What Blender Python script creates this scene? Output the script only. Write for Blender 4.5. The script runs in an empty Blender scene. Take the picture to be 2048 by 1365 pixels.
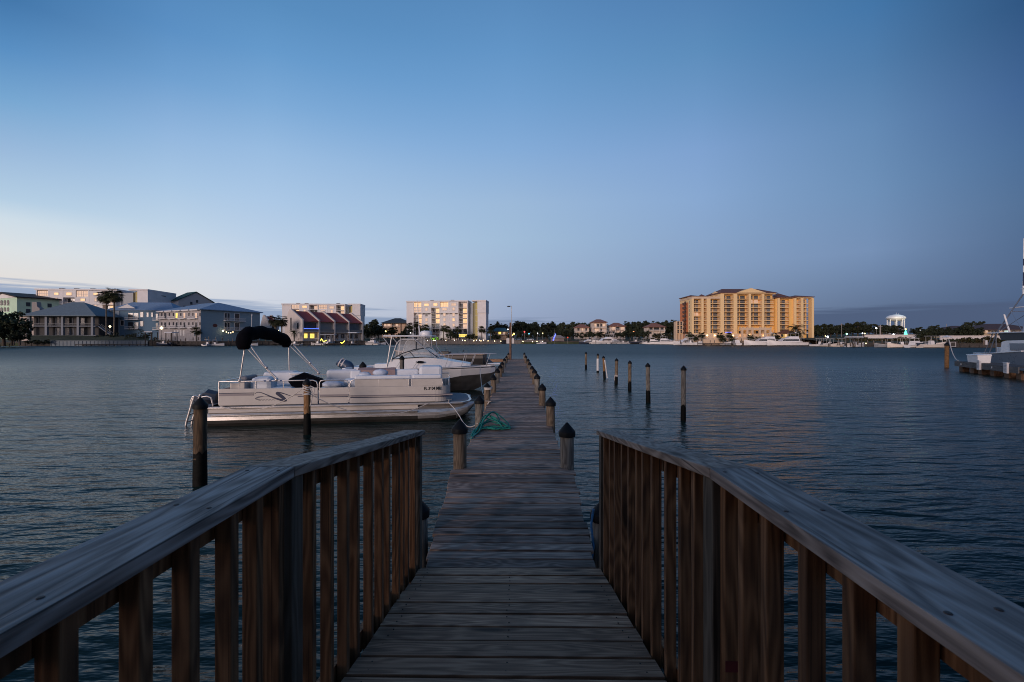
import bpy, math, random
from mathutils import Vector, Matrix, Euler, noise
random.seed(7)
R = math.radians
sc = bpy.context.scene
COL = sc.collection
# ------------------------------------------------------------------ photo geometry
F, CX, CY, E = 910.0, 1024.0, 680.5, 2.35        # focal in photo pixels, horizon, eye height over the water
def X(px, d): return (px - CX) * d / F
def Z(py, d): return E - (py - CY) * d / F
def P(px, py, d): return Vector((X(px, d), d, Z(py, d)))
def srgb(r, g, b):
    f = lambda c: (c/255/12.92) if c <= 10 else ((c/255 + .055)/1.055)**2.4
    return (f(r), f(g), f(b), 1.0)
# ------------------------------------------------------------------ materials
MATS = {}
def new_mat(name):
    m = bpy.data.materials.new(name); m.use_nodes = True
    nt = m.node_tree; nt.nodes.clear()
    out = nt.nodes.new('ShaderNodeOutputMaterial'); b = nt.nodes.new('ShaderNodeBsdfPrincipled')
    nt.links.new(b.outputs[0], out.inputs[0])
    MATS[name] = m
    return m, nt, b
def N(nt, t, **kw):
    n = nt.nodes.new(t)
    for k, v in kw.items(): setattr(n, k, v)
    return n
def math_n(nt, op, a, b=None, c=None, clamp=False):
    n = nt.nodes.new('ShaderNodeMath'); n.operation = op; n.use_clamp = clamp
    for i, v in enumerate((a, b, c)):
        if v is None: continue
        if isinstance(v, (int, float)): n.inputs[i].default_value = v
        else: nt.links.new(v, n.inputs[i])
    return n.outputs[0]
def mixc(nt, fac, a, b, mode='MIX'):
    n = nt.nodes.new('ShaderNodeMix'); n.data_type = 'RGBA'; n.blend_type = mode
    for s, v in ((n.inputs[0], fac), (n.inputs[6], a), (n.inputs[7], b)):
        if isinstance(v, (int, float)): s.default_value = v
        elif isinstance(v, tuple): s.default_value = v
        else: nt.links.new(v, s)
    return n.outputs[2]
def ramp(nt, fac, stops, interp='LINEAR'):
    n = nt.nodes.new('ShaderNodeValToRGB'); cr = n.color_ramp; cr.interpolation = interp
    while len(cr.elements) < len(stops): cr.elements.new(0.5)
    for e, (p, c) in zip(cr.elements, stops): e.position = p; e.color = c
    nt.links.new(fac, n.inputs[0])
    return n.outputs[0]
def smooth(nt, x, a, b):
    n = nt.nodes.new('ShaderNodeMapRange'); n.interpolation_type = 'SMOOTHSTEP'
    nt.links.new(x, n.inputs[0]); n.inputs[1].default_value = a; n.inputs[2].default_value = b
    return n.outputs[0]
def mat(name, col, rough=.5, metal=0, var=.12, scale=3.0, bump=0.0, spec=.5, dirt=None, stretch=(1, 1, 1)):
    """plain procedural surface: colour with cloudy variation, optional dirt streaks and fine bump"""
    if name in MATS: return MATS[name]
    m, nt, b = new_mat(name)
    tc = N(nt, 'ShaderNodeTexCoord'); mp = N(nt, 'ShaderNodeMapping'); mp.inputs['Scale'].default_value = stretch
    nt.links.new(tc.outputs['Object'], mp.inputs[0])
    nz = N(nt, 'ShaderNodeTexNoise'); nz.inputs['Scale'].default_value = scale; nz.inputs['Detail'].default_value = 6
    nt.links.new(mp.outputs[0], nz.inputs[0])
    c4 = (*col, 1.0)
    lo = tuple(c*(1-var) for c in col)+(1,); hi = tuple(min(1, c*(1+var)) for c in col)+(1,)
    colr = ramp(nt, nz.outputs[0], [(.3, lo), (.7, hi)])
    if dirt:
        n2 = N(nt, 'ShaderNodeTexNoise'); n2.inputs['Scale'].default_value = dirt[1]; n2.inputs['Detail'].default_value = 8
        nt.links.new(mp.outputs[0], n2.inputs[0])
        colr = mixc(nt, math_n(nt, 'MULTIPLY', smooth(nt, n2.outputs[0], .5, .75), dirt[2]), colr, (*dirt[0], 1))
    nt.links.new(colr, b.inputs['Base Color'])
    rr = math_n(nt, 'MULTIPLY_ADD', nz.outputs[0], .2, rough-.1, clamp=True)
    nt.links.new(rr, b.inputs['Roughness'])
    b.inputs['Metallic'].default_value = metal
    b.inputs['Specular IOR Level'].default_value = spec
    if bump:
        bp = N(nt, 'ShaderNodeBump'); bp.inputs['Strength'].default_value = .6; bp.inputs['Distance'].default_value = bump
        nt.links.new(nz.outputs[0], bp.inputs['Height']); nt.links.new(bp.outputs[0], b.inputs['Normal'])
    return m
def emit(name, col, strength):
    if name in MATS: return MATS[name]
    m, nt, b = new_mat(name)
    tc = N(nt, 'ShaderNodeTexCoord'); nz = N(nt, 'ShaderNodeTexNoise'); nz.inputs['Scale'].default_value = .9
    nt.links.new(tc.outputs['Object'], nz.inputs[0])
    b.inputs['Base Color'].default_value = (*[c*.5 for c in col], 1)
    b.inputs['Emission Color'].default_value = (*col, 1)
    nt.links.new(math_n(nt, 'MULTIPLY', math_n(nt, 'ADD', nz.outputs[0], .5), strength), b.inputs['Emission Strength'])
    return m
def wood(name, dark, mid, light, axis, fine=34, knots=.8, rough=.75, stain=(.02, .017, .015), stain_amt=.4, isl=.35, bump=.004):
    """weathered timber; axis = grain direction; every board (mesh island) gets its own tone and grain"""
    m, nt, b = new_mat(name)
    tc = N(nt, 'ShaderNodeTexCoord'); ge = N(nt, 'ShaderNodeNewGeometry')
    off = N(nt, 'ShaderNodeCombineXYZ')
    for i, k in enumerate((37.0, 53.0, 71.0)): nt.links.new(math_n(nt, 'MULTIPLY', ge.outputs['Random Per Island'], k), off.inputs[i])
    ad = N(nt, 'ShaderNodeVectorMath'); ad.operation = 'ADD'
    nt.links.new(tc.outputs['Object'], ad.inputs[0]); nt.links.new(off.outputs[0], ad.inputs[1])
    def mapped(along, across):
        mp = N(nt, 'ShaderNodeMapping'); s = [across]*3; s[axis] = along
        mp.inputs['Scale'].default_value = s; nt.links.new(ad.outputs[0], mp.inputs[0]); return mp.outputs[0]
    g = N(nt, 'ShaderNodeTexNoise'); g.inputs['Scale'].default_value = 1; g.inputs['Detail'].default_value = 7; g.inputs['Roughness'].default_value = .65
    nt.links.new(mapped(1.3, fine), g.inputs[0])
    kn = N(nt, 'ShaderNodeTexVoronoi'); kn.inputs['Scale'].default_value = 1; nt.links.new(mapped(1.1, 4.2), kn.inputs[0])
    # cathedral rings bend round the knots
    w = N(nt, 'ShaderNodeTexNoise'); w.inputs['Scale'].default_value = 1; w.inputs['Detail'].default_value = 2; nt.links.new(mapped(.8, 7), w.inputs[0])
    ph = math_n(nt, 'MULTIPLY_ADD', w.outputs[0], 60.0, math_n(nt, 'MULTIPLY', kn.outputs['Distance'], 26.0))
    rings = math_n(nt, 'MULTIPLY_ADD', math_n(nt, 'SINE', ph), .5, .5)
    tone = math_n(nt, 'ADD', math_n(nt, 'MULTIPLY', g.outputs[0], .72), math_n(nt, 'MULTIPLY', rings, .28))
    col = ramp(nt, tone, [(.22, (*dark, 1)), (.5, (*mid, 1)), (.8, (*light, 1))])
    ck = N(nt, 'ShaderNodeTexNoise'); ck.inputs['Scale'].default_value = 1; ck.inputs['Detail'].default_value = 3; nt.links.new(mapped(.7, fine*1.3), ck.inputs[0])
    col = mixc(nt, math_n(nt, 'MULTIPLY', smooth(nt, ck.outputs[0], .62, .7), .75), col, (*[c*.3 for c in dark], 1))
    col = mixc(nt, math_n(nt, 'MULTIPLY', math_n(nt, 'SUBTRACT', 1.0, smooth(nt, kn.outputs['Distance'], .06, .2)), knots), col, (*[c*.35 for c in dark], 1))
    st = N(nt, 'ShaderNodeTexNoise'); st.inputs['Scale'].default_value = 2.2; st.inputs['Detail'].default_value = 5; nt.links.new(tc.outputs['Object'], st.inputs[0])
    col = mixc(nt, math_n(nt, 'MULTIPLY', smooth(nt, st.outputs[0], .48, .72), stain_amt), col, (*stain, 1))
    hs = N(nt, 'ShaderNodeHueSaturation'); nt.links.new(col, hs.inputs['Color'])
    nt.links.new(math_n(nt, 'MULTIPLY_ADD', ge.outputs['Random Per Island'], isl*2, 1-isl), hs.inputs['Value'])
    nt.links.new(hs.outputs[0], b.inputs['Base Color'])
    nt.links.new(math_n(nt, 'MULTIPLY_ADD', g.outputs[0], -.25, rough+.12, clamp=True), b.inputs['Roughness'])
    b.inputs['Specular IOR Level'].default_value = .3
    bp = N(nt, 'ShaderNodeBump'); bp.inputs['Strength'].default_value = .7; bp.inputs['Distance'].default_value = bump
    nt.links.new(tone, bp.inputs['Height']); nt.links.new(bp.outputs[0], b.inputs['Normal'])
    return m
def glass(name, tint=(.8, .85, .9), alpha=.25, rough=.05):
    m, nt, b = new_mat(name)
    tc = N(nt, 'ShaderNodeTexCoord'); nz = N(nt, 'ShaderNodeTexNoise'); nz.inputs['Scale'].default_value = 2.5
    nt.links.new(tc.outputs['Object'], nz.inputs[0])
    b.inputs['Base Color'].default_value = (*tint, 1); b.inputs['Roughness'].default_value = rough
    nt.links.new(math_n(nt, 'MULTIPLY_ADD', nz.outputs[0], alpha, alpha*.5, clamp=True), b.inputs['Alpha'])
    return m
# ------------------------------------------------------------------ mesh builder
class MB:
    def __init__(s): s.v = []; s.f = []; s.m = []
    def add(s, vs, fs, mi=0):
        o = len(s.v); s.v += [tuple(v) for v in vs]
        for f in fs: s.f.append([o+i for i in f]); s.m.append(mi)
        return s
    def hexa(s, p, mi=0):
        return s.add(p, [(0, 3, 2, 1), (4, 5, 6, 7), (0, 1, 5, 4), (1, 2, 6, 5), (2, 3, 7, 6), (3, 0, 4, 7)], mi)
    def box(s, x0, x1, y0, y1, z0, z1, mi=0):
        return s.hexa([(x0, y0, z0), (x1, y0, z0), (x1, y1, z0), (x0, y1, z0), (x0, y0, z1), (x1, y0, z1), (x1, y1, z1), (x0, y1, z1)], mi)
    def bar(s, a, b, w, h, up=(0, 0, 1), mi=0):
        a = Vector(a); b = Vector(b); d = (b-a).normalized(); upv = Vector(up)
        sd = d.cross(upv)
        if sd.length < 1e-4: sd = d.cross(Vector((1, 0, 0)))
        sd.normalize(); u = sd.cross(d).normalized(); sd *= w/2; u *= h/2
        return s.hexa([a-sd-u, a+sd-u, b+sd-u, b-sd-u, a-sd+u, a+sd+u, b+sd+u, b-sd+u], mi)
    def prism(s, poly, z0, z1, mi=0):
        n = len(poly); vs = [(x, y, z0) for x, y in poly]+[(x, y, z1) for x, y in poly]
        fs = [tuple(range(n-1, -1, -1)), tuple(range(n, 2*n))]+[(i, (i+1) % n, n+(i+1) % n, n+i) for i in range(n)]
        return s.add(vs, fs, mi)
    def wallprism(s, poly, y0, y1, mi=0):
        """polygon in x,z swept along y"""
        n = len(poly); vs = [(x, y0, z) for x, z in poly]+[(x, y1, z) for x, z in poly]
        fs = [tuple(range(n)), tuple(range(2*n-1, n-1, -1))]+[((i+1) % n, i, n+i, n+(i+1) % n) for i in range(n)]
        return s.add(vs, fs, mi)
    def tube(s, pts, r, n=8, mi=0, cap=True, sy=1.0):
        pts = [Vector(p) for p in pts]; k = len(pts); rs = r if isinstance(r, (list, tuple)) else [r]*k
        vs = []; nrm = None
        for i, p in enumerate(pts):
            t = (pts[min(i+1, k-1)]-pts[max(i-1, 0)]).normalized()
            if nrm is None:
                ref = Vector((0, 0, 1)) if abs(t.z) < .9 else Vector((1, 0, 0)); nrm = t.cross(ref).normalized()
            nrm = (nrm - t*nrm.dot(t)).normalized(); bn = t.cross(nrm)
            for j in range(n):
                a = 2*math.pi*j/n; vs.append(p+nrm*(math.cos(a)*rs[i]*sy)+bn*(math.sin(a)*rs[i]))
        fs = [(i*n+j, i*n+(j+1) % n, (i+1)*n+(j+1) % n, (i+1)*n+j) for i in range(k-1) for j in range(n)]
        if cap: fs += [tuple(range(n-1, -1, -1)), tuple(range((k-1)*n, k*n))]
        return s.add(vs, fs, mi)
    def lathe(s, prof, c=(0, 0, 0), n=16, mi=0):
        vs = []; k = len(prof)
        for r, z in prof:
            for j in range(n):
                a = 2*math.pi*j/n; vs.append((c[0]+r*math.cos(a), c[1]+r*math.sin(a), c[2]+z))
        fs = [(i*n+j, i*n+(j+1) % n, (i+1)*n+(j+1) % n, (i+1)*n+j) for i in range(k-1) for j in range(n)]
        fs += [tuple(range(n-1, -1, -1)), tuple(range((k-1)*n, k*n))]
        return s.add(vs, fs, mi)
    def loft(s, secs, mi=0, closed=False, cap=True):
        n = len(secs[0]); vs = [p for q in secs for p in q]; k = len(secs); m = n if closed else n-1
        fs = [(i*n+j, (i+1)*n+j, (i+1)*n+(j+1) % n, i*n+(j+1) % n) for i in range(k-1) for j in range(m)]
        if cap: fs += [tuple(range(n)), tuple(range(k*n-1, (k-1)*n-1, -1))]
        return s.add(vs, fs, mi)
    def ball(s, c, r, sq=(1, 1, 1), n=10, mi=0):
        vs = []; k = n//2
        for i in range(k+1):
            th = math.pi*(.02+.96*i/k)
            for j in range(n):
                a = 2*math.pi*j/n
                vs.append((c[0]+r*sq[0]*math.sin(th)*math.cos(a), c[1]+r*sq[1]*math.sin(th)*math.sin(a), c[2]+r*sq[2]*math.cos(th)))
        fs = [(i*n+j, (i+1)*n+j, (i+1)*n+(j+1) % n, i*n+(j+1) % n) for i in range(k) for j in range(n)]
        fs += [tuple(range(n)), tuple(range((k+1)*n-1, k*n-1, -1))]
        return s.add(vs, fs, mi)
    def mesh(s, name, mats):
        me = bpy.data.meshes.new(name); me.from_pydata(s.v, [], s.f)
        for m in (mats if isinstance(mats, (list, tuple)) else [mats]): me.materials.append(m)
        me.polygons.foreach_set('material_index', s.m); me.validate(); me.update()
        return me
    def build(s, name, mats, parent=None, smooth=None, bevel=0, loc=None, rz=0):
        me = s.mesh(name, mats)
        if smooth: me.shade_smooth(); me.set_sharp_from_angle(angle=R(smooth))
        o = bpy.data.objects.new(name, me); COL.objects.link(o)
        if parent is not None: o.parent = parent
        if loc is not None: o.location = loc
        if rz: o.rotation_euler.z = rz
        if bevel:
            bm = o.modifiers.new('bevel', 'BEVEL'); bm.width = bevel; bm.segments = 2; bm.limit_method = 'ANGLE'
        return o
def tag(o, label=None, cat=None, group=None, kind=None):
    if label: o['label'] = label
    if cat: o['category'] = cat
    if group: o['group'] = group
    if kind: o['kind'] = kind
    return o
def thing(name, label, cat, loc=(0, 0, 0), rz=0, group=None):
    o = bpy.data.objects.new(name, None); COL.objects.link(o); o.empty_display_size = .2
    o.location = loc; o.rotation_euler.z = rz
    return tag(o, label, cat, group)
def dup(root, loc, rz=0, label=None, group=None, scale=None):
    r = root.copy(); COL.objects.link(r); r.location = loc; r.rotation_euler.z = rz
    if scale is not None: r.scale = scale if isinstance(scale, (tuple, list)) else (scale,)*3
    if label: r['label'] = label
    if group: r['group'] = group
    for ch in list(root.children):
        c = ch.copy(); COL.objects.link(c); c.parent = r
        for g in list(ch.children):
            k = g.copy(); COL.objects.link(k); k.parent = c
    return r
def spot(name, loc, aim, energy, col, size=.5, cone=80):
    lt = bpy.data.objects.new(name, bpy.data.lights.new(name, 'SPOT')); COL.objects.link(lt); lt.location = loc
    lt.rotation_euler = (Vector(aim)-Vector(loc)).to_track_quat('-Z', 'Y').to_euler()
    lt.data.energy = energy; lt.data.color = col; lt.data.shadow_soft_size = size; lt.data.spot_size = R(cone); lt.data.spot_blend = .6
    return lt
def ordinal(i): return ['first', 'second', 'third', 'fourth', 'fifth', 'sixth', 'seventh', 'eighth', 'ninth', 'tenth', 'eleventh', 'twelfth'][i]
def sag_path(a, b, sag, n=14):
    a = Vector(a); b = Vector(b)
    return [a.lerp(b, i/n)-Vector((0, 0, sag*4*(i/n)*(1-i/n))) for i in range(n+1)]
# ------------------------------------------------------------------ camera
cam = bpy.data.objects.new('camera', bpy.data.cameras.new('camera')); COL.objects.link(cam); sc.camera = cam
cam.location = (0, 0, E); cam.rotation_euler = (R(90), 0, 0)
cam.data.sensor_width = 36; cam.data.lens = 36*F/2048; cam.data.shift_y = -(682.5-CY)/2048
cam.data.clip_start = .05; cam.data.clip_end = 20000
cam.data.dof.use_dof = True; cam.data.dof.focus_distance = 13.0; cam.data.dof.aperture_fstop = 7.0
sc.cycles.sample_clamp_indirect = 3.0; sc.cycles.filter_width = 1.0; sc.cycles.adaptive_threshold = .004
sc.view_settings.view_transform = 'Standard'; sc.view_settings.look = 'None'; sc.view_settings.exposure = 0; sc.view_settings.gamma = 1
# ------------------------------------------------------------------ dusk sky
w = bpy.data.worlds.new('World'); sc.world = w; w.use_nodes = True
nt = w.node_tree; nt.nodes.clear()
out = N(nt, 'ShaderNodeOutputWorld'); bg = N(nt, 'ShaderNodeBackground'); nt.links.new(bg.outputs[0], out.inputs[0])
tc = N(nt, 'ShaderNodeTexCoord'); sp = N(nt, 'ShaderNodeSeparateXYZ'); nt.links.new(tc.outputs['Generated'], sp.inputs[0])
x, y, z = sp.outputs
hl = math_n(nt, 'SQRT', math_n(nt, 'ADD', math_n(nt, 'MULTIPLY', x, x), math_n(nt, 'ADD', math_n(nt, 'MULTIPLY', y, y), 1e-5)))
fx = math_n(nt, 'DIVIDE', x, hl); fy = math_n(nt, 'DIVIDE', y, hl)
zc = math_n(nt, 'MAXIMUM', z, 0.0)
S = srgb
def lerp_range(x_, a, b_):
    n = nt.nodes.new('ShaderNodeMapRange'); nt.links.new(x_, n.inputs[0]); n.inputs[1].default_value = a; n.inputs[2].default_value = b_; return n.outputs[0]
SKY = [(-.745, [(0, (214, 212, 212)), (.09, (226, 222, 219)), (.133, (221, 226, 229)), (.176, (206, 221, 232)), (.204, (180, 206, 228)), (.272, (153, 185, 219)), (.336, (118, 166, 209)), (.395, (88, 142, 194)), (.45, (66, 118, 170)), (.7, (48, 95, 146)), (1, (42, 84, 134))]),
       (-.6, [(0, (206, 207, 213)), (.09, (218, 220, 224)), (.14, (212, 221, 231)), (.2, (190, 211, 231)), (.27, (168, 198, 228)), (.339, (147, 183, 222)), (.42, (112, 160, 208)), (.48, (92, 144, 196)), (.7, (58, 106, 158)), (1, (46, 90, 140))]),
       (-.476, [(0, (200, 205, 215)), (.08, (208, 214, 226)), (.116, (208, 217, 230)), (.19, (188, 208, 231)), (.262, (172, 200, 230)), (.344, (153, 188, 225)), (.42, (125, 170, 215)), (.489, (102, 154, 204)), (.55, (88, 140, 190)), (.75, (60, 108, 160)), (1, (50, 94, 146))]),
       (0, [(0, (146, 160, 188)), (.05, (152, 167, 196)), (.131, (161, 181, 209)), (.215, (161, 188, 216)), (.288, (156, 185, 217)), (.386, (133, 172, 216)), (.466, (114, 160, 208)), (.538, (99, 149, 199)), (.595, (90, 139, 189)), (.75, (66, 113, 166)), (1, (50, 94, 146))]),
       (.383, [(0, (118, 132, 160)), (.05, (123, 141, 170)), (.13, (135, 158, 191)), (.2, (138, 165, 201)), (.28, (136, 168, 209)), (.359, (127, 162, 208)), (.43, (110, 152, 199)), (.507, (93, 141, 188)), (.58, (82, 128, 178)), (.75, (58, 104, 156)), (1, (48, 90, 142))]),
       (.62, [(0, (88, 104, 132)), (.05, (97, 115, 145)), (.152, (118, 144, 181)), (.25, (110, 144, 184)), (.346, (100, 138, 181)), (.43, (82, 126, 172)), (.5, (68, 118, 168)), (.7, (46, 90, 140)), (1, (44, 86, 136))]),
       (.75, [(0, (64, 78, 104)), (.046, (78, 97, 129)), (.1, (84, 106, 140)), (.196, (84, 113, 150)), (.27, (76, 110, 152)), (.34, (66, 101, 148)), (.442, (48, 86, 130)), (.7, (38, 74, 118)), (1, (40, 80, 128))])]
prev = None
for fxv, st_ in SKY:
    col_ = ramp(nt, zc, [(p_, S(*c_)) for p_, c_ in st_])
    c = col_ if prev is None else mixc(nt, lerp_range(fx, prev, fxv), c, col_)
    prev = fxv
back = ramp(nt, zc, [(0, S(236, 200, 184)), (.1, S(232, 206, 196)), (.25, S(205, 198, 206)), (.45, S(140, 160, 192)), (.7, S(70, 112, 160)), (1, S(48, 90, 140))])
g = math_n(nt, 'ADD', math_n(nt, 'MULTIPLY', fx, -.62), math_n(nt, 'MULTIPLY', fy, -.78))
c = mixc(nt, smooth(nt, g, -.1, .75), c, back)
# low streaks of cloud over the horizon
mp = N(nt, 'ShaderNodeMapping'); mp.inputs['Scale'].default_value = (2.2, 2.2, 60); mp.inputs['Rotation'].default_value = (0, R(2.2), 0)
nt.links.new(tc.outputs['Generated'], mp.inputs[0])
cn = N(nt, 'ShaderNodeTexNoise'); cn.inputs['Scale'].default_value = 1.4; cn.inputs['Detail'].default_value = 6; cn.inputs['Roughness'].default_value = .6
nt.links.new(mp.outputs[0], cn.inputs[0])
edge = math_n(nt, 'ADD', math_n(nt, 'MULTIPLY_ADD', math_n(nt, 'ABSOLUTE', math_n(nt, 'SUBTRACT', fx, .25)), .058, .03), math_n(nt, 'MULTIPLY', math_n(nt, 'SUBTRACT', cn.outputs[0], .5), .075))
cl = smooth(nt, math_n(nt, 'SUBTRACT', edge, z), -.004, .012)
cl = math_n(nt, 'MULTIPLY', cl, smooth(nt, g, .35, 0))
c = mixc(nt, math_n(nt, 'MULTIPLY', cl, .9), c, mixc(nt, smooth(nt, fx, -.6, .6), S(143, 162, 192), S(78, 93, 122)))
nt.links.new(c, bg.inputs[0]); bg.inputs[1].default_value = 1.0
sun = bpy.data.objects.new('dusk_sun', bpy.data.lights.new('dusk_sun', 'SUN')); COL.objects.link(sun)
sun.data.energy = 1.75; sun.data.angle = R(18); sun.data.color = (1, .79, .7)
sun.rotation_euler = Vector((.5, .85, -.17)).to_track_quat('-Z', 'Y').to_euler()
# ------------------------------------------------------------------ water and land
m, nt, b = new_mat('harbour_water')
b.inputs['Base Color'].default_value = (.007, .02, .016, 1); b.inputs['IOR'].default_value = 1.22
tc = N(nt, 'ShaderNodeTexCoord')
def wnoise(scale, st, rot, det, rough=.5, dist=0.0):
    mp = N(nt, 'ShaderNodeMapping'); mp.inputs['Scale'].default_value = st; mp.inputs['Rotation'].default_value = (0, 0, R(rot))
    nt.links.new(tc.outputs['Object'], mp.inputs[0])
    n = N(nt, 'ShaderNodeTexNoise'); n.inputs['Scale'].default_value = scale; n.inputs['Detail'].default_value = det
    n.inputs['Roughness'].default_value = rough; n.inputs['Distortion'].default_value = dist
    nt.links.new(mp.outputs[0], n.inputs[0]); return n.outputs[0]
n1 = wnoise(.6, (.42, 1, 1), 9, 2, .5, .3); n2 = wnoise(2.3, (.3, 1, 1), -8, 2, .5, .4); n3 = wnoise(6.5, (.36, 1, 1), 5, 3, .55)
pat = smooth(nt, wnoise(.035, (.6, 1, 1), 0, 3), .35, .65)     # calmer and rougher patches of wind
h = math_n(nt, 'ADD', math_n(nt, 'MULTIPLY', n1, .17), math_n(nt, 'ADD', math_n(nt, 'MULTIPLY', n2, .145), math_n(nt, 'MULTIPLY', n3, .055)))
h = math_n(nt, 'MULTIPLY', h, math_n(nt, 'MULTIPLY_ADD', pat, .5, .65))
bp = N(nt, 'ShaderNodeBump'); bp.inputs['Strength'].default_value = 1; bp.inputs['Distance'].default_value = 1.0
nt.links.new(h, bp.inputs['Height']); nt.links.new(bp.outputs[0], b.inputs['Normal'])
wm = MB(); wm.add([(-6000, -200, 0), (6000, -200, 0), (6000, 9000, 0), (-6000, 9000, 0)], [(0, 1, 2, 3)])
gp = N(nt, 'ShaderNodeSeparateXYZ'); nt.links.new(tc.outputs['Object'], gp.inputs[0])
# sheltered slips are glassier than the wind ruffled channel further out
nt.links.new(math_n(nt, 'MULTIPLY_ADD', smooth(nt, gp.outputs[1], 10, 90), .26, .19), b.inputs['Roughness'])
tag(wm.build('water', m), 'dark rippled harbour water at dusk', kind='structure')
grass = mat('dusk_grass', (.035, .045, .02), .9, var=.4, scale=.4, bump=.05)
SHORE = [(-400, 186), (0, 178), (290, 181), (420, 186), (560, 200), (770, 222), (830, 262), (1000, 272), (1010, 284), (1350, 268), (1370, 222), (1640, 214), (1700, 168), (1900, 145), (2060, 140), (2600, 150)]
gm = MB(); fr = [(X(px, d), d) for px, d in SHORE]
n = len(fr)
vs = [(a, b_, -1) for a, b_ in fr]+[(a, b_, 1.15) for a, b_ in fr]+[(a*1.02, b_+26, 2.4) for a, b_ in fr]+[(a*1.5, b_+200, 7) for a, b_ in fr]+[(a*3.4, b_+1500, 14) for a, b_ in fr]
fs = [(k*n+i, k*n+i+1, (k+1)*n+i+1, (k+1)*n+i) for k in range(4) for i in range(n-1)]
gm.add(vs, fs)
tag(gm.build('ground', grass), 'low grassy shore behind the harbour', kind='structure')
def ground_z(d_in): return 1.15+max(0, min(1, d_in/26))*1.25+max(0, d_in-26)*.0264
# ------------------------------------------------------------------ timber walkway in the foreground
deckw = wood('grey_deck_wood', (.125, .08, .06), (.26, .172, .126), (.44, .305, .232), 0, fine=52, knots=.95, stain_amt=.45, isl=.5, bump=.003)
rampw = wood('brown_ramp_wood', (.14, .076, .045), (.29, .158, .094), (.5, .295, .18), 0, fine=48, knots=1.0, stain_amt=.45, isl=.3, bump=.003)
capw2 = wood('brown_cap_wood', (.1, .066, .048), (.28, .2, .155), (.46, .35, .28), 1, fine=55, knots=1.0, stain_amt=.35, isl=.1)
capw = wood('grey_cap_wood', (.1, .075, .065), (.29, .225, .19), (.46, .38, .34), 1, fine=55, knots=1.0, stain_amt=.4, isl=.12)
balw = wood('red_brown_baluster_wood', (.07, .03, .013), (.2, .088, .038), (.36, .175, .08), 2, fine=60, knots=.9, stain_amt=.4, isl=.35)
postw = wood('grey_brown_post_wood', (.05, .036, .026), (.11, .08, .056), (.18, .14, .105), 2, fine=24, knots=.6, stain_amt=.3, isl=.2)
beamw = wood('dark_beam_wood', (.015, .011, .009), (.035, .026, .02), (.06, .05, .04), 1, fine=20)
pilew = wood('piling_wood', (.06, .043, .028), (.14, .1, .068), (.24, .18, .125), 2, fine=16, knots=.5, stain_amt=.55, isl=.15)
pilew2 = wood('grey_piling_wood', (.07, .06, .05), (.16, .14, .118), (.27, .24, .2), 2, fine=16, knots=.6, stain_amt=.4, isl=.12)
pilew3 = wood('rusty_piling_wood', (.08, .04, .015), (.2, .1, .04), (.3, .17, .08), 2, fine=16, knots=.6, stain_amt=.5, isl=.12)
capm = mat('black_rubber_cap', (.006, .006, .007), .6, var=.3, scale=9, spec=.2, dirt=((.03, .027, .025), 6, .4))
tidem = mat('black_tide_band', (.004, .004, .0035), .7, var=.6, scale=14, bump=.015, spec=.15)
ropem = mat('white_rope', (.55, .5, .46), .8, var=.25, scale=40, bump=.004)
greenrope = mat('green_rope', (.01, .2, .15), .7, var=.4, scale=30, bump=.003)
bluerope = mat('blue_rope', (.03, .14, .3), .7, var=.4, scale=30)
galv = mat('galvanised_steel', (.3, .3, .3), .4, .8, var=.2)
DROT = -math.atan(.0112)
def droot(name, label, cat): return thing(name, label, cat, (-.06, 0, 0), DROT)
def boards(mb, y0, y1, z0, z1, h0, h1, pitch, gap=.019, th=.038, jit=.012, off=0.0):
    L = math.hypot(y1-y0, z1-z0); k = max(1, round(L/pitch)); sl = (z1-z0)/(y1-y0)
    for i in range(k):
        a = (i+gap/pitch*.5)/k; b_ = (i+1-gap/pitch*.5)/k
        ya, yb = y0+(y1-y0)*a, y0+(y1-y0)*b_; hw = h0+(h1-h0)*(i+.5)/k
        za, zb = z0+sl*(ya-y0), z0+sl*(yb-y0)
        l = -hw+random.uniform(-jit, jit)+off; r = hw+random.uniform(-jit, jit)+off
        e = [random.uniform(-.005, .005) for _ in range(4)]
        mb.hexa([(l, ya, za-th), (r, ya, za-th), (r, yb, zb-th), (l, yb, zb-th), (l, ya, za+e[0]), (r, ya, za+e[1]), (r, yb, zb+e[2]), (l, yb, zb+e[3])])
YL, YJ, YE, YD = -1.2, 1.72, 4.05, 6.2           # platform, ramp joint, ramp foot, hinge of the level dock
ZP, ZE, ZD = .75, .32, .585
# ramp and platform the camera stands on
rt = droot('ramp', 'brown board ramp between two railings sloping down to the dock', 'ramp')
mb = MB(); boards(mb, YL, YJ, ZP, ZP, .81, .81, .19); boards(mb, YJ+.004, YE, ZP, ZE, .81, .81, .19)
nail = mat('dark_nail', (.012, .009, .008), .6)
k = round((YJ-YL)/.19)
for i in range(k):
    for sx in (-.72, 0, .72):
        for e in (.28, .72): mb.lathe([(.0055, -.001), (.0055, .0045)], (sx+random.uniform(-.012, .012), YL+(i+e)*.19, ZP), 6, 1)
k = round(math.hypot(YE-YJ, ZE-ZP)/.19)
for i in range(k):
    for sx in (-.72, 0, .72):
        for e in (.28, .72): t_ = (i+e)/k; mb.lathe([(.0055, -.001), (.0055, .0045)], (sx+random.uniform(-.012, .012), YJ+(YE-YJ)*t_, ZP+(ZE-ZP)*t_), 6, 1)
mb.build('deck_boards', [rampw, nail], rt, bevel=.004)
mb = MB()
for sx in (-.72, 0, .72):
    mb.bar((sx, YL, ZP-.14), (sx, YJ, ZP-.14), .05, .19); mb.bar((sx, YJ+.01, ZP-.145), (sx, YE-.02, ZE-.145), .05, .19)
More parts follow.
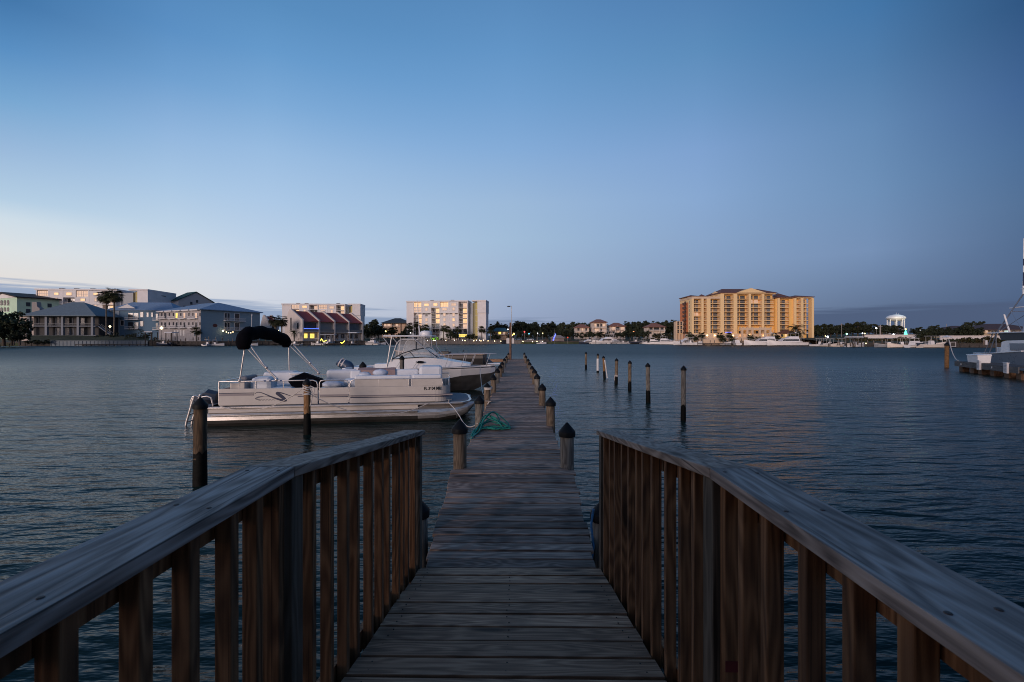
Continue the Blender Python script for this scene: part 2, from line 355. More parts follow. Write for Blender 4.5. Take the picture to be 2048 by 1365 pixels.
mb.build('joist', beamw, rt)
# dock
dk = droot('dock', 'long weathered grey plank dock running out across the water', 'dock')
mb = MB(); boards(mb, YE+.02, YD, ZE-.01, ZD, .765, .83, .138, jit=.02); mb.build('gangway_boards', deckw, dk, bevel=.008)
mb = MB(); boards(mb, YD+.006, 43.4, ZD, ZD-.015, .765, .765, .1445, jit=.018); mb.build('deck_boards', deckw, dk, bevel=.009)
mb = MB()
for sx in (-.6, .6):
    mb.bar((sx, YE+.03, ZE-.15), (sx, YD, ZD-.15), .06, .2); mb.bar((sx, YD+.02, ZD-.15), (sx, 43.3, ZD-.165), .06, .22)
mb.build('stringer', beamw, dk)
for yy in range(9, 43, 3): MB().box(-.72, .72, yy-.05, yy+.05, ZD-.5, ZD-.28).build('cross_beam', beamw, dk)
fp = droot('finger_pier', 'short brown finger pier branching off the far end of the dock', 'pier')
mb = MB()
for i in range(20): mb.box(-3.9+i*.155, -3.9+i*.155+.147, 40.9, 41.9, .6, .64)
mb.build('deck_boards', deckw, fp)
mb = MB(); mb.box(-3.9, -.82, 40.88, 40.93, .36, .598); mb.box(-3.9, -.82, 41.87, 41.92, .36, .598); mb.build('fascia_board', rampw, fp)
for q in (-3.7, -2.2): MB().tube([(q, 41.4, -1), (q, 41.4, .35)], .1).build('pile', pilew, fp, smooth=40)
# railings: cap, posts, balusters, rails
def railing(side, label):
    t = droot('railing', label, 'railing'); s = side
    CXI, CW, ZJ, ZT = .785, .185, 1.869, 1.524
    cm = (CXI+CW/2)*s
    sc_m = mat('rusty_screw', (.05, .025, .015), .6)
    o = MB().hexa([(cm-CW/2, YL, ZJ-.04), (cm+CW/2, YL, ZJ-.04), (cm+CW/2, YJ-.004, ZJ-.04), (cm-CW/2, YJ-.004, ZJ-.04), (cm-CW/2, YL, ZJ), (cm+CW/2, YL, ZJ), (cm+CW/2, YJ-.002, ZJ), (cm-CW/2, YJ-.002, ZJ)])
    for y in (YJ-.05, YJ-.42, YJ-.9, YJ-1.3):
        for k in (-.055, .05): o.lathe([(.007, -.001), (.007, .0015), (.004, .0022)], (cm+k+random.uniform(-.01, .01), y+random.uniform(-.02, .02), ZJ), 8, 1)
    o.build('cap_board', [capw, sc_m], t, bevel=.004)
    sl = (ZT-ZJ)/(YE+.12-YJ); ze = ZT
    o = MB().hexa([(cm-CW/2, YJ+.002, ZJ-.04), (cm+CW/2, YJ+.002, ZJ-.04), (cm+CW/2, YE+.12, ze-.04), (cm-CW/2, YE+.12, ze-.04), (cm-CW/2, YJ+.002, ZJ), (cm+CW/2, YJ+.002, ZJ), (cm+CW/2, YE+.12, ze), (cm-CW/2, YE+.12, ze)])
    o.build('cap_board', capw2, t, bevel=.004)
    topz = lambda y: (ZJ if y < YJ else ZJ+sl*(y-YJ))-.041
    dz = lambda y: ZP if y < YJ else ZP+(ZE-ZP)*(y-YJ)/(YE-YJ)
    xi = .815*s
    def stick(nm, y, wy, wx, m, low=.12, x0=xi):
        a, b_ = sorted((x0, x0+wx*s)); q = MB()
        q.hexa([(a, y-wy/2, dz(y)-low), (b_, y-wy/2, dz(y)-low), (b_, y+wy/2, dz(y)-low), (a, y+wy/2, dz(y)-low),
                (a, y-wy/2, topz(y-wy/2)), (b_, y-wy/2, topz(y-wy/2)), (b_, y+wy/2, topz(y+wy/2)), (a, y+wy/2, topz(y+wy/2))])
        return q.build(nm, m, t, bevel=.004)
    for y in (YE, YJ+.045, -.6): stick('post', y, .09, .09, postw, .2, x0=.795*s)
    ys = [YJ-.16-.168*i+random.uniform(-.008, .008) for i in range(9)]+[YJ+.235+.196*i+random.uniform(-.008, .008) for i in range(11)]
    for y in ys:
        b_ = stick('baluster', y, .04, .052, balw, .11)
        b_.rotation_euler.z = random.uniform(-.004, .004)
    # wide dark board beside the joint post
    q = MB(); a, b_ = sorted((xi+.005*s, xi+.145*s)); q.box(a, b_, YJ-.045, YJ-.005, ZP-.25, ZJ-.042)
    pw = q.build('post_board', balw, t, bevel=.004)
    if s > 0:
        MB().box(.822, .875, YJ-.0475, YJ-.0455, 1.135, 1.175).build('paint_mark', mat('red_paint_mark', (.12, .012, .012), .7), pw)
    xo = .869*s; q = MB()
    q.bar((xo+.022*s, YL, ZJ-.09), (xo+.022*s, YJ-.05, ZJ-.09), .036, .085); q.bar((xo+.022*s, YJ+.1, topz(YJ+.1)-.05), (xo+.022*s, YE-.05, topz(YE-.05)-.05), .036, .085)
    q.build('top_rail', balw, t)
    q = MB(); q.bar((xo+.022*s, YL, ZP-.02), (xo+.022*s, YJ-.05, ZP-.02), .036, .12); q.bar((xo+.022*s, YJ+.1, dz(YJ+.1)-.02), (xo+.022*s, YE-.05, dz(YE-.05)-.02), .036, .12)
    q.build('bottom_rail', balw, t)
railing(-1, 'wooden ramp railing on the side of the moored boats')
railing(1, 'wooden ramp railing on the open water side, red mark on its post')
# ------------------------------------------------------------------ pilings
def piling(x, y, zt, r, label, group, m=None, band=None, lean=0.0, zb=-1.2, sleeve=None, capr=1.18, rt=None):
    t = thing('piling', label, 'piling', (x, y, 0), random.uniform(0, 6), group)
    m = m or pilew; hc = r*random.uniform(1.1, 1.3); r *= random.uniform(.94, 1.05); t.rotation_euler = (random.uniform(-.012, .012), random.uniform(-.012, .012), t.rotation_euler.z); zs = zt-hc; k = 7
    def lx(z_): return lean*(z_-.5)
    zb2 = band-.12 if band else zb
    q = MB(); zz = [zb2+(zs-zb2)*i/k for i in range(k+1)]
    q.tube([(lx(z_)+random.uniform(-.004, .004), random.uniform(-.004, .004), z_) for z_ in zz], [r*(1.0-.02*i/k+random.uniform(-.012, .012)) for i in range(k+1)], 14)
    q.build('post', m, t, smooth=40)
    if band:
        q = MB(); q.tube([(lx(zb), 0, zb), (lx(.1), 0, .1), (lx(band*.6), 0, band*.6), (lx(band), 0, band+.002)], [r*1.05, r*1.09, r*1.06, r*1.025], 14, cap=False)
        
        for i in range(3*14, 4*14): x_, y_, z_ = q.v[i]; q.v[i] = (x_, y_, z_+random.uniform(-.05, .035))
        q.build('tide_band', tidem, t, smooth=40)
    q = MB(); cr = r*capr; q.lathe([(cr, -r*.75), (cr*1.02, -r*.1), (cr*.98, 0), (cr*.55, r*.62), (.012, r*1.22)], (lx(zs), 0, zs), 14)
    q.build('cap', capm, t, smooth=35)
    return t
GD = 'black-capped pilings along the dock'
dd = [6.33, 9.4, 12.35, 15.2, 18.3, 21.4, 24.2, 28.8, 34.8, 42.0]
tops = [.62, .585, .59, .64, .6, .57, .6, .6, .6, .62]
for i, d in enumerate(dd):
    cx = -.06+.0112*d
    piling(cx+.742+random.uniform(-.02, .02), d, ZD+tops[i], .096+random.uniform(-.006, .004), '%s capped piling from the ramp on the open water edge of the dock' % ordinal(i), GD, m=[pilew2, pilew, pilew][i % 3])
ld = [6.33, 9.6, 12.7, 15.4, 18.7, 21.9, 24.5, 29.2, 34.8, 42.0]
for i, d in enumerate(ld):
    cx = -.06+.0112*d
    piling(cx-.752+random.uniform(-.02, .02), d, ZD+tops[(i+3) % 10]+(.02 if i == 0 else 0), .094+random.uniform(-.006, .004), '%s capped piling from the ramp on the boat side edge of the dock' % ordinal(i), GD, m=[pilew, pilew2, pilew][i % 3])
piling(-.06+.05-.945, 4.62, .745, .1, 'low piling at the foot of the ramp railing beside the boats', GD, m=pilew2)
piling(-.06+.05+.925, 4.62, .72, .1, 'low piling with blue rope at the foot of the ramp railing', GD, m=pilew2)
GW = 'mooring pilings standing in open water'
wp = [(1366.5, 841, 732, 4.8, 810, pilew2, 0), (1296.4, 805, 726.4, 4.3, 781, pilew2, 0), (1259.3, 781.6, 721.6, 3.4, 762.7, pilew, 0), (1232.7, 768.7, 716.6, 3.1, 752.5, pilew, .03),
      (1208.5, 758, 711.8, 2.5, 742, pilew3, -.04), (1195.5, 745.3, 707.4, 2.3, 742, pilew, 0), (1172, 738.8, 704, 2.1, 730, pilew, 0)]
wl = ['tallest and nearest mooring piling in the open water, grey with nail holes', 'grey mooring piling in open water just beyond the nearest one', 'plain brown mooring piling, third out in the row in open water',
      'brown mooring piling with a white rope tied round its middle', 'rusty mooring piling with a white pipe leaning on it', 'mooring piling with a white sleeve round its shaft', 'farthest mooring piling of the row in open water']
for (px, yb, yt, hw, yband, m_, ln), lb in zip(wp, wl):
    d = F*E/(yb-CY); r = hw*d/F
    t = piling(X(px, d), d, Z(yt, d), r, lb, GW, m=m_, band=Z(yband, d), lean=ln)
    white = mat('white_pipe', (.6, .6, .6), .4)
    if 'rope tied' in lb:
        q = MB()
        for k in range(3): q.tube([(math.cos(a)*r*1.1, math.sin(a)*r*1.1, .42+.03*k+.008*math.sin(a*2)) for a in [i*.52 for i in range(13)]], .014, 6)
        q.tube([(-r*1.1, 0, .42), (-r*1.4, -.05, .3), (-r*1.3, -.05, .2)], .012, 6); q.build('rope_tie', ropem, t, smooth=50); t.rotation_euler.z = 0
    if 'leaning' in lb:
        t.rotation_euler.z = 0; MB().tube([(.02, -r*1.3, 1.15), (.16, -r*1.5, .05)], .04, 8).build('pipe', white, t, smooth=50)
    if 'sleeve' in lb:
        MB().tube([(0, 0, .13), (0, 0, 1.0)], r*1.16, 14).build('sleeve', white, t, smooth=50)
GB = 'mooring pilings round the boat berths'
d = 7.39; piling(X(400, d), d, Z(793, d), .1, 'big brown mooring piling at the stern of the pontoon boat', GB, m=wood('dark_piling_wood', (.025, .016, .01), (.065, .04, .022), (.11, .07, .04), 2, fine=18, knots=.6, stain_amt=.5), band=Z(903, d), capr=1.16)
dB = 11.35; rB = .08
tB = piling(X(614.5, dB), dB, Z(757, dB), rB, 'mooring piling wrapped with white rope in front of the pontoon boat', GB, m=pilew3, band=Z(827, dB))
tB.rotation_euler.z = 0
q = MB()
for k in range(8):
    z0 = Z(789, dB)+k*.028+random.uniform(-.01, .01); tl = random.uniform(-.05, .05)
    if k in (2, 4): continue
    q.tube([(math.cos(a)*(rB+.013), math.sin(a)*(rB+.013), z0+tl*math.cos(a)) for a in [i*.4 for i in range(17)]], .014, 6)
q.tube([(rB+.01, -.04, Z(775, dB)), (rB+.08, -.06, Z(785, dB)), (rB+.06, -.06, Z(800, dB)), (rB+.03, -.08, Z(812, dB))], .012, 6)
q.tube([(rB+.01, -.02, Z(772, dB)), (rB+.12, -.03, Z(776, dB)), (rB+.1, -.05, Z(790, dB))], .012, 6)
q.build('rope_wrap', ropem, tB, smooth=50)
d = 15.7; piling(X(725.5, d), d, Z(723.5, d), .105, 'dark mooring piling between the pontoon boat and the stern of the cabin boat', GB, m=pilew2)
d = 18.4; tD = piling(X(804, d), d, Z(711.4, d), .09, 'dark mooring piling in front of the cabin boat with a blue rag', GB, m=pilew2)
q = MB(); q.tube([(math.cos(a)*.105, math.sin(a)*.105, 1.12+.02*math.sin(3*a)) for a in [i*.4 for i in range(17)]], .035, 6); q.ball((-.16, -.05, 1.07), .07, (1.6, 1, .6)); q.build('rag', bluerope, tD, smooth=50); tD.rotation_euler.z = 0
# lamp post at the end of the dock with sign boards
d = 41.5; lp = thing('lamp_post', 'tall timber post with a thin street lamp and white boards at the dock end', 'lamp post', (X(1021, d), d, 0))
MB().tube([(0, 0, -.5), (0, 0, 2), (0, 0, Z(645.5, d))], [.105, .1, .095], 12).build('post', wood('red_brown_post', (.06, .03, .02), (.14, .075, .05), (.2, .12, .085), 2, fine=14), lp, smooth=40)
q = MB(); q.tube([(.08, -.1, 2.6), (.1, -.1, Z(612.5, d))], .022, 8); q.tube([(.1, -.1, Z(612.8, d)), (-.12, -.1, Z(612.8, d))], .02, 6); q.build('pole', galv, lp, smooth=40)
q = MB(); q.ball((-.16, -.1, Z(613.5, d)), .16, (1, .7, .35)); q.build('lamp_head', mat('dark_lamp_head', (.03, .026, .024), .5), lp, smooth=40)
q = MB(); q.box(-.37, -.11, -.02, .02, Z(687.5, d), Z(677, d)); q.box(.11, .33, -.02, .02, Z(687.5, d), Z(677, d)); q.build('sign_board', mat('white_sign', (.62, .58, .56), .5), lp)
# ------------------------------------------------------------------ ropes
def rope(name, pts, r, m, label, cat='rope', group=None):
    q = MB(); q.tube(pts, r, 7); o = q.build(name, m, smooth=60); return tag(o, label, cat, group)
L2 = Vector((-.06+.0112*9.6-.752, 9.6, ZD))
q = MB()
def strand(pts, r=.011):
    # smooth through control points
    out = []; pp = [Vector(p) for p in pts]; pp = [pp[0]]+pp+[pp[-1]]
    for i in range(1, len(pp)-2):
        for k in range(6):
            t = k/6; a, b_, c_, d_ = pp[i-1:i+3]
            out.append(.5*((2*b_)+(c_-a)*t+(2*a-5*b_+4*c_-d_)*t*t+(3*b_-a-3*c_+d_)*t**3))
    out.append(pp[-2]); q.tube(out, r, 6)
for k in range(8):
    j = lambda s_: random.uniform(-s_, s_)
    yb = 9.25+j(.12)
    hang = random.uniform(.25, .6)
    strand([(L2.x-.04+j(.03), 8.0+j(.4), ZD-hang), (L2.x-.035+j(.02), 8.35+j(.3), ZD-.03), (L2.x+.05+j(.04), 8.75+j(.15), ZD+.03+j(.015)), (L2.x+.18+j(.1), yb+j(.12), ZD+.1+.022*k+abs(j(.03))),
            (L2.x+.36+j(.06), yb+.1+j(.3), ZD+.06+.02*k+abs(j(.04))), (L2.x+.56+j(.1), yb-.05+j(.2), ZD+.03+abs(j(.02))), (L2.x+.5+j(.14), yb-.3+j(.1), ZD+.02+abs(j(.02))), (L2.x+.3+j(.1), yb-.3+j(.1), ZD+.03+abs(j(.03))), (L2.x+.02+j(.03), 9.0+j(.2), ZD+.03)], .0125)
tag(q.build('rope_pile', greenrope, smooth=60), 'heap of tangled green rope spilling over the dock edge', 'rope')
bx = -.06+.05+.925
rope('rope', [(bx-.1, 4.55, .66), (bx-.125, 4.54, .5), (bx-.105, 4.52, .3), (bx-.13, 4.53, .1), (bx-.11, 4.55, -.1)], .012, bluerope, 'blue rope hanging from the low piling by the railing')
# ------------------------------------------------------------------ pontoon boat
SX, SY = -8.26, 12.3; TH = math.atan2(1.1, 7.2); cT, sT = math.cos(TH), math.sin(TH)
def pu(px, v=0.0):
    k = (px-CX)/F; x0 = SX-v*sT; y0 = SY+v*cT
    return (k*y0-x0)/(cT-k*sT)
def pz(px, py, v=0.0):
    d = SY+v*cT+pu(px, v)*sT; return Z(py, d)
pb = thing('pontoon_boat', 'cream pontoon boat with folded black canopy moored beside the dock', 'boat', (SX, SY, 0), TH)
alu = mat('pontoon_aluminium', (.5, .47, .45), .3, .75, var=.18, scale=1.2, stretch=(1, 1, 6), dirt=((.2, .16, .12), 5, .6))
under = mat('dark_waterline', (.012, .01, .008), .6, var=.5, scale=8)
beige = mat('cream_panel', (.54, .49, .45), .45, var=.06, scale=2, dirt=((.4, .36, .32), 3, .35))
whitem = mat('white_vinyl', (.68, .69, .72), .5, var=.06, scale=3)
whitegel = mat('white_gelcoat', (.78, .76, .76), .3, var=.04, scale=2)
navy = mat('navy_stripe', (.012, .02, .06), .4, var=.1)
greystripe = mat('grey_stripe', (.24, .21, .22), .5, var=.1)
tubing = mat('anodised_tube', (.62, .58, .56), .3, .6, var=.08)
canvas = mat('black_canvas', (.004, .004, .006), .95, var=.4, scale=6, bump=.02, spec=.05)
deckgrey = mat('grey_deck_carpet', (.17, .18, .2), .9, var=.2, scale=30)
for vc in (.36, 2.1):
    q = MB(); secs = []; sts = [(-.02, .31), (0, .33), (5.6, .33), (6.2, .325), (6.7, .27), (7.05, .17), (7.25, .05)]; nn = 24; zc0 = .16
    for u, r in sts:
        zc = zc0+.33-r if u > 5.7 else zc0
        secs.append([(u, vc+r*math.sin(2*math.pi*j/nn), zc-r*math.cos(2*math.pi*j/nn)) for j in range(nn)])
    for i in range(len(secs)-1):
        for j in range(nn):
            zz = (secs[i][j][2]+secs[i][(j+1) % nn][2]+secs[i+1][j][2]+secs[i+1][(j+1) % nn][2])/4
            q.add([secs[i][j], secs[i+1][j], secs[i+1][(j+1) % nn], secs[i][(j+1) % nn]], [(0, 1, 2, 3)], 1 if zz < .12 else 0)
    q.add(secs[0], [tuple(range(nn))]); q.add(secs[-1], [tuple(range(nn-1, -1, -1))])
    po = q.build('pontoon', [alu, under], pb, smooth=50)
    MB().box(.1, 5.6, vc-.36, vc-.3, .27, .31).build('strake', alu, po, bevel=.01)
    MB().box(.02, 5.6, vc-.3, vc+.3, .36, .465).build('side_skirt', beige, po)
dpoly = [(-.02, .0), (6.55, .0), (6.9, .1), (7.12, .35), (7.2, .7), (7.2, 1.76), (7.12, 2.1), (6.9, 2.36), (6.55, 2.46), (-.02, 2.46)]
MB().prism(dpoly, .475, .53).build('deck', tubing, pb, bevel=.012)
MB().prism([(x*.985+.03, .06+y*.95) for x, y in dpoly], .531, .54).build('deck_carpet', deckgrey, pb)
MB().bar((5.8, 1.2, .33), (7.0, 1.2, .33), 1.2, .1).build('bow_crossbar', under, pb)
# fence panels
q = MB(); q.box(pu(438), pu(636), -.02, .02, .565, 1.02); q.build('side_panel', beige, pb, bevel=.01)
q = MB(); q.box(pu(699.5), 6.1, -.02, .02, .565, 1.02); q.build('side_panel', beige, pb, bevel=.01)
gt = MB().box(pu(638.5), pu(697), -.014, .014, .57, 1.015).build('gate', beige, pb, bevel=.01)
arc = [(6.1+.42*math.sin(a), .42-.42*math.cos(a)) for a in [i*math.pi/2/8 for i in range(9)]]
q = MB()
for (a0, b0), (a1, b1) in zip(arc, arc[1:]):
    for z0, z1 in ((.565, 1.02),): q.hexa([(a0, b0-.02, z0), (a1+.001, b1-.02, z0), (a1, b1+.02, z0), (a0, b0+.02, z0), (a0, b0-.02, z1), (a1+.001, b1-.02, z1), (a1, b1+.02, z1), (a0, b0+.02, z1)])
q.box(6.5, 6.54, .42, .9, .565, 1.02); q.build('bow_panel', beige, pb, smooth=30); MB().box(6.5, 6.54, 1.55, 2.44, .565, 1.02).build('bow_panel', beige, pb)
q = MB(); q.box(.35, 6.5, 2.42, 2.46, .565, 1.02); q.build('side_panel', beige, pb)
q = MB(); q.box(.33, .37, .04, 2.42, .565, 1.02); q.build('stern_panel', beige, pb)
# stripes run round the bow corner
def stripe(m, pxs, zs, h, nm='stripe', par=pb):
    q = MB()
    for (pa, za), (pb_, zb) in zip(list(zip(pxs, zs)), list(zip(pxs, zs))[1:]):
        ua, ub = pu(pa), pu(pb_)
        q.hexa([(ua, -.025, za-h/2), (ub, -.025, zb-h/2), (ub, -.019, zb-h/2), (ua, -.019, za-h/2), (ua, -.025, za+h/2), (ub, -.025, zb+h/2), (ub, -.019, zb+h/2), (ua, -.019, za+h/2)])
    return q.build(nm, m, par)
stripe(navy, [438.5, 509], [.9, .9], .022); stripe(greystripe, [438.5, 508], [.855, .855], .05)
stripe(greystripe, [588, 635], [.83, .83], .035); stripe(navy, [596, 635], [.785, .785], .02)
stripe(greystripe, [701, 905], [.77, .765], .04); stripe(navy, [701, 905], [.725, .715], .022)
stripe(greystripe, [640, 696.5], [.805, .8], .038, par=gt); stripe(navy, [640, 696.5], [.76, .755], .02, par=gt)
for m_, z0, h in ((greystripe, .765, .04), (navy, .715, .022)):
    q = MB()
    for (a0, b0), (a1, b1) in zip(arc, arc[1:]):
        k = .024; q.add([(a0+k*(a0-6.1)/.42, b0-k*(.42-b0)/.42-.0, z0-h/2), (a1+k*(a1-6.1)/.42, b1-k*(.42-b1)/.42, z0-h/2), (a1+k*(a1-6.1)/.42, b1-k*(.42-b1)/.42, z0+h/2), (a0+k*(a0-6.1)/.42, b0-k*(.42-b0)/.42, z0+h/2)], [(0, 1, 2, 3)])
    o = q.build('stripe', m_, pb)
    o.location.y = -.003
# swoosh emblem on the panel
def ribbon(q, pts, y=-.026, mi=0):
    pp = [(pu(430+x/9.752), pz(430+x/9.752, 760+yy/9.752), w*12.6/F/9.752) for x, yy, w in pts]; L, Rr = [], []
    for i, (u, z_, w) in enumerate(pp):
        a = pp[max(0, i-1)]; b_ = pp[min(len(pp)-1, i+1)]; dx, dz = b_[0]-a[0], b_[1]-a[1]; l = math.hypot(dx, dz) or 1
        nx, nz = -dz/l*w/2, dx/l*w/2; L.append((u+nx, y, z_+nz)); Rr.append((u-nx, y, z_-nz))
    k = len(pp); vs = L+Rr; vs2 = [(a, y+.008, c) for a, _, c in vs]
    q.add(vs+vs2, [(i, i+1, k+i+1, k+i) for i in range(k-1)]+[(2*k+i, 3*k+i, 3*k+i+1, 2*k+i+1) for i in range(k-1)]+[(i, 2*k+i, 2*k+i+1, i+1) for i in range(k-1)]+[(k+i, k+i+1, 3*k+i+1, 3*k+i) for i in range(k-1)], mi)
q = MB()
ribbon(q, [(780, 275, 5), (815, 248, 10), (860, 240, 12), (910, 250, 13), (980, 277, 16), (1080, 320, 22), (1190, 362, 30), (1290, 392, 38), (1360, 405, 44), (1405, 408, 16)])
ribbon(q, [(1400, 405, 10), (1375, 385, 46), (1330, 345, 60), (1275, 302, 62), (1225, 268, 58), (1195, 255, 30)], y=-.0275)
ribbon(q, [(1195, 252, 14), (1225, 244, 26), (1290, 252, 22), (1380, 278, 16), (1450, 303, 11), (1520, 328, 4)], y=-.026)
q.build('emblem', navy, pb)
q = MB()
ribbon(q, [(790, 372, 8), (800, 360, 16), (850, 338, 26), (900, 328, 18), (965, 320, 4)]); ribbon(q, [(790, 370, 10), (830, 382, 12), (872, 392, 20), (885, 400, 4)], y=-.0275)
ribbon(q, [(965, 322, 3), (1040, 322, 5), (1100, 336, 9), (1180, 366, 14)])
for a, b_ in ((890, 930), (945, 985), (1000, 1045), (1060, 1100), (1115, 1160)):
    ribbon(q, [(a, 402, 4), (a+4, 386, 4), ((a+b_)/2, 378, 4), (b_-4, 386, 4), (b_, 402, 4)])
q.build('emblem_lettering', mat('grey_emblem', (.1, .1, .13), .5), pb)
# registration number
def text_mesh(name, body, size, m, parent, loc, rot, bold=.012):
    cu = bpy.data.curves.new(name, 'FONT'); cu.body = body; cu.size = size; cu.offset = bold*size; cu.extrude = .002
    o = bpy.data.objects.new(name, cu); COL.objects.link(o); bpy.context.view_layer.update()
    me = bpy.data.meshes.new_from_object(o.evaluated_get(bpy.context.evaluated_depsgraph_get())); bpy.data.objects.remove(o)
    me.materials.clear(); me.materials.append(m)
    o = bpy.data.objects.new(name, me); COL.objects.link(o); o.parent = parent; o.location = loc; o.rotation_euler = rot
    return o
tx = text_mesh('registration_number', 'FL 3604 MR', .125, mat('black_lettering', (.01, .01, .012), .5), pb, (pu(848), -.024, pz(848, 780)), (R(90), 0, 0), .035)
wdt = max(v.co.x for v in tx.data.vertices); tx.scale.x = (pu(882)-pu(848))/wdt; tx.scale.y = (pz(865, 774)-pz(865, 780))/(.125*.72)
# rails
def post(q, px, z0=1.02, z1=1.22): q.tube([(pu(px), 0, z0), (pu(px), 0, z1)], .016, 8)
q = MB(); q.tube([(pu(438), 0, .6), (pu(438), 0, 1.2), (pu(440), 0, 1.22), (pu(600), 0, 1.225), (pu(626), 0, 1.225), (pu(633), 0, 1.19), (pu(635), 0, 1.1), (pu(635), 0, .6)], .017, 8)
for px in (479, 512, 567): post(q, px)
q.tube([(pu(438), 0, 1.215), (pu(438)-.02, 1.2, 1.215), (pu(438)-.02, 2.42, 1.215)], .017, 8)
q.build('rail', tubing, pb, smooth=50)
q = MB(); q.tube([(pu(639), 0, .6), (pu(639), 0, 1.14), (pu(641), 0, 1.2), (pu(648), 0, 1.225), (pu(688), 0, 1.225), (pu(695), 0, 1.2), (pu(697), 0, 1.12), (pu(697), 0, .6)], .017, 8); q.build('gate_rail', tubing, gt, smooth=50)
q = MB(); q.tube([(pu(700), 0, .6), (pu(700), 0, 1.1), (pu(702), 0, 1.19), (pu(709), 0, 1.235), (pu(885), 0, 1.235), (pu(886), 0, 1.02)], .017, 8)
for px in (757, 818, 823): post(q, px, z1=1.235)
q.tube([(6.1, 0, 1.21), (6.4, .12, 1.21), (6.52, .42, 1.21), (6.52, .9, 1.21), (6.52, .9, 1.0)], .014, 8); q.tube([(6.52, 1.55, 1.0), (6.52, 1.55, 1.21), (6.52, 2.44, 1.21), (.35, 2.44, 1.21)], .014, 8)
for a, b_ in arc[1::3]: q.tube([(a, b_, 1.0), (a, b_, 1.21)], .012, 6)
q.build('rail', tubing, pb, smooth=50)
# blue tape marks on the rail
q = MB()
for px in (530, 541, 562): q.tube([(pu(px-2.2), 0, 1.223), (pu(px+2.2), 0, 1.224)], .019, 8)
q.build('rail_tape', mat('blue_tape', (.03, .06, .16), .5), pb, smooth=50)
q = MB(); q.box(pu(710), pu(756.5), -.012, .012, 1.024, 1.22); q.box(pu(757.6), pu(817), -.012, .012, 1.024, 1.22); q.box(pu(824.5), pu(884), -.012, .012, 1.024, 1.22); q.build('upper_panel', beige, pb)
# seats
def cushion(u0, u1, v0, v1, z0, z1, nm='seat', m=whitem, par=pb, bv=.05):
    return MB().box(u0, u1, v0, v1, z0, z1).build(nm, m, par, bevel=bv)
s1 = cushion(pu(708), pu(822), .03, .2, 1.0, 1.335, 'seat_back'); s2 = cushion(pu(824), pu(883.5), .03, .2, 1.0, 1.345, 'seat_back')
cushion(pu(708), pu(884), .2, .75, .56, .98, 'seat')
cushion(3.7, 5.5, 2.22, 2.4, .9, 1.37, 'seat_back'); cushion(3.7, 5.5, 1.65, 2.2, .56, .97, 'seat')
q = MB(); q.loft([[(u, 2.16, 1.0), (u, 2.14, 1.36+.01*math.sin(9*u)), (u, 2.3, 1.425+.012*math.sin(7*u)), (u, 2.44, 1.37), (u, 2.44, 1.05)] for u in [3.55+.1*i for i in range(13)]])
q.build('seat_cover', mat('mauve_cloth', (.32, .22, .21), .9, var=.15, scale=6, bump=.02), pb, smooth=40)
cushion(5.55, 6.3, 1.6, 2.38, .56, 1.5, 'seat_back', bv=.1)
cushion(5.6, 6.25, .25, .75, .56, .95, 'seat', bv=.09)
cushion(.75, 1.75, 1.75, 2.4, .56, 1.36, 'seat_back', bv=.12); cushion(.8, 2.1, 1.2, 1.75, .56, 1.0, 'seat', bv=.08)
cushion(.95, 1.55, .3, .85, .56, 1.3, 'seat_back', bv=.14); cushion(1.5, 2.1, .3, .85, .56, 1.0, 'seat', bv=.06)
cushion(.45, .75, .3, 1.9, .55, 1.16, 'storage_box', beige, bv=.03); cushion(.78, .92, .12, .5, .6, 1.2, 'storage_box', beige, bv=.02)
cushion(.5, .7, .8, 1.6, 1.17, 1.3, 'engine_hatch', mat('grey_hatch', (.16, .16, .18), .6), bv=.05)
cushion(2.55, 3.55, 2.15, 2.4, .8, 1.38, 'seat_back', bv=.1)
# table and helm chair
q = MB(); q.lathe([(.26, 0), (.28, .02), (.28, .05), (.25, .06)], (1.95, 1.4, 1.29), 18); q.tube([(1.95, 1.4, .54), (1.95, 1.4, 1.29)], .03, 8); q.build('table', whitegel, pb, smooth=40)
q = MB(); q.lathe([(.05, .55), (.05, .8), (.2, .95), (.24, 1.02), (.24, 1.16), (.2, 1.18)], (3.62, .95, 0), 14); q.build('helm_chair', whitem, pb, smooth=40)
cushion(3.5, 3.82, 1.15, 1.26, 1.1, 1.42, 'helm_chair_back', bv=.05)
q = MB(); q.ball((3.15, .5, 1.06), .2, (1.6, 1.1, .55)); q.ball((3.05, .62, 1.03), .2, (1, 1, .6)); q.ball((4.0, .75, 1.3), .13, (1.5, 1, .8)); q.ball((4.45, .8, 1.36), .14, (1.7, 1, .8)); q.build('life_vest', mat('pale_vest', (.5, .54, .62), .8, var=.2, scale=8, bump=.02), pb, smooth=60)
# black console cover
v0 = .55
def C(px, py, v): return (pu(px, v), v, pz(px, py, v))
q = MB(); A = [C(575, 762, v0), C(589, 777, v0), C(640, 777, v0), C(651, 764, v0), C(606, 745.5, v0+.35)]
B = [C(577, 758, 1.3), C(592, 776, 1.3), C(638, 776, 1.3), C(648, 758, 1.3), C(609, 744.5, 1.1)]
A = [Vector(p) for p in A]; B = [Vector(p) for p in B]; A[1].z = A[2].z = B[1].z = B[2].z = .9
q.add(A+B, [(0, 1, 2, 3), (8, 7, 6, 5), (0, 3, 4), (9, 8, 5), (0, 5, 6, 1), (3, 2, 7, 8), (4, 3, 8, 9), (0, 4, 9, 5), (1, 6, 7, 2)])
q.build('console_cover', canvas, pb, bevel=.03)
cushion(2.3, 2.95, .7, 1.2, .55, .92, 'console', whitegel, bv=.03)
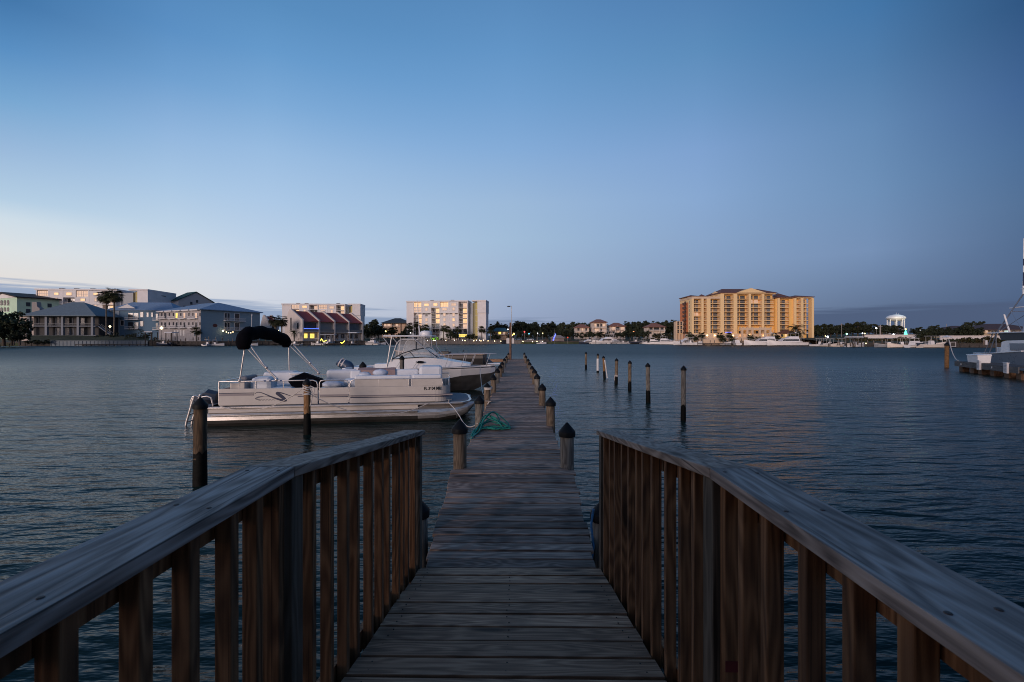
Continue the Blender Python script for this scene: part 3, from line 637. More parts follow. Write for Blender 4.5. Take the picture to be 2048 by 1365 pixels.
# bimini
q = MB(); pts = [(.02, 2.10), (.0, 2.26), (.06, 2.41), (.25, 2.53), (.7, 2.57), (1.2, 2.56), (1.75, 2.49), (2.2, 2.38), (2.42, 2.26), (2.44, 2.12)]
pts2 = []
for i in range(len(pts)-1):
    for k in range(3): t = k/3; pts2.append((pts[i][0]*(1-t)+pts[i+1][0]*t, pts[i][1]*(1-t)+pts[i+1][1]*t))
pts2.append(pts[-1])
q.tube([(.93+.13*v, v, z_+.02*math.sin(v*9)) for v, z_ in pts2], [.09+.095*min(1, math.sin(math.pi*(i+.6)/(len(pts2)+.2))*2.2)+.03*max(0, 1-i/9)+random.uniform(-.006, .006) for i in range(len(pts2))], 12)
q.build('canopy', canvas, pb, smooth=60)
for v, ap, la, lb in ((0, (.99, 2.2), pu(479.5), pu(553)), (2.44, (1.36, 2.16), pu(579, 2.44), pu(637, 2.44))):
    q = MB(); q.tube([(la, v, 1.23), (ap[0]-.03, v, 2.13)], .021, 8); q.tube([(lb, v, 1.25), (ap[0], v, 2.16)], .019, 8)
    q.tube([(lb+.03, v, 1.27), (lb-.3, v+.02, 1.62), (ap[0]+.1, v+.02, 2.21)], .022, 8); q.ball((lb-.26, v, 1.6), .045, n=8); q.ball((ap[0]-.02, v, 2.14), .05, n=8); q.ball((la, v, 1.25), .045, n=8); q.ball((lb, v, 1.26), .05, n=8); q.build('canopy_frame', tubing, pb, smooth=50)

# stern gear
q = MB(); q.loft([[(-.62, .85+.5*math.sin(a)*.5, .62+.2*math.cos(a)*.9) for a in [i*math.pi/4 for i in range(8)]], [(-.35, .85+.55*math.sin(a)*.5, .68+.26*math.cos(a)) for a in [i*math.pi/4 for i in range(8)]], [(-.08, .85+.5*math.sin(a)*.45, .64+.22*math.cos(a)) for a in [i*math.pi/4 for i in range(8)]]], closed=True)
q.box(-.5, -.15, .78, .92, -.4, .55); q.build('outboard_motor', mat('dark_engine', (.03, .035, .05), .4), pb, smooth=40)
q = MB()
for c_, w_, v in ((-.42, .2, .25), (-.1, .28, .1)):
    q.tube([(c_-w_*.5, v, .5), (c_-w_*.45, v, .68), (c_-w_*.2, v, .8), (c_+w_*.2, v, .82), (c_+w_*.6, v, .78), (c_+w_*.75, v, .6), (c_+w_*.75, v, .53)], .02, 8)
q.build('stern_handrail', tubing, pb, smooth=50)
q = MB()
for v in (.25, .55): q.tube([(-.42, v, .82), (-.5, v, .55), (-.62, v, .1), (-.66, v, -.15)], .03, 8)
for k in range(3): q.tube([(-.52-.05*k, .25, .5-.2*k), (-.52-.05*k, .55, .5-.2*k)], .02, 6)
q.build('ladder', tubing, pb, smooth=50)
cushion(-.32, .3, .02, 2.42, .5, .54, 'stern_platform', deckgrey, bv=.01)
q = MB(); q.tube([(6.5, .1, .54), (6.5, .1, .6)], .02, 6); q.tube([(6.42, .1, .6), (6.58, .1, .6)], .016, 6); q.build('cleat', galv, pb, smooth=50)
# its ropes
def W(u, v, z_): return Vector((SX+u*cT-v*sT, SY+u*sT+v*cT, z_))
wr = Vector((X(614.5, dB), dB, 0))
rope('rope', sag_path(W(.35, -.03, .56), wr+Vector((-.08, .02, Z(775, dB))), .32, 18), .0105, ropem, 'white mooring rope from the wrapped piling to the pontoon boat stern')
rope('rope', sag_path(wr+Vector((.08, .03, Z(790, dB))), W(5.9, -.04, .52), .42, 18), .0105, ropem, 'white mooring rope from the wrapped piling to the pontoon boat bow')
bow = W(6.5, .08, .58); L2p = L2+Vector((-.02, -.1, .02)); mid_ = Vector((X(920, 12.6), 12.6, Z(834, 12.6)))
rope('rope', [bow, bow+Vector((0, -.1, -.05)), bow.lerp(mid_, .5)+Vector((.02, -.1, 0)), mid_]+sag_path(mid_, L2p, .16, 10)[1:], .013, ropem, 'white knotted rope from the pontoon bow cleat to the green rope')
L4 = Vector((-.06+.0112*12.7-.752, 12.7, ZD+.5))
q = MB()
for k in range(3): q.tube([(L4.x+math.cos(a)*.115, L4.y+math.sin(a)*.115, L4.z-.05-.02*k+.015*math.sin(a)) for a in [i*.45 for i in range(15)]], .011, 6)
q.tube([(L4.x+.05, L4.y-.13, L4.z-.42), (L4.x, L4.y-.14, L4.z-.5), (L4.x-.06, L4.y-.2, L4.z-.62)], .013, 6); q.tube([(L4.x-.07, L4.y-.13, L4.z-.42), (L4.x+.09, L4.y-.12, L4.z-.43)], .011, 6)
tag(q.build('rope', ropem, smooth=60), 'white rope tied round the third dock piling next to the pontoon bow', 'rope')
# ------------------------------------------------------------------ white cabin boat behind
cb = thing('cabin_boat', 'white fishing cabin boat with hardtop and striped outboard moored past the pontoon', 'boat', (-7.55, 21.3, 0), R(2))
def hull(q, sts, mi=0, bottom=False):
    secs = []
    for x_, hb, zg, hc, zch, zk in sts:
        secs.append([(x_, -hb, zg), (x_, -hb*.98, zg-.12), (x_, -hc, zch), (x_, 0, zk), (x_, hc, zch), (x_, hb*.98, zg-.12), (x_, hb, zg)])
    for a, b_ in zip(secs, secs[1:]):
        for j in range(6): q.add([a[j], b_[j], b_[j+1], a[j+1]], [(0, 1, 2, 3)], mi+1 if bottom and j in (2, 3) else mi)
    q.add(secs[0], [tuple(range(7))], mi); q.add(secs[-1], [tuple(range(6, -1, -1))], mi)
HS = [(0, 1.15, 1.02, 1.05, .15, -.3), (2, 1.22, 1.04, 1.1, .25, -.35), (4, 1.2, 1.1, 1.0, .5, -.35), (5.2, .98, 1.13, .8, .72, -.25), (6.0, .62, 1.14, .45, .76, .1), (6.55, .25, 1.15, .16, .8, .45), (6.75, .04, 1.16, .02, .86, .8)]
q = MB(); hull(q, HS, 0, True); hb_ = q.build('hull', [whitegel, mat('shaded_bottom', (.07, .066, .064), .8, var=.4)], cb, smooth=40)  # hull below the chine coloured dark to stand for its shadowed underside
q = MB()
for s in (-1, 1):
    for (a, b_) in zip(HS, HS[1:]): q.bar((a[0], s*(a[1]+.01), a[2]-.05), (b_[0], s*(b_[1]+.01), b_[2]-.05), .03, .035)
q.build('rub_rail', mat('black_rub_rail', (.03, .03, .035), .5), hb_)
q = MB()
secs = [[(x_, -h, z0), (x_, -h*.92, z1), (x_, 0, z1+.06), (x_, h*.92, z1), (x_, h, z0)] for x_, h, z0, z1 in ((1.95, 1.12, 1.02, 1.3), (2.2, 1.08, 1.04, 1.5), (3.4, 1.02, 1.08, 1.57), (4.1, .92, 1.1, 1.52), (4.9, .72, 1.13, 1.36), (5.6, .45, 1.16, 1.24))]
q.loft(secs); q.build('cabin', whitegel, cb, smooth=40)
q = MB(); q.add([(x_, -1.045, z_) for x_, z_ in [(3.4+.2*math.cos(a), 1.36+.055*math.sin(a)) for a in [i*math.pi/6 for i in range(12)]]], [tuple(range(12))]); q.build('porthole', mat('black_glass', (.01, .012, .015), .1), cb)
q = MB(); q.prism([(-.02, -1.1), (1.95, -1.18), (1.95, 1.18), (-.02, 1.1)], .6, .62); q.box(.3, .9, -.5, .5, .62, 1.1); q.box(1.2, 1.8, -.35, .35, .62, 1.25); q.build('cockpit', whitem, cb)
q = MB(); q.box(-.04, .12, -1.1, 1.1, .6, 1.1); q.box(0, 1.95, -1.2, -1.1, .9, 1.07); q.box(0, 1.95, 1.1, 1.2, .9, 1.12); q.build('coaming', whitegel, cb, bevel=.02)
fr = mat('dark_frame', (.03, .035, .045), .4); clear = glass('clear_vinyl', (.75, .74, .74), .28, .1); shieldg = glass('windshield_glass', (.55, .62, .68), .35)
q = MB()
for s in (-1, 1):
    q.tube([(2.15, s*1.0, 1.5), (2.6, s*.98, 1.75), (3.1, s*.92, 1.92), (3.55, s*.8, 1.98), (3.62, s*.3, 1.99)], .022, 6)
    q.tube([(2.15, s*1.02, 1.5), (3.4, s*.98, 1.58), (4.15, s*.75, 1.57), (4.3, s*.3, 1.57)], .02, 6); q.tube([(3.55, s*.8, 1.98), (4.15, s*.75, 1.57)], .02, 6)
    q.tube([(3.2, s*.9, 1.93), (3.2, s*.9, 2.48)], .025, 6); q.tube([(2.9, s*.95, 1.85), (3.15, s*1.0, 1.57)], .014, 6)
q.tube([(3.62, -.3, 1.99), (3.62, .3, 1.99)], .022, 6); q.tube([(4.3, -.3, 1.57), (4.3, .3, 1.57)], .02, 6); q.build('windshield_frame', fr, cb, smooth=50)
q = MB()
for s in (-1, 1):
    q.add([(2.15, s*1.0, 1.51), (2.6, s*.98, 1.74), (3.1, s*.92, 1.91), (3.55, s*.8, 1.97), (4.15, s*.75, 1.58), (3.4, s*.98, 1.57)], [(0, 1, 2, 3, 4, 5)])
    q.add([(3.55, s*.8, 1.97), (4.15, s*.75, 1.58), (4.3, s*.3, 1.58), (3.62, s*.3, 1.98)], [(0, 1, 2, 3)])
q.add([(3.62, -.3, 1.98), (4.3, -.3, 1.58), (4.3, .3, 1.58), (3.62, .3, 1.98)], [(0, 1, 2, 3)]); q.build('windshield', shieldg, cb)
for s in (-1, 1):
    q = MB(); q.add([(2.2, s*.99, 1.55), (2.6, s*.97, 1.77), (3.18, s*.9, 1.95), (3.18, s*.88, 2.42), (2.5, s*.9, 2.42), (2.42, s*.92, 2.3)], [(0, 1, 2, 3, 4, 5)]); q.add([(3.2, s*.9, 1.95), (3.58, s*.8, 1.99), (3.6, s*.8, 2.46), (3.2, s*.88, 2.46)], [(0, 1, 2, 3)]); q.build('side_curtain', clear, cb)
q = MB(); q.prism([(1.72, -.9), (1.8, -1.0), (3.6, -1.0), (3.9, -.8), (3.9, .8), (3.6, 1.0), (1.8, 1.0), (1.72, .9)], 2.5, 2.56); ht = q.build('hardtop', whitegel, cb, bevel=.02)
for s in (-1, 1):
    q = MB(); q.tube([(1.92, s*1.1, 1.1), (1.98, s*1.05, 1.5), (2.12, s*.98, 2.5)], .025, 7); q.tube([(2.1, s*1.08, 1.4), (2.35, s*1.0, 2.2), (2.45, s*.97, 2.32), (2.6, s*.95, 2.36), (3.3, s*.93, 2.36)], .022, 7)
    q.tube([(3.0, s*.97, 2.5), (3.45, s*.98, 2.1), (4.1, s*.95, 1.53)], .022, 7); q.tube([(1.74, s*.95, 2.46), (2.02, s*1.0, 2.1)], .02, 7); q.tube([(2.02, s*1.0, 2.05), (2.3, s*1.0, 2.05)], .016, 6)
    q.tube([(3.85, s*.8, 2.5), (3.9, s*.85, 2.0), (4.25, s*.8, 1.55)], .016, 6); q.build('hardtop_frame', tubing, ht, smooth=50)
q = MB(); q.lathe([(.24, 0), (.27, .04), (.27, .14), (.22, .2), (.1, .22)], (3.55, -.3, 2.56), 16); q.build('radar_dome', whitegel, ht, smooth=40)
q = MB(); q.tube([(3.3, -.6, 2.56), (3.25, -.6, 3.0)], .012, 6); q.tube([(3.1, .7, 2.56), (2.95, .75, 4.3)], .014, 6); q.build('antenna', whitegel, ht, smooth=50)
q = MB()
for s in (-1, 1):
    q.tube([(4.25, s*.82, 1.62), (4.6, s*.9, 1.68), (5.4, s*.78, 1.69), (6.1, s*.45, 1.7), (6.8, s*.08, 1.7)], .016, 6)
    for x_, h_, dx in ((2.35, 1.2, .18), (3.1, 1.18, .2), (4.5, 1.02, .18), (5.2, .9, .2), (5.6, .72, .22), (6.3, .38, .22)): 
        zt = 1.69 if x_ > 4 else 1.4
        q.tube([(x_, s*h_, 1.1), (x_+dx, s*(h_-.08), zt)], .013, 6)
q.tube([(6.8, -.08, 1.7), (6.8, .08, 1.7)], .016, 6); q.build('bow_rail', tubing, cb, smooth=50)
q = MB(); q.prism([(6.4, -.16), (6.98, -.1), (6.98, .1), (6.4, .16)], 1.2, 1.25); q.build('bow_pulpit', whitegel, cb, bevel=.01)
# outboard with striped cowling, tilted
q = MB(); blue = mat('blue_cowling', (.025, .05, .1), .35); ang = R(-28)
def rotp(x_, y_, z_): return (-.25+x_*math.cos(ang)-z_*math.sin(ang), y_, 1.12+x_*math.sin(ang)+z_*math.cos(ang))
secs = []
for x_, hw, z0, z1 in ((-.42, .1, -.12, .08), (-.34, .17, -.16, .2), (-.1, .21, -.18, .3), (.15, .21, -.18, .32), (.32, .18, -.15, .24), (.4, .1, -.08, .12)):
    secs.append([rotp(x_, hw*math.sin(a), (z0+z1)/2+(z1-z0)/2*math.cos(a)) for a in [i*math.pi/6 for i in range(12)]])
q.loft(secs, closed=True); eng = q.build('outboard_motor', blue, cb, smooth=40)
q = MB()
for x_, wd in ((-.3, .05), (-.16, .05), (.02, .045)):
    sec = [[rotp(x_+k*wd, (.2+.004)*math.sin(a)*1.03, .06+.235*math.cos(a)+.005) for a in [i*math.pi/6 for i in range(13)]] for k in (0, 1)]
    q.loft(sec, cap=False)
q.build('cowling_stripe', mat('white_stripe', (.55, .5, .5), .4), eng, smooth=40)
q = MB(); q.loft([[rotp(-.05, -.07, -.2), rotp(.15, -.07, -.2), rotp(.15, .07, -.2), rotp(-.05, .07, -.2)], [rotp(-.45, -.05, -.75), rotp(-.3, -.05, -.8), rotp(-.3, .05, -.8), rotp(-.45, .05, -.75)]], closed=True); q.build('lower_unit', mat('grey_engine_leg', (.2, .18, .18), .5), eng)
rope('rope', sag_path(Vector((-7.55+6.1, 20.75, 1.1)), Vector((-.06+.0112*12.7-.82, 12.75, ZD+.38)), .55, 16), .012, ropem, 'white mooring rope hanging from the cabin boat bow to a dock piling')
# ------------------------------------------------------------------ dark boat at the far end
db = thing('skiff', 'black hulled open boat with tan gunwale berthed behind the cabin boat bow', 'boat', (X(970, 31), 31, 0), R(176))
dark = mat('black_hull', (.012, .011, .012), .35, var=.3); tan = mat('tan_gunwale', (.4, .27, .2), .5, var=.12)
DS = [(0, 1.1, 1.38, 1.0, .15, -.2), (2.5, 1.15, 1.36, 1.0, .15, -.2), (4.3, .95, 1.42, .7, .3, -.15), (5.6, .5, 1.52, .25, .6, .2), (6.2, .06, 1.6, .03, 1.3, 1.1)]
q = MB(); hull(q, DS); dh = q.build('hull', dark, db, smooth=40)
q = MB()
for s in (-1, 1):
    for a, b_ in zip(DS, DS[1:]): q.bar((a[0], s*a[1], a[2]+.03), (b_[0], s*b_[1], b_[2]+.03), .2, .07)
q.bar((0, -1.1, 1.41), (0, 1.1, 1.41), .2, .07); q.build('gunwale', tan, dh, bevel=.015)
q = MB()
for a, b_ in zip(DS[:-1], DS[1:]):
    for s in (-1, 1): q.bar((a[0], s*(a[1]+.004), a[2]-.14), (b_[0], s*(b_[1]+.004), b_[2]-.14), .02, .2)
q.build('hull_band', mat('grey_brown_band', (.09, .075, .07), .5), dh)
q = MB(); q.box(2.4, 3.1, -.4, .4, .7, 1.6); q.box(1.5, 1.9, -.4, .4, .7, 1.5); q.build('console', dark, db, bevel=.04)
q = MB(); q.tube([(2.6, -.3, 1.58), (2.7, -.3, 1.72), (2.7, .3, 1.72)], .02, 6); q.tube([(1.6, -.35, 1.5), (1.5, -.35, 1.68)], .03, 6); q.tube([(3.3, 0, 1.45), (3.4, 0, 1.7)], .025, 6); q.build('grab_rail', fr, db, smooth=50)
q = MB(); q.loft([[(-.1-.25*k, .2*math.sin(a)*(1-.2*k), .95-.2*k+.25*math.cos(a)) for a in [i*math.pi/5 for i in range(10)]] for k in (0, 1, 2)], closed=True); q.box(-.75, -.55, -.05, .05, .1, .55); q.build('outboard_motor', mat('grey_engine', (.12, .12, .13), .45), db, smooth=40)
# ------------------------------------------------------------------ right-hand dock with sport boat
A0 = Vector((X(1912, 34.8), 34.8, 0)); A1 = Vector((X(2048, 26.5), 26.5, 0)); dv = (A1-A0); LD = dv.length; RA = math.atan2(dv.y, dv.x)
rd = thing('side_dock', 'low dark dock on square posts in front of the sport boat', 'dock', A0, RA)
q = MB()
for i in range(44): q.box(i*.2, i*.2+.19, 0, 1.5, .69, .73)
q.build('deck_boards', wood('dark_dock_wood', (.03, .025, .022), (.07, .06, .055), (.12, .105, .1), 1, fine=18), rd)
q = MB(); q.box(-.05, 8.8, -.06, -.003, .36, .735); q.box(-.08, -.03, -.06, 1.5, .4, .735); q.build('fascia_board', wood('grey_fascia_wood', (.05, .045, .045), (.1, .095, .095), (.16, .15, .15), 0, fine=14), rd)
bpw = wood('brown_post_wood', (.05, .025, .012), (.12, .06, .03), (.2, .12, .07), 2, fine=9)
for u in (.7, 2.5, 3.7, 5.4, 7.2, 8.6):
    for v_ in (.05, 1.0): MB().box(u-.28, u+.28, v_, v_+.4, -.5, .36).build('pile', bpw, rd)
q = MB()
for u in (1.0, 5.6): q.box(u, u+.13, -.075, -.061, .5, .62)
q.build('number_plate', mat('pale_plate', (.55, .5, .5), .5), rd)
def shorebox(loc, label):
    t = thing('dock_box', label, 'dock box', loc, RA); q = MB()
    q.hexa([(0, 0, 0), (1.62, 0, 0), (1.62, .65, 0), (0, .65, 0), (-.05, -.04, .52), (1.67, -.04, .52), (1.67, .69, .52), (-.05, .69, .52)]); q.build('body', whitegel, t, bevel=.03)
    MB().hexa([(-.08, -.07, .525), (1.7, -.07, .525), (1.7, .72, .525), (-.08, .72, .525), (-.08, -.07, .58), (1.7, -.07, .58), (1.66, .68, .62), (-.04, .68, .62)]).build('lid', whitegel, t, bevel=.02)
shorebox(A0+dv*(1.75/LD)+Vector((.38, -.17, .735)).normalized()*.0+Vector((.2, .1, .735)), 'white moulded dock box on the side dock')
def pedestal(u, label):
    t = thing('power_pedestal', label, 'power box', A0+dv*(u/LD)+Vector((0, 0, .3)), RA)
    MB().box(-.21, .21, -.17, -.063, 0, .62).build('cabinet', mat('pale_cabinet', (.6, .57, .58), .5), t, bevel=.012)
    q = MB(); q.box(-.23, .23, -.19, -.05, .62, .66); q.build('lid', whitegel, t); q = MB()
    for k in range(5): q.box(-.16+random.uniform(0, .04), .17-random.uniform(0, .1), -.174, -.171, .12+.09*k, .12+.09*k+(.022 if k else .04))
    q.build('label_lines', mat('grey_print', (.2, .2, .22), .6), t)
pedestal(4.05, 'white notice panel on the side dock beside the dock box'); pedestal(7.6, 'white notice panel on the side dock nearest the right edge')
t = piling(X(1893.5, 39), 39, Z(686.5, 39)+.06, .15, 'thick brown piling with a white rope off the end of the side dock', GW, m=pilew3)
tip = Vector((X(1900, 38.8), 38.8, 2.1))
rope('rope', sag_path(tip+Vector((-.1, 0, .3)), A0+Vector((.35, .2, .78)), .4, 14), .03, ropem, 'white rope hanging from the thick piling to the side dock')
sb_o = Vector((X(1993, 37.5)+2.1, 38.6, 0)); sb = thing('sport_boat', 'large white sport fishing boat with tower cropped by the frame edge', 'boat', sb_o, RA)
bluehull = mat('grey_blue_hull', (.14, .17, .22), .3, var=.06)
q = MB(); secs = []
for x_, hb, zg in ((-1.2, 1.7, 1.15), (0, 1.85, 1.15), (3, 1.95, 1.25), (7, 1.9, 1.5), (10, 1.4, 1.9), (12, .3, 2.3)):
    secs.append([(x_, -hb, zg), (x_, -hb*.9, .1), (x_, 0, -.4), (x_, hb*.9, .1), (x_, hb, zg)])
q.loft(secs); h_ = q.build('hull', bluehull, sb, smooth=40)
q = MB()
for s in (-1, 1):
    for (a, b_) in (((-1.2, 1.7, 1.15), (0, 1.85, 1.15)), ((0, 1.85, 1.15), (3, 1.95, 1.25)), ((3, 1.95, 1.25), (7, 1.9, 1.5))): q.bar((a[0], s*(a[1]-.12), a[2]+.04), (b_[0], s*(b_[1]-.12), b_[2]+.04), .36, .08)
q.bar((-1.15, -1.6, 1.19), (-1.15, 1.6, 1.19), .4, .09); q.build('gunwale', whitegel, h_, bevel=.02)
q = MB(); q.loft([[(x_, -1.45, 1.15), (x_, -1.35, zt), (x_, 1.35, zt), (x_, 1.45, 1.15)] for x_, zt in ((2.6, 2.2), (3.2, 2.3), (6.5, 2.35), (8.2, 1.8))]); q.build('cabin', whitegel, sb, bevel=.04)
q = MB(); q.hexa([(4.2, -1.47, 1.55), (6.2, -1.47, 1.55), (6.2, -1.42, 1.55), (4.2, -1.42, 1.55), (4.0, -1.42, 2.1), (6.2, -1.42, 2.1), (6.2, -1.37, 2.1), (4.0, -1.37, 2.1)]); q.build('window', mat('smoked_glass', (.05, .06, .075), .08), sb)
MB().box(1.3, 2.2, -1.2, -.2, .8, 1.75).build('cockpit_cabinet', whitegel, sb, bevel=.04)
MB().box(1.5, 2.4, .1, 1.2, .8, 1.65).build('cockpit_cabinet', whitegel, sb, bevel=.04)
q = MB(); q.box(.6, 6.2, -1.5, 1.5, 2.9, 2.98); q.build('hardtop', whitegel, sb, bevel=.03)
MB().hexa([(2.4, -1.3, 2.36), (6.4, -1.3, 2.36), (6.4, 1.3, 2.36), (2.4, 1.3, 2.36), (2.2, -1.38, 2.89), (6.2, -1.38, 2.89), (6.2, 1.38, 2.89), (2.2, 1.38, 2.89)]).build('bridge_curtain', mat('grey_curtain', (.06, .065, .075), .4), sb)
grey = mat('tower_tube', (.22, .25, .31), .35, .5)
q = MB()
for s in (-1, 1):
    q.tube([(.9, s*1.45, 1.2), (1.9, s*1.4, 2.9), (3.3, s*1.05, 4.6), (4.4, s*.6, 6.3)], .05, 7); q.tube([(1.5, s*1.45, 2.9), (.5, s*1.6, 1.3)], .03, 6); q.tube([(1.9, s*1.4, 2.9), (1.9, s*1.4, 1.25)], .035, 6)
    q.tube([(5.6, s*1.3, 2.9), (4.9, s*.6, 6.3)], .05, 7); q.tube([(1.9, s*1.4, 2.9), (5.3, s*.9, 4.4)], .025, 6); q.tube([(5.6, s*1.3, 2.95), (3.3, s*1.05, 4.6)], .025, 6)
q.tube([(3.3, -1.05, 4.6), (3.3, 1.05, 4.6)], .03, 6); q.build('tower', grey, sb, smooth=50)
q = MB(); q.tube([(3.2, -1.1, 3.0), (2.9, -1.3, 4.4)], .06, 7); q.tube([(3.0, -1.0, 4.9), (4.6, -.4, 4.95)], .045, 7); q.box(3.9, 5.3, -.75, .75, 6.3, 6.36); q.tube([(4.2, -.7, 5.9), (4.2, -.7, 6.9)], .07, 7); q.build('tower_platform', whitegel, sb, smooth=50)
q = MB(); a = Vector((4.7, -.9, 6.5)); tp = Vector((4.85, -.95, 10.1))
for k in range(7): q.tube([a.lerp(tp, k/7), a.lerp(tp, (k+.98)/7)], .05-.003*k, 7, mi=1 if k in (0, 1, 3) else 0)
q.build('outrigger', [whitegel, navy], sb, smooth=50)
MB().ball((1.0, -1.35, 1.1), .25, (1.6, .6, 1)).build('fender', mat('blue_fender', (.02, .08, .22), .4), sb, smooth=50)
# ------------------------------------------------------------------ unseen house added behind the viewpoint to shade the foreground
hs = thing('shade_house', 'unseen dark timber house added behind the viewpoint to shade the ramp', 'house', (-2, -9, .7))
q = MB(); q.box(-8, 8, -8, 0, 0, 5.5); q.build('wall', mat('dark_siding', (.06, .05, .045), .8, var=.2), hs)
q = MB(); q.wallprism([(-8.6, 5.5), (8.6, 5.5), (0, 8.0)], -8.5, .5); q.build('roof', mat('dark_shingle', (.04, .04, .042), .9, var=.3, scale=4), hs)
# ------------------------------------------------------------------ far shore: building kit
wallw = mat('white_stucco', (.74, .7, .69), .8, var=.05, scale=.3, dirt=((.5, .47, .46), .25, .3))
darkglass = mat('dark_window_glass', (.035, .04, .05), .12, var=.3, scale=.4)
bluish = mat('blue_grey_glass', (.1, .13, .16), .15, var=.3, scale=.4)
lit = emit('lit_window', (1, .6, .3), .85); litsoft = emit('soft_lit_window', (1, .68, .48), .42); lityel = emit('yellow_lit_window', (1, .72, .15), 1.3)
railm = mat('balcony_rail', (.5, .47, .46), .5); slabm = mat('pale_slab', (.6, .56, .54), .8)
shade = mat('shaded_recess', (.12, .12, .12), .9)
class Fac:
    """a building whose front runs from photo column px0 (at depth d0) to px1, turned by th degrees"""
    def __init__(s, name, label, cat, px0, px1, d0, th=0, zb=1.6, group=None):
        s.x0 = X(px0, d0); s.d0 = d0; s.c, s.s_ = math.cos(R(th)), math.sin(R(th)); s.zb = zb
        s.t = thing(name, label, cat, (s.x0, d0, zb), R(th), group); s.L = s.u(px1)
    def u(s, px, y=0.0):
        k = (px-CX)/F; x0 = s.x0-y*s.s_; d = s.d0+y*s.c
        return (k*d-x0)/(s.c-k*s.s_)
    def z(s, px, py, y=0.0): return Z(py, s.d0+y*s.c+s.u(px, y)*s.s_)-s.zb
    def rect(s, px0, px1, py0, py1, y=0.0):
        m_ = (px0+px1)/2
        return s.u(px0, y), s.u(px1, y), s.z(m_, py1, y), s.z(m_, py0, y)
    def win(s, px0, px1, py0, py1, m=None, y=0.0, nm='window', par=None, d=.12, frame=None):
        a, b_, z0, z1 = s.rect(px0, px1, py0, py1, y)
        o = MB().box(a, b_, y-d, y+.02, z0, z1).build(nm, m or darkglass, par or s.t)
        if frame:
            q = MB(); f = .14
            q.box(a-f, a, y-d-.05, y, z0-f, z1+f); q.box(b_, b_+f, y-d-.05, y, z0-f, z1+f); q.box(a, b_, y-d-.05, y, z1, z1+f); q.box(a, b_, y-d-.05, y, z0-f, z0); q.build('frame', frame, o)
        return o
    def balcony(s, px0, px1, pyf, h=1.0, depth=1.4, y=0.0, slab=None, rail=None, bal=.5):
        a, b_ = s.u(px0, y), s.u(px1, y); zf = s.z((px0+px1)/2, pyf, y)
        o = MB().box(a, b_, y-depth, y-.005, zf-.22, zf).build('balcony', slab or slabm, s.t)
        q = MB(); yy = y-depth+.04
        q.box(a, b_, yy, yy+.07, zf+h-.09, zf+h); q.box(a, b_, yy, yy+.05, zf+.1, zf+.18)
        k = max(2, int((b_-a)/bal))
        for i in range(k+1): q.box(a+(b_-a-.06)*i/k, a+(b_-a-.06)*i/k+.06, yy, yy+.05, zf, zf+h-.09)
        q.build('railing', rail or railm, o)
        return o
def hip(q, x0, x1, y0, y1, z0, z1, ov=.6, ri=None, th=.3):
    x0 -= ov; x1 += ov; y0 -= ov; y1 += ov; ym = (y0+y1)/2; r = ri if ri is not None else (y1-y0)/2
    r = min(r, (x1-x0)/2-.05)
    vs = [(x0, y0, z0), (x1, y0, z0), (x1, y1, z0), (x0, y1, z0), (x0, y0, z0-th), (x1, y0, z0-th), (x1, y1, z0-th), (x0, y1, z0-th), (x0+r, ym, z1), (x1-r, ym, z1)]
    q.add(vs, [(0, 1, 9, 8), (1, 2, 9), (2, 3, 8, 9), (3, 0, 8), (4, 7, 6, 5), (0, 4, 5, 1), (1, 5, 6, 2), (2, 6, 7, 3), (3, 7, 4, 0)])
def roofm(name, col): return mat(name, col, .75, var=.22, scale=1.2, bump=.05, stretch=(1, 1, 6))
# ---- mint house
f = Fac('mint_house', 'floodlit mint green villa with white gable and arched windows', 'house', -20, 34, 236, -24, 2)
mint = mat('mint_stucco', (.5, .66, .5), .8, var=.05, scale=.3); D = 17
ez, rz_ = f.z(10, 597), f.z(8, 586.5)
MB().box(0, f.L, 0, D, -1, ez).build('wall', mint, f.t)
q = MB(); q.wallprism([(-.8, ez), (f.L+.8, ez), (f.L/2, rz_-.3)], -.25, 0); q.build('gable', wallw, f.t)
q = MB(); k = .55; q.wallprism([(-1.3, ez-.2), (f.L/2, rz_-.25), (f.L+1.3, ez-.2), (f.L+1.3, ez+.35), (f.L/2, rz_+k), (-1.3, ez+.35)], -.9, D+.8); q.build('roof', roofm('black_roof', (.02, .02, .022)), f.t)
for c_ in (3.5, 10, 16.5):
    for zt, zb_ in ((600.5, 611), (615, 624)):
        a, b_, z0, z1 = f.rect(c_-2.2, c_+2.2, zt, zb_); q = MB()
        q.wallprism([(a, z0), (b_, z0), (b_, z1-.8)]+[((a+b_)/2+(b_-a)/2*math.cos(t_), z1-.8+.8*math.sin(t_)) for t_ in [math.pi*i/6 for i in range(1, 6)]]+[(a, z1-.8)], -.15, .02)
        o = q.build('arched_window', darkglass, f.t)
        q = MB(); q.box(a-.1, b_+.1, -.5, -.15, z0-.1, z0+.1); q.box(a, b_, -.45, -.4, z0+.8, z0+.9); q.build('sill', wallw, o)
for k in (4, 12):
    for z0 in (ez-3.2, ez-6.5): MB().box(f.L-.02, f.L+.1, k-.8, k+.8, z0-1, z0+1).build('window', darkglass, f.t)
spot('villa_floodlight', (X(22, 222), 217, 5), (X(12, 236), 236, 9), 5200, (.85, 1, .78), .6, 100)
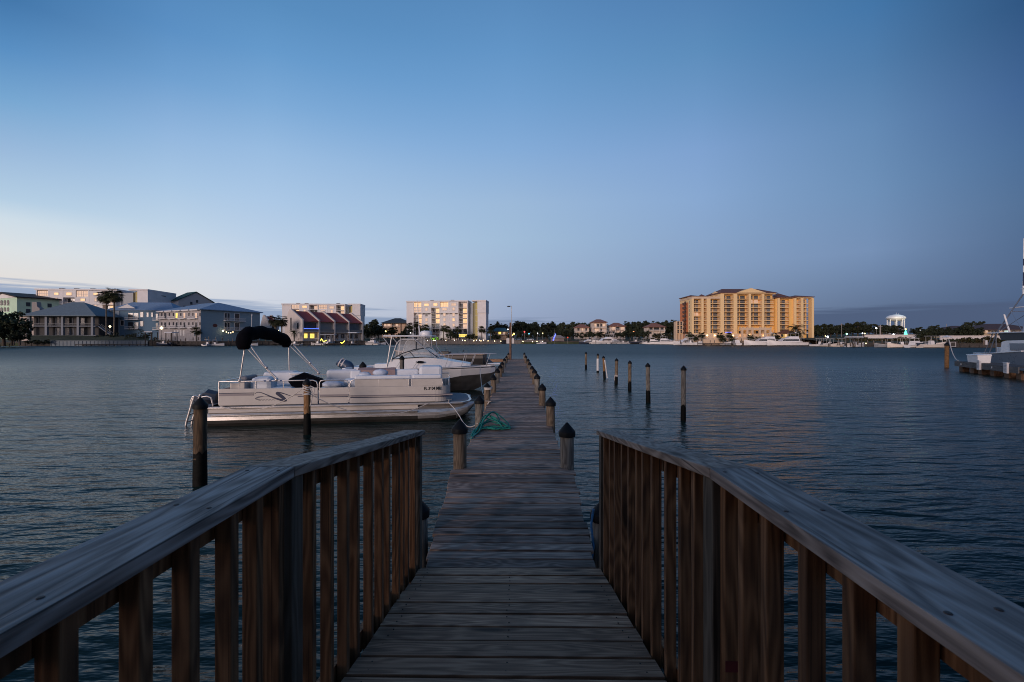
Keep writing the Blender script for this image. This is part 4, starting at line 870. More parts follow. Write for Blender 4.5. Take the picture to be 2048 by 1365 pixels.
# ---- white condo blocks, all of one design
yelm = mat('yellow_stair_wall', (.5, .42, .16), .8, var=.1)
def condo(label, pxs, py, d0, th, over, pst, ptw, pxb, cells, vents, depth=13, extra=None, rise=0.0):
    """pxs: front from..to, py: roof line, over: photo y of the overhang, pst..ptw: stair recess, tower ptw..pxb"""
    f = Fac('apartment_block', label, 'apartment block', pxs[0], pxs[1], d0, th, 1.8, 'white apartment blocks of one design')
    zt = f.z(pxs[0], py); zo = f.z(pxs[0], over); L = f.L
    REC = 1.9
    q = MB(); q.box(0, L, REC, depth, -1, zt-.8)                       # back body behind the balcony recesses
    q.box(0, f.u(cells[0][0][0]), 0, REC, -1, zt-.8)
    q.build('wall', wallw, f.t)
    MB().box(-.15, L+.1, -.75, depth+.1, zt-.79, zt).build('roof', wallw, f.t)
    # vertical piers and solid bays; each cell: (px0, px1, [rows])
    pier = MB()
    for (a, b_), rows in cells:
        u0, u1 = f.u(a), f.u(b_)
        pier.box(u1-.28, u1+.28, -.62, REC-.01, zo+.01, zt-.8); pier.box(u1-.28, u1+.28, 0, REC-.01, -1, zo)
        zs = zt-.8
    u0 = f.u(cells[0][0][0]); pier.box(u0-.28, u0+.28, -.62, REC-.01, zo+.01, zt-.8)
    pier.build('pier', wallw, f.t)
    for (a, b_), rows in cells:

        u0, u1 = f.u(a)+.281, f.u(b_)-.281
        for kind, y0, y1, *rest in rows:
            m_ = (a+b_)/2; z0, z1 = f.z(m_, y1), f.z(m_, y0); yf = -.55 if y1 <= over+1 else .05
            if kind == 'S':        # solid wall with one window
                MB().box(u0, u1, yf, REC-.02, z0, z1).build('front_panel', wallw, f.t)
                if rest:
                    wa, wb, wy0, wy1, mm = rest
                    f.win(wa, wb, wy0, wy1, mm, y=yf, d=.1, frame=railm if d0 < 300 else None)
            elif kind == 'B':      # open balcony with glazing at the back
                zf = z0
                o = MB().box(u0, u1, yf, REC-.01, z0-.25, z0).build('balcony', slabm, f.t)
                q = MB(); q.box(u0, u1, yf+.02, yf+.1, z0+.95, z0+1.05); n_ = max(3, int((u1-u0)/.45))
                for i in range(n_+1): q.box(u0+(u1-u0-.05)*i/n_, u0+(u1-u0-.05)*i/n_+.05, yf+.03, yf+.08, z0, z0+.95)
                q.build('railing', railm, o)
                mm = rest[0] if rest else darkglass; half = (u0+u1)/2
                MB().box(half-.2, u1-.3, REC-.12, REC-.005, z0+.02, z1-.5).build('window', mm, f.t)
                MB().box(u0+.4, half-.5, REC-.1, REC-.005, z0+.02, z1-.5).build('window', darkglass, f.t)
            elif kind == 'G':      # glazed-in balcony
                MB().box(u0, u1, yf+.35, REC-.02, z0, z0+.5).build('front_panel', wallw, f.t)
                o = MB().box(u0, u1, yf+.3, yf+.4, z0+.501, z1-.1).build('window', rest[0] if rest else litsoft, f.t)
                q = MB(); n_ = 5
                for i in range(n_+1): q.box(u0+(u1-u0-.12)*i/n_, u0+(u1-u0-.12)*i/n_+.12, yf+.2, yf+.29, z0+.5, z1-.1)
                q.box(u0, u1, yf+.2, yf+.29, (z0+z1)/2-.1, (z0+z1)/2+.1); q.build('frame', railm, o)

    # stair recess and end tower
    us, ut, ub = f.u(pst), f.u(ptw), f.u(pxb)
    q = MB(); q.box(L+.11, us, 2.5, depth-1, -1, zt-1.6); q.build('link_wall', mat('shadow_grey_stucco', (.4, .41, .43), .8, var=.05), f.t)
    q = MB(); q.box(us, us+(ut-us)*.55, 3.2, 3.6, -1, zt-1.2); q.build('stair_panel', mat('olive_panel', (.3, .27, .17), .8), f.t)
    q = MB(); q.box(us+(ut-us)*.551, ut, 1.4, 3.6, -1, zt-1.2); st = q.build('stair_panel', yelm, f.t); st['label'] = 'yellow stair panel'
    q = MB()
    for k in range(6): z_ = 1+k*(zt-3)/6; q.box(us+(ut-us)*.551, ut-.01, 1.3, 1.39, z_, z_+.15)
    q.build('landing_edge', slabm, st)
    q = MB(); q.box(ut, ub, -.5, depth, zo, zt-.7); q.box(ut+.01, ub-.01, .3, depth-1.4, -1, zo-.005); q.build('stair_tower', wallw, f.t)
    q = MB(); q.box(us, ub+.1, -.75, depth+.05, zt-.69+rise, zt+.12+rise)
    q.build('tower_roof', wallw, f.t)
    MB().box(ub-.01, ub+.06, depth*.45, depth*.6, zt-2.6, zt-2.2).build('vent_window', darkglass, f.t)
    for pv in vents:
        u = f.u(pv); MB().box(u-1.0, u+1.0, 2, 3.5, zt+.001, zt+.55).build('roof_vent', mat('dark_vent', (.05, .045, .05), .7), f.t)
    return f
DG, LI, LS = darkglass, lit, litsoft
def rows_win(a, b_, top, ov, bottom, ys, mats_, wide=None):
    """solid bay: stacked storeys with one window each"""
    out = []; edges = [top]+[y+10.5 for y in ys[:-1]]+[bottom]
    for i, (y, mm) in enumerate(zip(ys, mats_)):
        e0 = edges[i]; e1 = edges[i+1]
        if e0 < ov < e1: e1 = ov if abs(ov-e1) < abs(ov-e0) else e1
        c_ = (a+b_)/2; hw = (4.4 if i == 0 else 2.1)
        out.append(('S', e0, e1, c_-hw, c_+hw, y-2.2 if i == 0 else y-2.8, y+2.2 if i == 0 else y+2.8, mm))
    return out
# the middle, fully visible block
cells = [((827.5, 844), [('G', 605.5, 616, LI), ('G', 616, 626.5, LS), ('B', 628, 636, LI), ('B', 636, 647, LI), ('B', 647, 658, LS), ('B', 658, 672, DG)]),
         ((844, 862), rows_win(844, 862, 604.5, 627, 676, [610, 619, 630, 640, 650, 661], [LI, litsoft, DG, LS, LS, DG])),
         ((862, 880), [('S', 604.5, 616, 867, 875, 607, 612, LI), ('B', 616, 626.5, LI), ('B', 627.5, 636.5, LI), ('B', 637, 647, LI), ('B', 647, 657.5, bluish), ('B', 657.5, 668, DG), ('B', 668, 677, DG)]),
         ((880, 898), [('G', 605.5, 615.5, LI)]+rows_win(880, 898, 615.5, 627, 676, [619, 630, 640, 650, 661], [LS, LS, LS, LS, DG])),
         ((898, 916.5), rows_win(898, 916.5, 604.5, 627, 676, [609.5, 618.5, 630, 640, 650.5, 661], [LS, LS, LS, LI, LS, DG])),
         ((916.5, 935), [('B', 605.5, 616, LS), ('B', 616, 626.5, LI), ('B', 627.5, 636.5, LI), ('B', 637, 647, LI), ('B', 647, 657.5, LS), ('B', 657.5, 668, DG), ('G', 668.5, 676, lityel)])]
condo('white six storey apartment block in the middle of the far shore, fully visible', (813, 936), 602.3, 284, -6, 627, 944, 955, 972, cells, [862, 903], depth=11)
# block behind the red roofs
cells = [((582.5, 600), [('G', 610, 619, LS), ('B', 619, 629.5, LI), ('B', 629.5, 640, DG)]), ((600, 618.5), rows_win(600, 618.5, 609.5, 631, 660, [614, 622.5, 634, 644], [LI, LS, DG, DG])),
         ((618.5, 636.5), [('B', 610.5, 619.5, LS), ('B', 619.5, 630, DG), ('B', 630, 640, DG)]), ((636.5, 655), [('G', 610.5, 620, LS)]+rows_win(636.5, 655, 620, 631, 660, [623.5, 634, 644], [LS, DG, DG])),
         ((655, 672), rows_win(655, 672, 610.5, 631, 660, [615.5, 623.5, 634, 644], [LS, LS, DG, DG])), ((672, 690), [('B', 611.5, 621, LI), ('B', 621, 630.5, LS), ('B', 630.5, 641, DG)])]
condo('white apartment block rising behind the red tiled townhouses', (564, 690.5), 607.5, 292, 4, 631, 696, 705, 721, cells, [593, 610, 674], depth=12)
# block behind the grey porch house
cells = [((75, 99), [('G', 582, 594, LS), ('B', 594.5, 609, LI)]+rows_win(75, 99, 609, 610, 670, [616, 627, 640], [DG, DG, DG])[0:]), ((99, 127), rows_win(99, 127, 580.5, 610, 672, [588, 599, 613, 625, 638, 651], [LI, LS, DG, DG, DG, DG])),
         ((127, 152.5), [('S', 581, 595.5, 133, 143.5, 585.5, 591, LI), ('B', 595.5, 609, DG)]+rows_win(127, 152.5, 610, 610, 672, [616, 627, 640, 651], [DG]*4)),
         ((152.5, 179), [('G', 582.5, 595.5, LS)]+rows_win(152.5, 179, 595.5, 610, 672, [600, 614, 625, 638, 651], [LI, LS, DG, DG, DG])),
         ((179, 204), rows_win(179, 204, 582.5, 610, 672, [588.5, 600, 613, 626, 638.5, 651], [LI, LS, LS, LS, DG, DG])), ((204, 228), [('B', 583.5, 596, LS), ('B', 596, 609.5, LS), ('B', 610, 622, LI), ('B', 623, 636, DG), ('B', 636, 650, DG)]),]
condo('white apartment block with lit windows above the grey porch house', (72, 236), 577.8, 238, 4, 610, 259, 276, 297, cells, [115, 145, 178], depth=22)
# ---- green roofed house
f = Fac('green_roof_house', 'grey gabled house with dark green roof behind the white block', 'house', 341, 357, 262, -30, 2)
greyw = mat('grey_siding', (.4, .41, .43), .8, var=.06)
L = f.L; ez = f.z(357, 600); D = 18
MB().box(0, L, 0, D, -1, ez).build('wall', greyw, f.t); MB().box(.02, L-.02, -.08, -.002, 0, ez-.1).build('front_wall', wallw, f.t)
q = MB(); q.add([(L, 0, ez), (L, D, ez), (L, D/2, ez+5), (0, 0, ez), (0, D, ez), (0, D/2, ez+5)], [(0, 1, 2), (5, 4, 3)]); q.build('gable', greyw, f.t)
q = MB()
for s in (0, 1):
    y0 = -.9 if s == 0 else D+.9; q.hexa([(-1, y0, ez-.5), (L+.6, y0, ez-.5), (L+.6, D/2, ez+5.0), (-1, D/2, ez+5.0), (-1, y0, ez-.1), (L+.6, y0, ez-.1), (L+.6, D/2, ez+5.45), (-1, D/2, ez+5.45)])
q.build('roof', roofm('dark_green_roof', (.01, .05, .045)), f.t)
for y_, z_ in ((6.5, ez-1.5), (9.5, ez-.2), (9.5, ez-4), (12.5, ez-4.5), (3, ez-4)): MB().box(L-.02, L+.1, y_-.6, y_+.6, z_-.8, z_+.8).build('window', darkglass, f.t)
for u in (1.2, 3.2, 5.2): MB().box(u-.4, u+.4, -.2, -.08, ez-5, ez-3).build('window', darkglass, f.t)
# ---- grey porch house
f = Fac('porch_house', 'two storey grey house with hipped metal roof and columned porches', 'house', 53, 190, 192, 3, 1.8)
gw = mat('shaded_grey_wall', (.045, .043, .045), .8, var=.08); colm = mat('shaded_grey_column', (.17, .19, .225), .7)  # wall and column greys darkened to stand for the shade of trees
L = f.L; ez = f.z(120, 631.5); fz = f.z(120, 652); g0 = f.z(120, 671); D = 16
MB().box(.4, L-.4, 2.6, D, -1, ez-.1).build('wall', gw, f.t)
q = MB(); hip(q, 0, L, 0, D, ez, f.z(115, 605)+.7, 1.4, ri=L*.46); q.build('roof', roofm('shaded_metal_roof', (.115, .155, .185)), f.t)  # roof grey darkened for the same tree shade
for px in (56.5, 91, 123.5, 155, 183.5):
    u = f.u(px); MB().box(u-.45, u+.45, .1, 1.0, g0, ez-.31).build('column', colm, f.t)
q = MB(); q.box(0, L, .2, 2.59, fz-.3, fz); q.build('upper_porch', colm, f.t)
MB().box(-.5, L+.5, -.3, 2.59, g0-.4, g0).build('porch_floor', colm, f.t)
q = MB(); q.box(.5, L-.5, .3, .4, fz+1.0, fz+1.1)
for i in range(60): q.box(.5+i*(L-1)/60, .56+i*(L-1)/60, .32, .38, fz, fz+1)
q.build('porch_railing', mat('dim_rail', (.18, .18, .19), .6), f.t)
for a, b_, y0, y1 in ((73, 78, 636, 650), (97, 103, 637, 650), (112, 119, 634, 650), (135, 146, 637, 650), (162, 170, 637, 649), (135, 139.5, 657, 670), (141.5, 147, 657, 670), (112, 119, 657, 670), (163, 168, 658, 669)):
    f.win(a, b_, y0, y1, darkglass, y=2.6, frame=colm)
q = MB(); q.box(-7, 0, 4, 13, -1, ez); wg = q.build('side_wing', mat('pinkish_wall', (.5, .42, .38), .8), f.t)
q = MB(); hip(q, -7, .8, 4, 13, ez+.1, ez+2.4, .9); q.build('wing_roof', MATS['shaded_metal_roof'], f.t)
for k in (-5.5, -3.4, -1.5): MB().box(k-.4, k+.4, 3.9, 3.99, ez-3, ez-1).build('window', darkglass, f.t)
q = MB(); q.loft([[(-3.6, 6, z_), (-3.6+w_, 6, z_), (-3.6+w_, 8, z_), (-3.6, 8, z_)] for z_, w_ in ((ez, 3.4), (ez+3.4, 3.2), (ez+4.2, 2.2), (ez+6.2, 2.0))], closed=True); q.build('chimney', mat('chimney_stucco', (.28, .25, .24), .85), f.t)
q = MB(); q.bar((L+.5, 1.6, fz-.2), (L+5.5, 1.6, g0), 1.2, .25); q.bar((L+.6, 1.0, fz+.9), (L+5.6, 1.0, g0+1), .08, .08); q.bar((L+.6, 2.2, fz+.9), (L+5.6, 2.2, g0+1), .08, .08); q.build('outside_stair', colm, f.t)
# ---- blue apartments, long wing
bluew = mat('blue_siding', (.09, .17, .26), .75, var=.08, scale=.6, stretch=(1, 1, 8)); trim = mat('white_trim', (.62, .6, .6), .6)
slate = roofm('blue_metal_roof', (.17, .25, .36))
f = Fac('blue_apartments', 'long blue clad apartment wing with white balconies beside the palms', 'apartment block', 222, 318, 206, 6, 1.8)
L = f.L; ez = f.z(250, 621); D = 14
q = MB(); q.box(0, L, 0, D, -1, ez); q.box(-4, -.01, 5, D, -1, ez-1); q.build('wall', bluew, f.t)
q = MB(); hip(q, -1, L+6, 0, D, ez+.15, f.z(265, 608)+1.2, .9, ri=6); q.build('roof', slate, f.t)
q = MB(); u = f.u(256); zt = f.z(256, 608); q.wallprism([(u-4.2, ez+.9), (u+3.4, ez+.9), (u, zt-.2)], -.5, .2); q.build('dormer', trim, f.t)
q = MB(); q.box(f.u(230), f.u(239), -.15, -.003, 0, ez-.2); q.build('white_bay', mat('pale_blue_siding', (.3, .36, .42), .75), f.t)
for a, b_, y0, y1 in ((242, 248, 641.5, 651.5), (281, 286.5, 625, 634.5), (281, 286.5, 643, 652.5), (294, 297, 626, 634), (303, 306, 626, 634)): f.win(a, b_, y0, y1, darkglass, frame=trim)
for a, b_, yf in ((253.5, 280, 639.5), (309, 325, 641), (309, 325, 659.5), (204, 222, 639), (253.5, 280, 658)):
    o = f.balcony(a, b_, yf, depth=1.5, slab=trim, rail=trim); f.win(a+3, (a+b_)/2-1, yf-13, yf, darkglass, par=None); f.win((a+b_)/2+1, b_-3, yf-13, yf, bluish)
# ---- blue apartments, corner block
f = Fac('corner_apartments', 'blue hip roofed apartment block with balconies facing both ways', 'apartment block', 318, 402, 205, -27, 1.8)
L = f.L; D = 26; ez = f.z(402, 619.5)
pinks = mat('grey_shingle', (.34, .32, .33), .85, var=.2, scale=.8)
MB().box(0, L, 0, D, -1, ez).build('wall', mat('blue_grey_siding', (.22, .31, .37), .75, var=.07, scale=.6, stretch=(1, 1, 8)), f.t)
MB().box(.05, L-.05, -.12, -.004, -1, ez-.05).build('front_cladding', pinks, f.t)
q = MB(); hip(q, 0, L, 0, D, ez+.2, f.z(402, 604.2)+1.0, 1.0, ri=11); q.build('roof', slate, f.t)
q = MB()
for i in range(5): u = i*L/5; q.box(u+.3, u+L/5-.6, -1.2, -.13, ez-.35, ez+.18)
q.build('eave_trim', trim, f.t)
k = 0
for yf in (637.5, 656):
    for a, b_ in ((321, 336), (340, 356), (360, 374), (380, 396)):
        f.balcony(a, b_, yf-(a-360)*.01, depth=1.3, y=-.12, slab=trim, rail=trim); k += 1
    for i, px in enumerate((324, 331, 339, 347, 354, 362, 369.5, 378, 386, 393, 400)):
        w_ = 1.9 if i in (1, 4, 6, 9) else 1.0; top = yf-12
        f.win(px-w_, px+w_, top+1, yf-(1 if w_ > 1.5 else 5), {(4, 637.5): lityel, (6, 637.5): litsoft, (9, 637.5): litsoft}.get((i, yf), darkglass), y=-.12, frame=trim if w_ > 1.5 else None)
for px in (350, 356, 362, 368, 390): f.win(px-1.6, px+1.6, 661, 672, trim if px != 390 else bluish, y=-.12, nm='door')
# its right face (local +x side)
def sideu(px):       # depth along the side for a photo column
    kx = (px-CX)/F; x0 = f.x0+L*f.c; d0 = f.d0+L*f.s_
    return (x0-kx*d0)/(f.s_+kx*f.c)
def sidez(px, py): return Z(py, f.d0+L*f.s_+sideu(px)*f.c)-f.zb
D = sideu(518)
for yf in (642, 660.5):
    a, b_ = sideu(447), sideu(488); zf = sidez(468, yf)
    o = MB().box(L+.005, L+1.4, a, b_, zf-.3, zf).build('balcony', trim, f.t); q = MB(); q.box(L+1.3, L+1.38, a, b_, zf+1, zf+1.1)
    for i in range(30): q.box(L+1.31, L+1.36, a+(b_-a-.06)*i/30, a+(b_-a-.06)*i/30+.06, zf, zf+1)
    q.build('railing', trim, o)
    for pa, pb_, mm in ((449, 453.5, darkglass), (454.5, 459, darkglass), (469.5, 478.5, darkglass)):
        ww = MB().box(L-.02, L+.1, sideu(pa), sideu(pb_), zf+.1, zf+3.2).build('window', mm, f.t)
        q = MB(); q.box(L+.0, L+.14, sideu(pa)-.25, sideu(pa)-.01, zf, zf+3.4); q.box(L, L+.14, sideu(pb_)+.01, sideu(pb_)+.25, zf, zf+3.4); q.box(L, L+.14, sideu(pa), sideu(pb_), zf+3.21, zf+3.4); q.build('frame', trim, ww)
q = MB(); yc, zc_ = sideu(430), sidez(430, 651.5); q.add([(L+.05, yc+1.0*math.cos(a), zc_+.75*math.sin(a)) for a in [i*math.pi/8 for i in range(16)]], [tuple(range(16))]); q.build('round_sign', mat('maroon_sign', (.1, .03, .03), .7), f.t)
MB().box(L+.01, L+.35, sideu(501.5), sideu(504.5), sidez(503, 632), sidez(503, 628)).build('lamp_box', whitem, f.t)
# ---- red tiled townhouses
redt = roofm('red_tile_roof', (.3, .045, .035)); cream = mat('cream_stucco', (.56, .5, .47), .85, var=.06, scale=.4, dirt=((.4, .36, .33), .3, .4))
def townhouses(name, label, px0, px1, d0, th, units, eave, base, ridge, depth, group=None):
    f = Fac(name, label, 'townhouses', px0, px1, d0, th, 1.5, group)
    L = f.L; U = L/units; ez = f.z(px0, eave); rz2 = ez+depth*.36; D = depth
    MB().box(0, L, 1.2, D, -1, ez).build('wall', cream, f.t)
    for i in range(units+1):
        q = MB(); x_ = i*U; prof = [(-.7, -1), (D, -1), (D, ez), (D*.72, rz2+.9), (D*.62, rz2+.9), (-.7, ez+.5)]
        w_ = .35; vs = [(x_-w_, y_, z_) for y_, z_ in prof]+[(x_+w_, y_, z_) for y_, z_ in prof]; n_ = len(prof)
        q.add(vs, [tuple(range(n_)), tuple(range(2*n_-1, n_-1, -1))]+[((j+1) % n_, j, n_+j, n_+(j+1) % n_) for j in range(n_)]); q.build('party_wall', cream, f.t)
    for i in range(units):
        a, b_ = i*U+.36, (i+1)*U-.36; q = MB()
        q.hexa([(a, -.5, ez-.25), (b_, -.5, ez-.25), (b_, D*.66, rz2-.1), (a, D*.66, rz2-.1), (a, -.5, ez), (b_, -.5, ez), (b_, D*.66, rz2+.2), (a, D*.66, rz2+.2)])
        q.hexa([(a, D*.66, rz2-.1), (b_, D*.66, rz2-.1), (b_, D+.3, ez-.2), (a, D+.3, ez-.2), (a, D*.66, rz2+.2), (b_, D*.66, rz2+.2), (b_, D+.3, ez+.1), (a, D+.3, ez+.1)]); q.build('roof', redt, f.t)
        zf = ez*.5
        o = MB().box(a, b_, -.6, 1.19, zf-.3, zf).build('balcony', cream, f.t)
        q = MB(); q.box(a, b_, -.55, -.45, zf+.05, zf+1.1); q.build('parapet', mat('grey_parapet', (.2, .19, .19), .8), o)
        MB().box(a+.3, b_-.3, 1.05, 1.195, zf+.1, ez-.6).build('window', [darkglass, mat('grey_blind', (.24, .25, .26), .7), mat('grey_blind', (.24, .25, .26), .7), bluish][i % 4], f.t)
        if units > 1: 
            MB().box(a+.9, (a+b_)/2-.9, 1.05, 1.195, .2+.4*(zf-1), zf-1.0).build('window', lityel if i == 0 else darkglass, f.t)
            MB().box((a+b_)/2+.6, b_-1.2, 1.05, 1.195, .2+.4*(zf-1), zf-1.0).build('window', lityel if i == 0 else darkglass, f.t)
    if units > 1:
        MB().box(-.42, -.34, 7.6, 8.5, ez*.55, ez+1.6).build('window', darkglass, f.t); MB().box(-.42, -.34, 2.2, 3.4, ez*.62, ez-.9).build('window', darkglass, f.t)
        MB().box(.4, U-.4, -.62, -.56, ez*.5+1.2, ez*.5+1.42).build('light_strip', emit('blue_light', (.05, .1, 1), 3.5), f.t)
    return f
townhouses('townhouse_row', 'row of four cream townhouses with red tile roofs and sloping party walls', 604.5, 724, 206, 58, 4, 642, 668, 629, 13)
townhouses('red_roof_house', 'small cream house with red tiled roof beside the big round palm', 541, 556, 238, 50, 1, 649, 668, 641, 12)
# ---- dark hip roof house
f = Fac('hip_roof_house', 'peach house with dark hipped roof among palms left of the middle white block', 'house', 764, 812, 292, -3, 1.8)
peach = mat('peach_stucco', (.52, .36, .26), .85, var=.08, scale=.4); L = f.L; ez = f.z(790, 646.5)
MB().box(0, L, 1.2, 13, -1, ez).build('wall', peach, f.t); q = MB(); hip(q, 0, L+1, 0, 13, ez+.1, f.z(794, 639)+1.0, .8, ri=L*.46); q.build('roof', roofm('charcoal_roof', (.03, .04, .05)), f.t)
for px in (764.5, 783, 800): u = f.u(px); MB().box(u-.25, u+.25, .2, .8, 0, ez-.3).build('column', peach, f.t)
for a, b_, y0, y1, mm in ((768, 773, 648.5, 653, litsoft), (775, 781, 648.5, 653, litsoft), (786, 789, 648.5, 653, DG), (792, 796, 648.5, 653, litsoft), (773, 777, 661, 667, lit), (778.5, 782, 661, 667, DG)): f.win(a, b_, y0, y1, mm, y=1.2)
f.balcony(765, 800, 655, y=1.2, depth=1.1, slab=peach)
q = MB(); q.box(-12, -.5, 2, 12, -1, ez-5); q.build('low_wing', mat('dark_wing', (.1, .1, .1), .8), f.t); q = MB(); hip(q, -12, -.5, 2, 12, ez-5, ez-.8, .6); q.build('wing_roof', MATS['charcoal_roof'], f.t)
# ---- teal roof house
f = Fac('teal_roof_house', 'low house with teal roof and lit porch behind the dock lamp post', 'house', 985, 1016.5, 296, 0, 1.8)
L = f.L; ez = f.z(1000, 663); MB().box(0, L, 1.5, 10, -1, ez).build('wall', peach, f.t); q = MB(); hip(q, 0, L, 0, 10, ez+.1, f.z(1000, 657.5)+.6, .7, ri=3); q.build('roof', roofm('teal_roof', (.05, .12, .14)), f.t)
for a, b_, mm in ((988, 991, DG), (997, 1002, lityel), (1006, 1010, litsoft)): f.win(a, b_, 664.5, 669, mm, y=1.5)
f.balcony(994, 1010, 669.5, y=1.5, slab=trim, rail=trim)
# ---- orange roofed villas
terr = roofm('terracotta_roof', (.27, .115, .075)); vw = mat('peach_white_stucco', (.68, .56, .47), .85, var=.05, scale=.4)
def villa(label, px0, px1, d, roof, eave, base, cols, floors, wins):
    f = Fac('villa', label, 'house', px0, px1, d, 0, 1.8, 'terracotta roofed villas'); L = f.L; ez = f.z((px0+px1)/2, eave)
    MB().box(0, L, 1.4, 10, -1, ez).build('wall', vw, f.t); q = MB(); hip(q, 0, L, 0, 10, ez+.1, f.z((px0+px1)/2, roof)+.7, .8, ri=L*.42); q.build('roof', terr, f.t)
    for px in cols: u = f.u(px); MB().box(u-.22, u+.22, .1, .55, -1, ez-.3).build('column', vw, f.t)
    for pf in floors: f.balcony(px0+.3, px1-.3, pf, y=1.4, depth=1.35, slab=vw, rail=trim, bal=.9)
    for a, b_, y0, y1, mm in wins: f.win(a, b_, y0, y1, mm, y=1.4)
    return f
villa('two storey terracotta roofed villa left of the tallest villa', 1152, 1178, 318, 650.5, 655.5, 668, (1152.5, 1161, 1170, 1177.5), (663.5,), [(1155, 1159, 657, 662, DG), (1163, 1166, 657, 662, litsoft), (1171, 1174, 657, 662, DG), (1172, 1175, 665, 668, DG)])
villa('tallest pale terracotta roofed villa, three storeys behind the yachts', 1186, 1213, 314, 640.5, 645, 668, (1186.5, 1200, 1212.5), (656, 664.5), [(1189, 1192, 648, 654, litsoft), (1194, 1198, 648, 655, DG), (1201, 1204, 648, 654, DG), (1206, 1210, 648, 653, litsoft), (1190, 1197, 658, 663, litsoft), (1200, 1204, 658, 663, DG)])
villa('wide terracotta roofed villa right of the tallest villa', 1220.5, 1250, 316, 647.5, 653, 668, (1221, 1231, 1240, 1249.5), (660.5,), [(1223, 1230, 654.5, 659.5, litsoft), (1232, 1239, 654.5, 660, DG), (1241, 1248, 654.5, 659.5, litsoft), (1224, 1230, 663, 667, DG)])
villa('terracotta roofed villa with dark balconies nearest the yellow hotel', 1296, 1330, 316, 648.5, 654.5, 668, (1296.5, 1306.5, 1320, 1329.5), (662,), [(1299, 1305, 655.5, 661, DG), (1308, 1318, 655.5, 661, DG), (1322, 1327, 655.5, 661, DG), (1299, 1303, 664, 668, DG)])
# ---- yellow hotel
f = Fac('yellow_hotel', 'large golden yellow resort hotel with many balconies and red brown roofs', 'hotel', 1384.5, 1624, 226, 0, 1.8)
gold = mat('golden_stucco', (.84, .5, .16), .8, var=.06, scale=.2); sand = mat('sand_stone', (.66, .48, .33), .8, var=.08, scale=.4); colg = mat('golden_column', (.86, .6, .31), .8, var=.05)
rbrown = roofm('red_brown_roof', (.16, .065, .045)); orange = mat('orange_stucco', (.62, .2, .075), .8, var=.08, scale=.3)
L = f.L; Zh = lambda py, y=0: f.z(1500, py, y)
UC0, UC1 = f.u(1443.5), f.u(1549.5); UR = f.u(1553.5)
zwing = Zh(598); BK = 2.0
q = MB(); q.box(0, UC0, BK, 16, -1, zwing); q.box(UC0+.01, UC1, BK, 17, -1, Zh(589)); q.box(UC1+.01, f.u(1618), BK, 16, -1, zwing); q.build('wall', gold, f.t)
q = MB(); q.box(-.3, UC0-.3, -.5, 16.2, zwing, Zh(593.8)); q.build('parapet', sand, f.t)
q = MB(); q.box(UC0-.6, UC1+.4, -.4, 17.2, Zh(589), Zh(586.2)); q.build('cornice', colg, f.t)
q = MB(); hip(q, UC0-.2, UC1, 0, 17, Zh(586), Zh(579.5)+1.2, .9, ri=5); q.build('roof', rbrown, f.t)
q = MB(); u0, u1 = f.u(1471), f.u(1530); q.wallprism([(u0, Zh(586.2)), (u1, Zh(586.2)), ((u0+u1)/2, Zh(577))], -1.0, 8); q.build('pediment', colg, f.t)
q = MB(); q.add([(UC0-.31, .2, Zh(594)), (UC0-.31, 14, Zh(594)), (UC0-.31, 14, Zh(588)), (UC0-.31, 7, Zh(580)), (UC0-.31, .2, Zh(588))], [(0, 1, 2, 3, 4)]); q.build('side_gable', colg, f.t)
q = MB(); hip(q, f.u(1556), f.u(1587), -.3, 12, Zh(595), Zh(591)+.5, .8, ri=5); hip(q, f.u(1562), f.u(1582), 3, 11, Zh(592), Zh(586.5)+.6, .4); q.build('roof', rbrown, f.t)
q = MB(); hip(q, f.u(1590), f.u(1624), -.3, 14, Zh(594), Zh(591)+.6, .8, ri=6); q.build('roof', rbrown, f.t)
q = MB(); q.box(f.u(1556), f.u(1587), -.4, 1.99, Zh(597.2), Zh(595.3)); q.box(f.u(1588.5), f.u(1624.5), -.4, 1.99, Zh(597.2), Zh(594.3)); q.build('cornice', colg, f.t)
q = MB(); hip(q, -.2, 6.5, 5, 15, Zh(591.5), Zh(588)+.3, .7); hip(q, f.u(1414), f.u(1430), 8, 15, Zh(592.5), Zh(586)+.4, .4); q.build('roof', rbrown, f.t)
MB().box(-.2, 6.5, 5, 15, Zh(593.6), Zh(591.8)).build('turret', colg, f.t)
MB().box(-.14, -.01, 4.8, 16.1, -1, Zh(603.5)).build('corner_wall', orange, f.t)
MB().box(-.14, -.01, -.3, 4.79, -1, zwing).build('corner_bay', colg, f.t); MB().box(-.14, -.01, 4.8, 16.1, Zh(603.4), zwing).build('corner_frieze', colg, f.t)
FL = [606.9, 615.4, 623.8, 632.3, 641, 649.4, 658, 666.6]
bays = [(1384.5, 1404), (1404, 1416.5), (1416.5, 1443.5), (1443.5, 1469.7), (1469.7, 1498.5), (1498.5, 1525), (1525, 1549.5), (1556, 1579), (1589, 1603), (1603, 1618)]
cpx = [1384.5, 1404, 1416.2, 1443.4, 1469.7, 1498.5, 1525, 1556, 1589, 1603, 1624]
for px in cpx:
    u = f.u(px); w_ = .55 if px not in (1416.2, 1443.4, 1469.7) else .9
    top = Zh(589) if 1440 < px < 1550 else (Zh(597.3) if px > 1550 else zwing)
    MB().box(u-w_, u+w_, -.7, BK-.01, Zh(688) if px > 1595 else Zh(668), top).build('column', colg, f.t)
MB().box(f.u(1551.5), f.u(1555.2), .3, BK, Zh(670), zwing).build('pier', gold, f.t); MB().box(f.u(1579.5), f.u(1588), .5, BK, Zh(672), zwing).build('pier', gold, f.t)
hrail = mat('hotel_rail', (.5, .42, .36), .6)
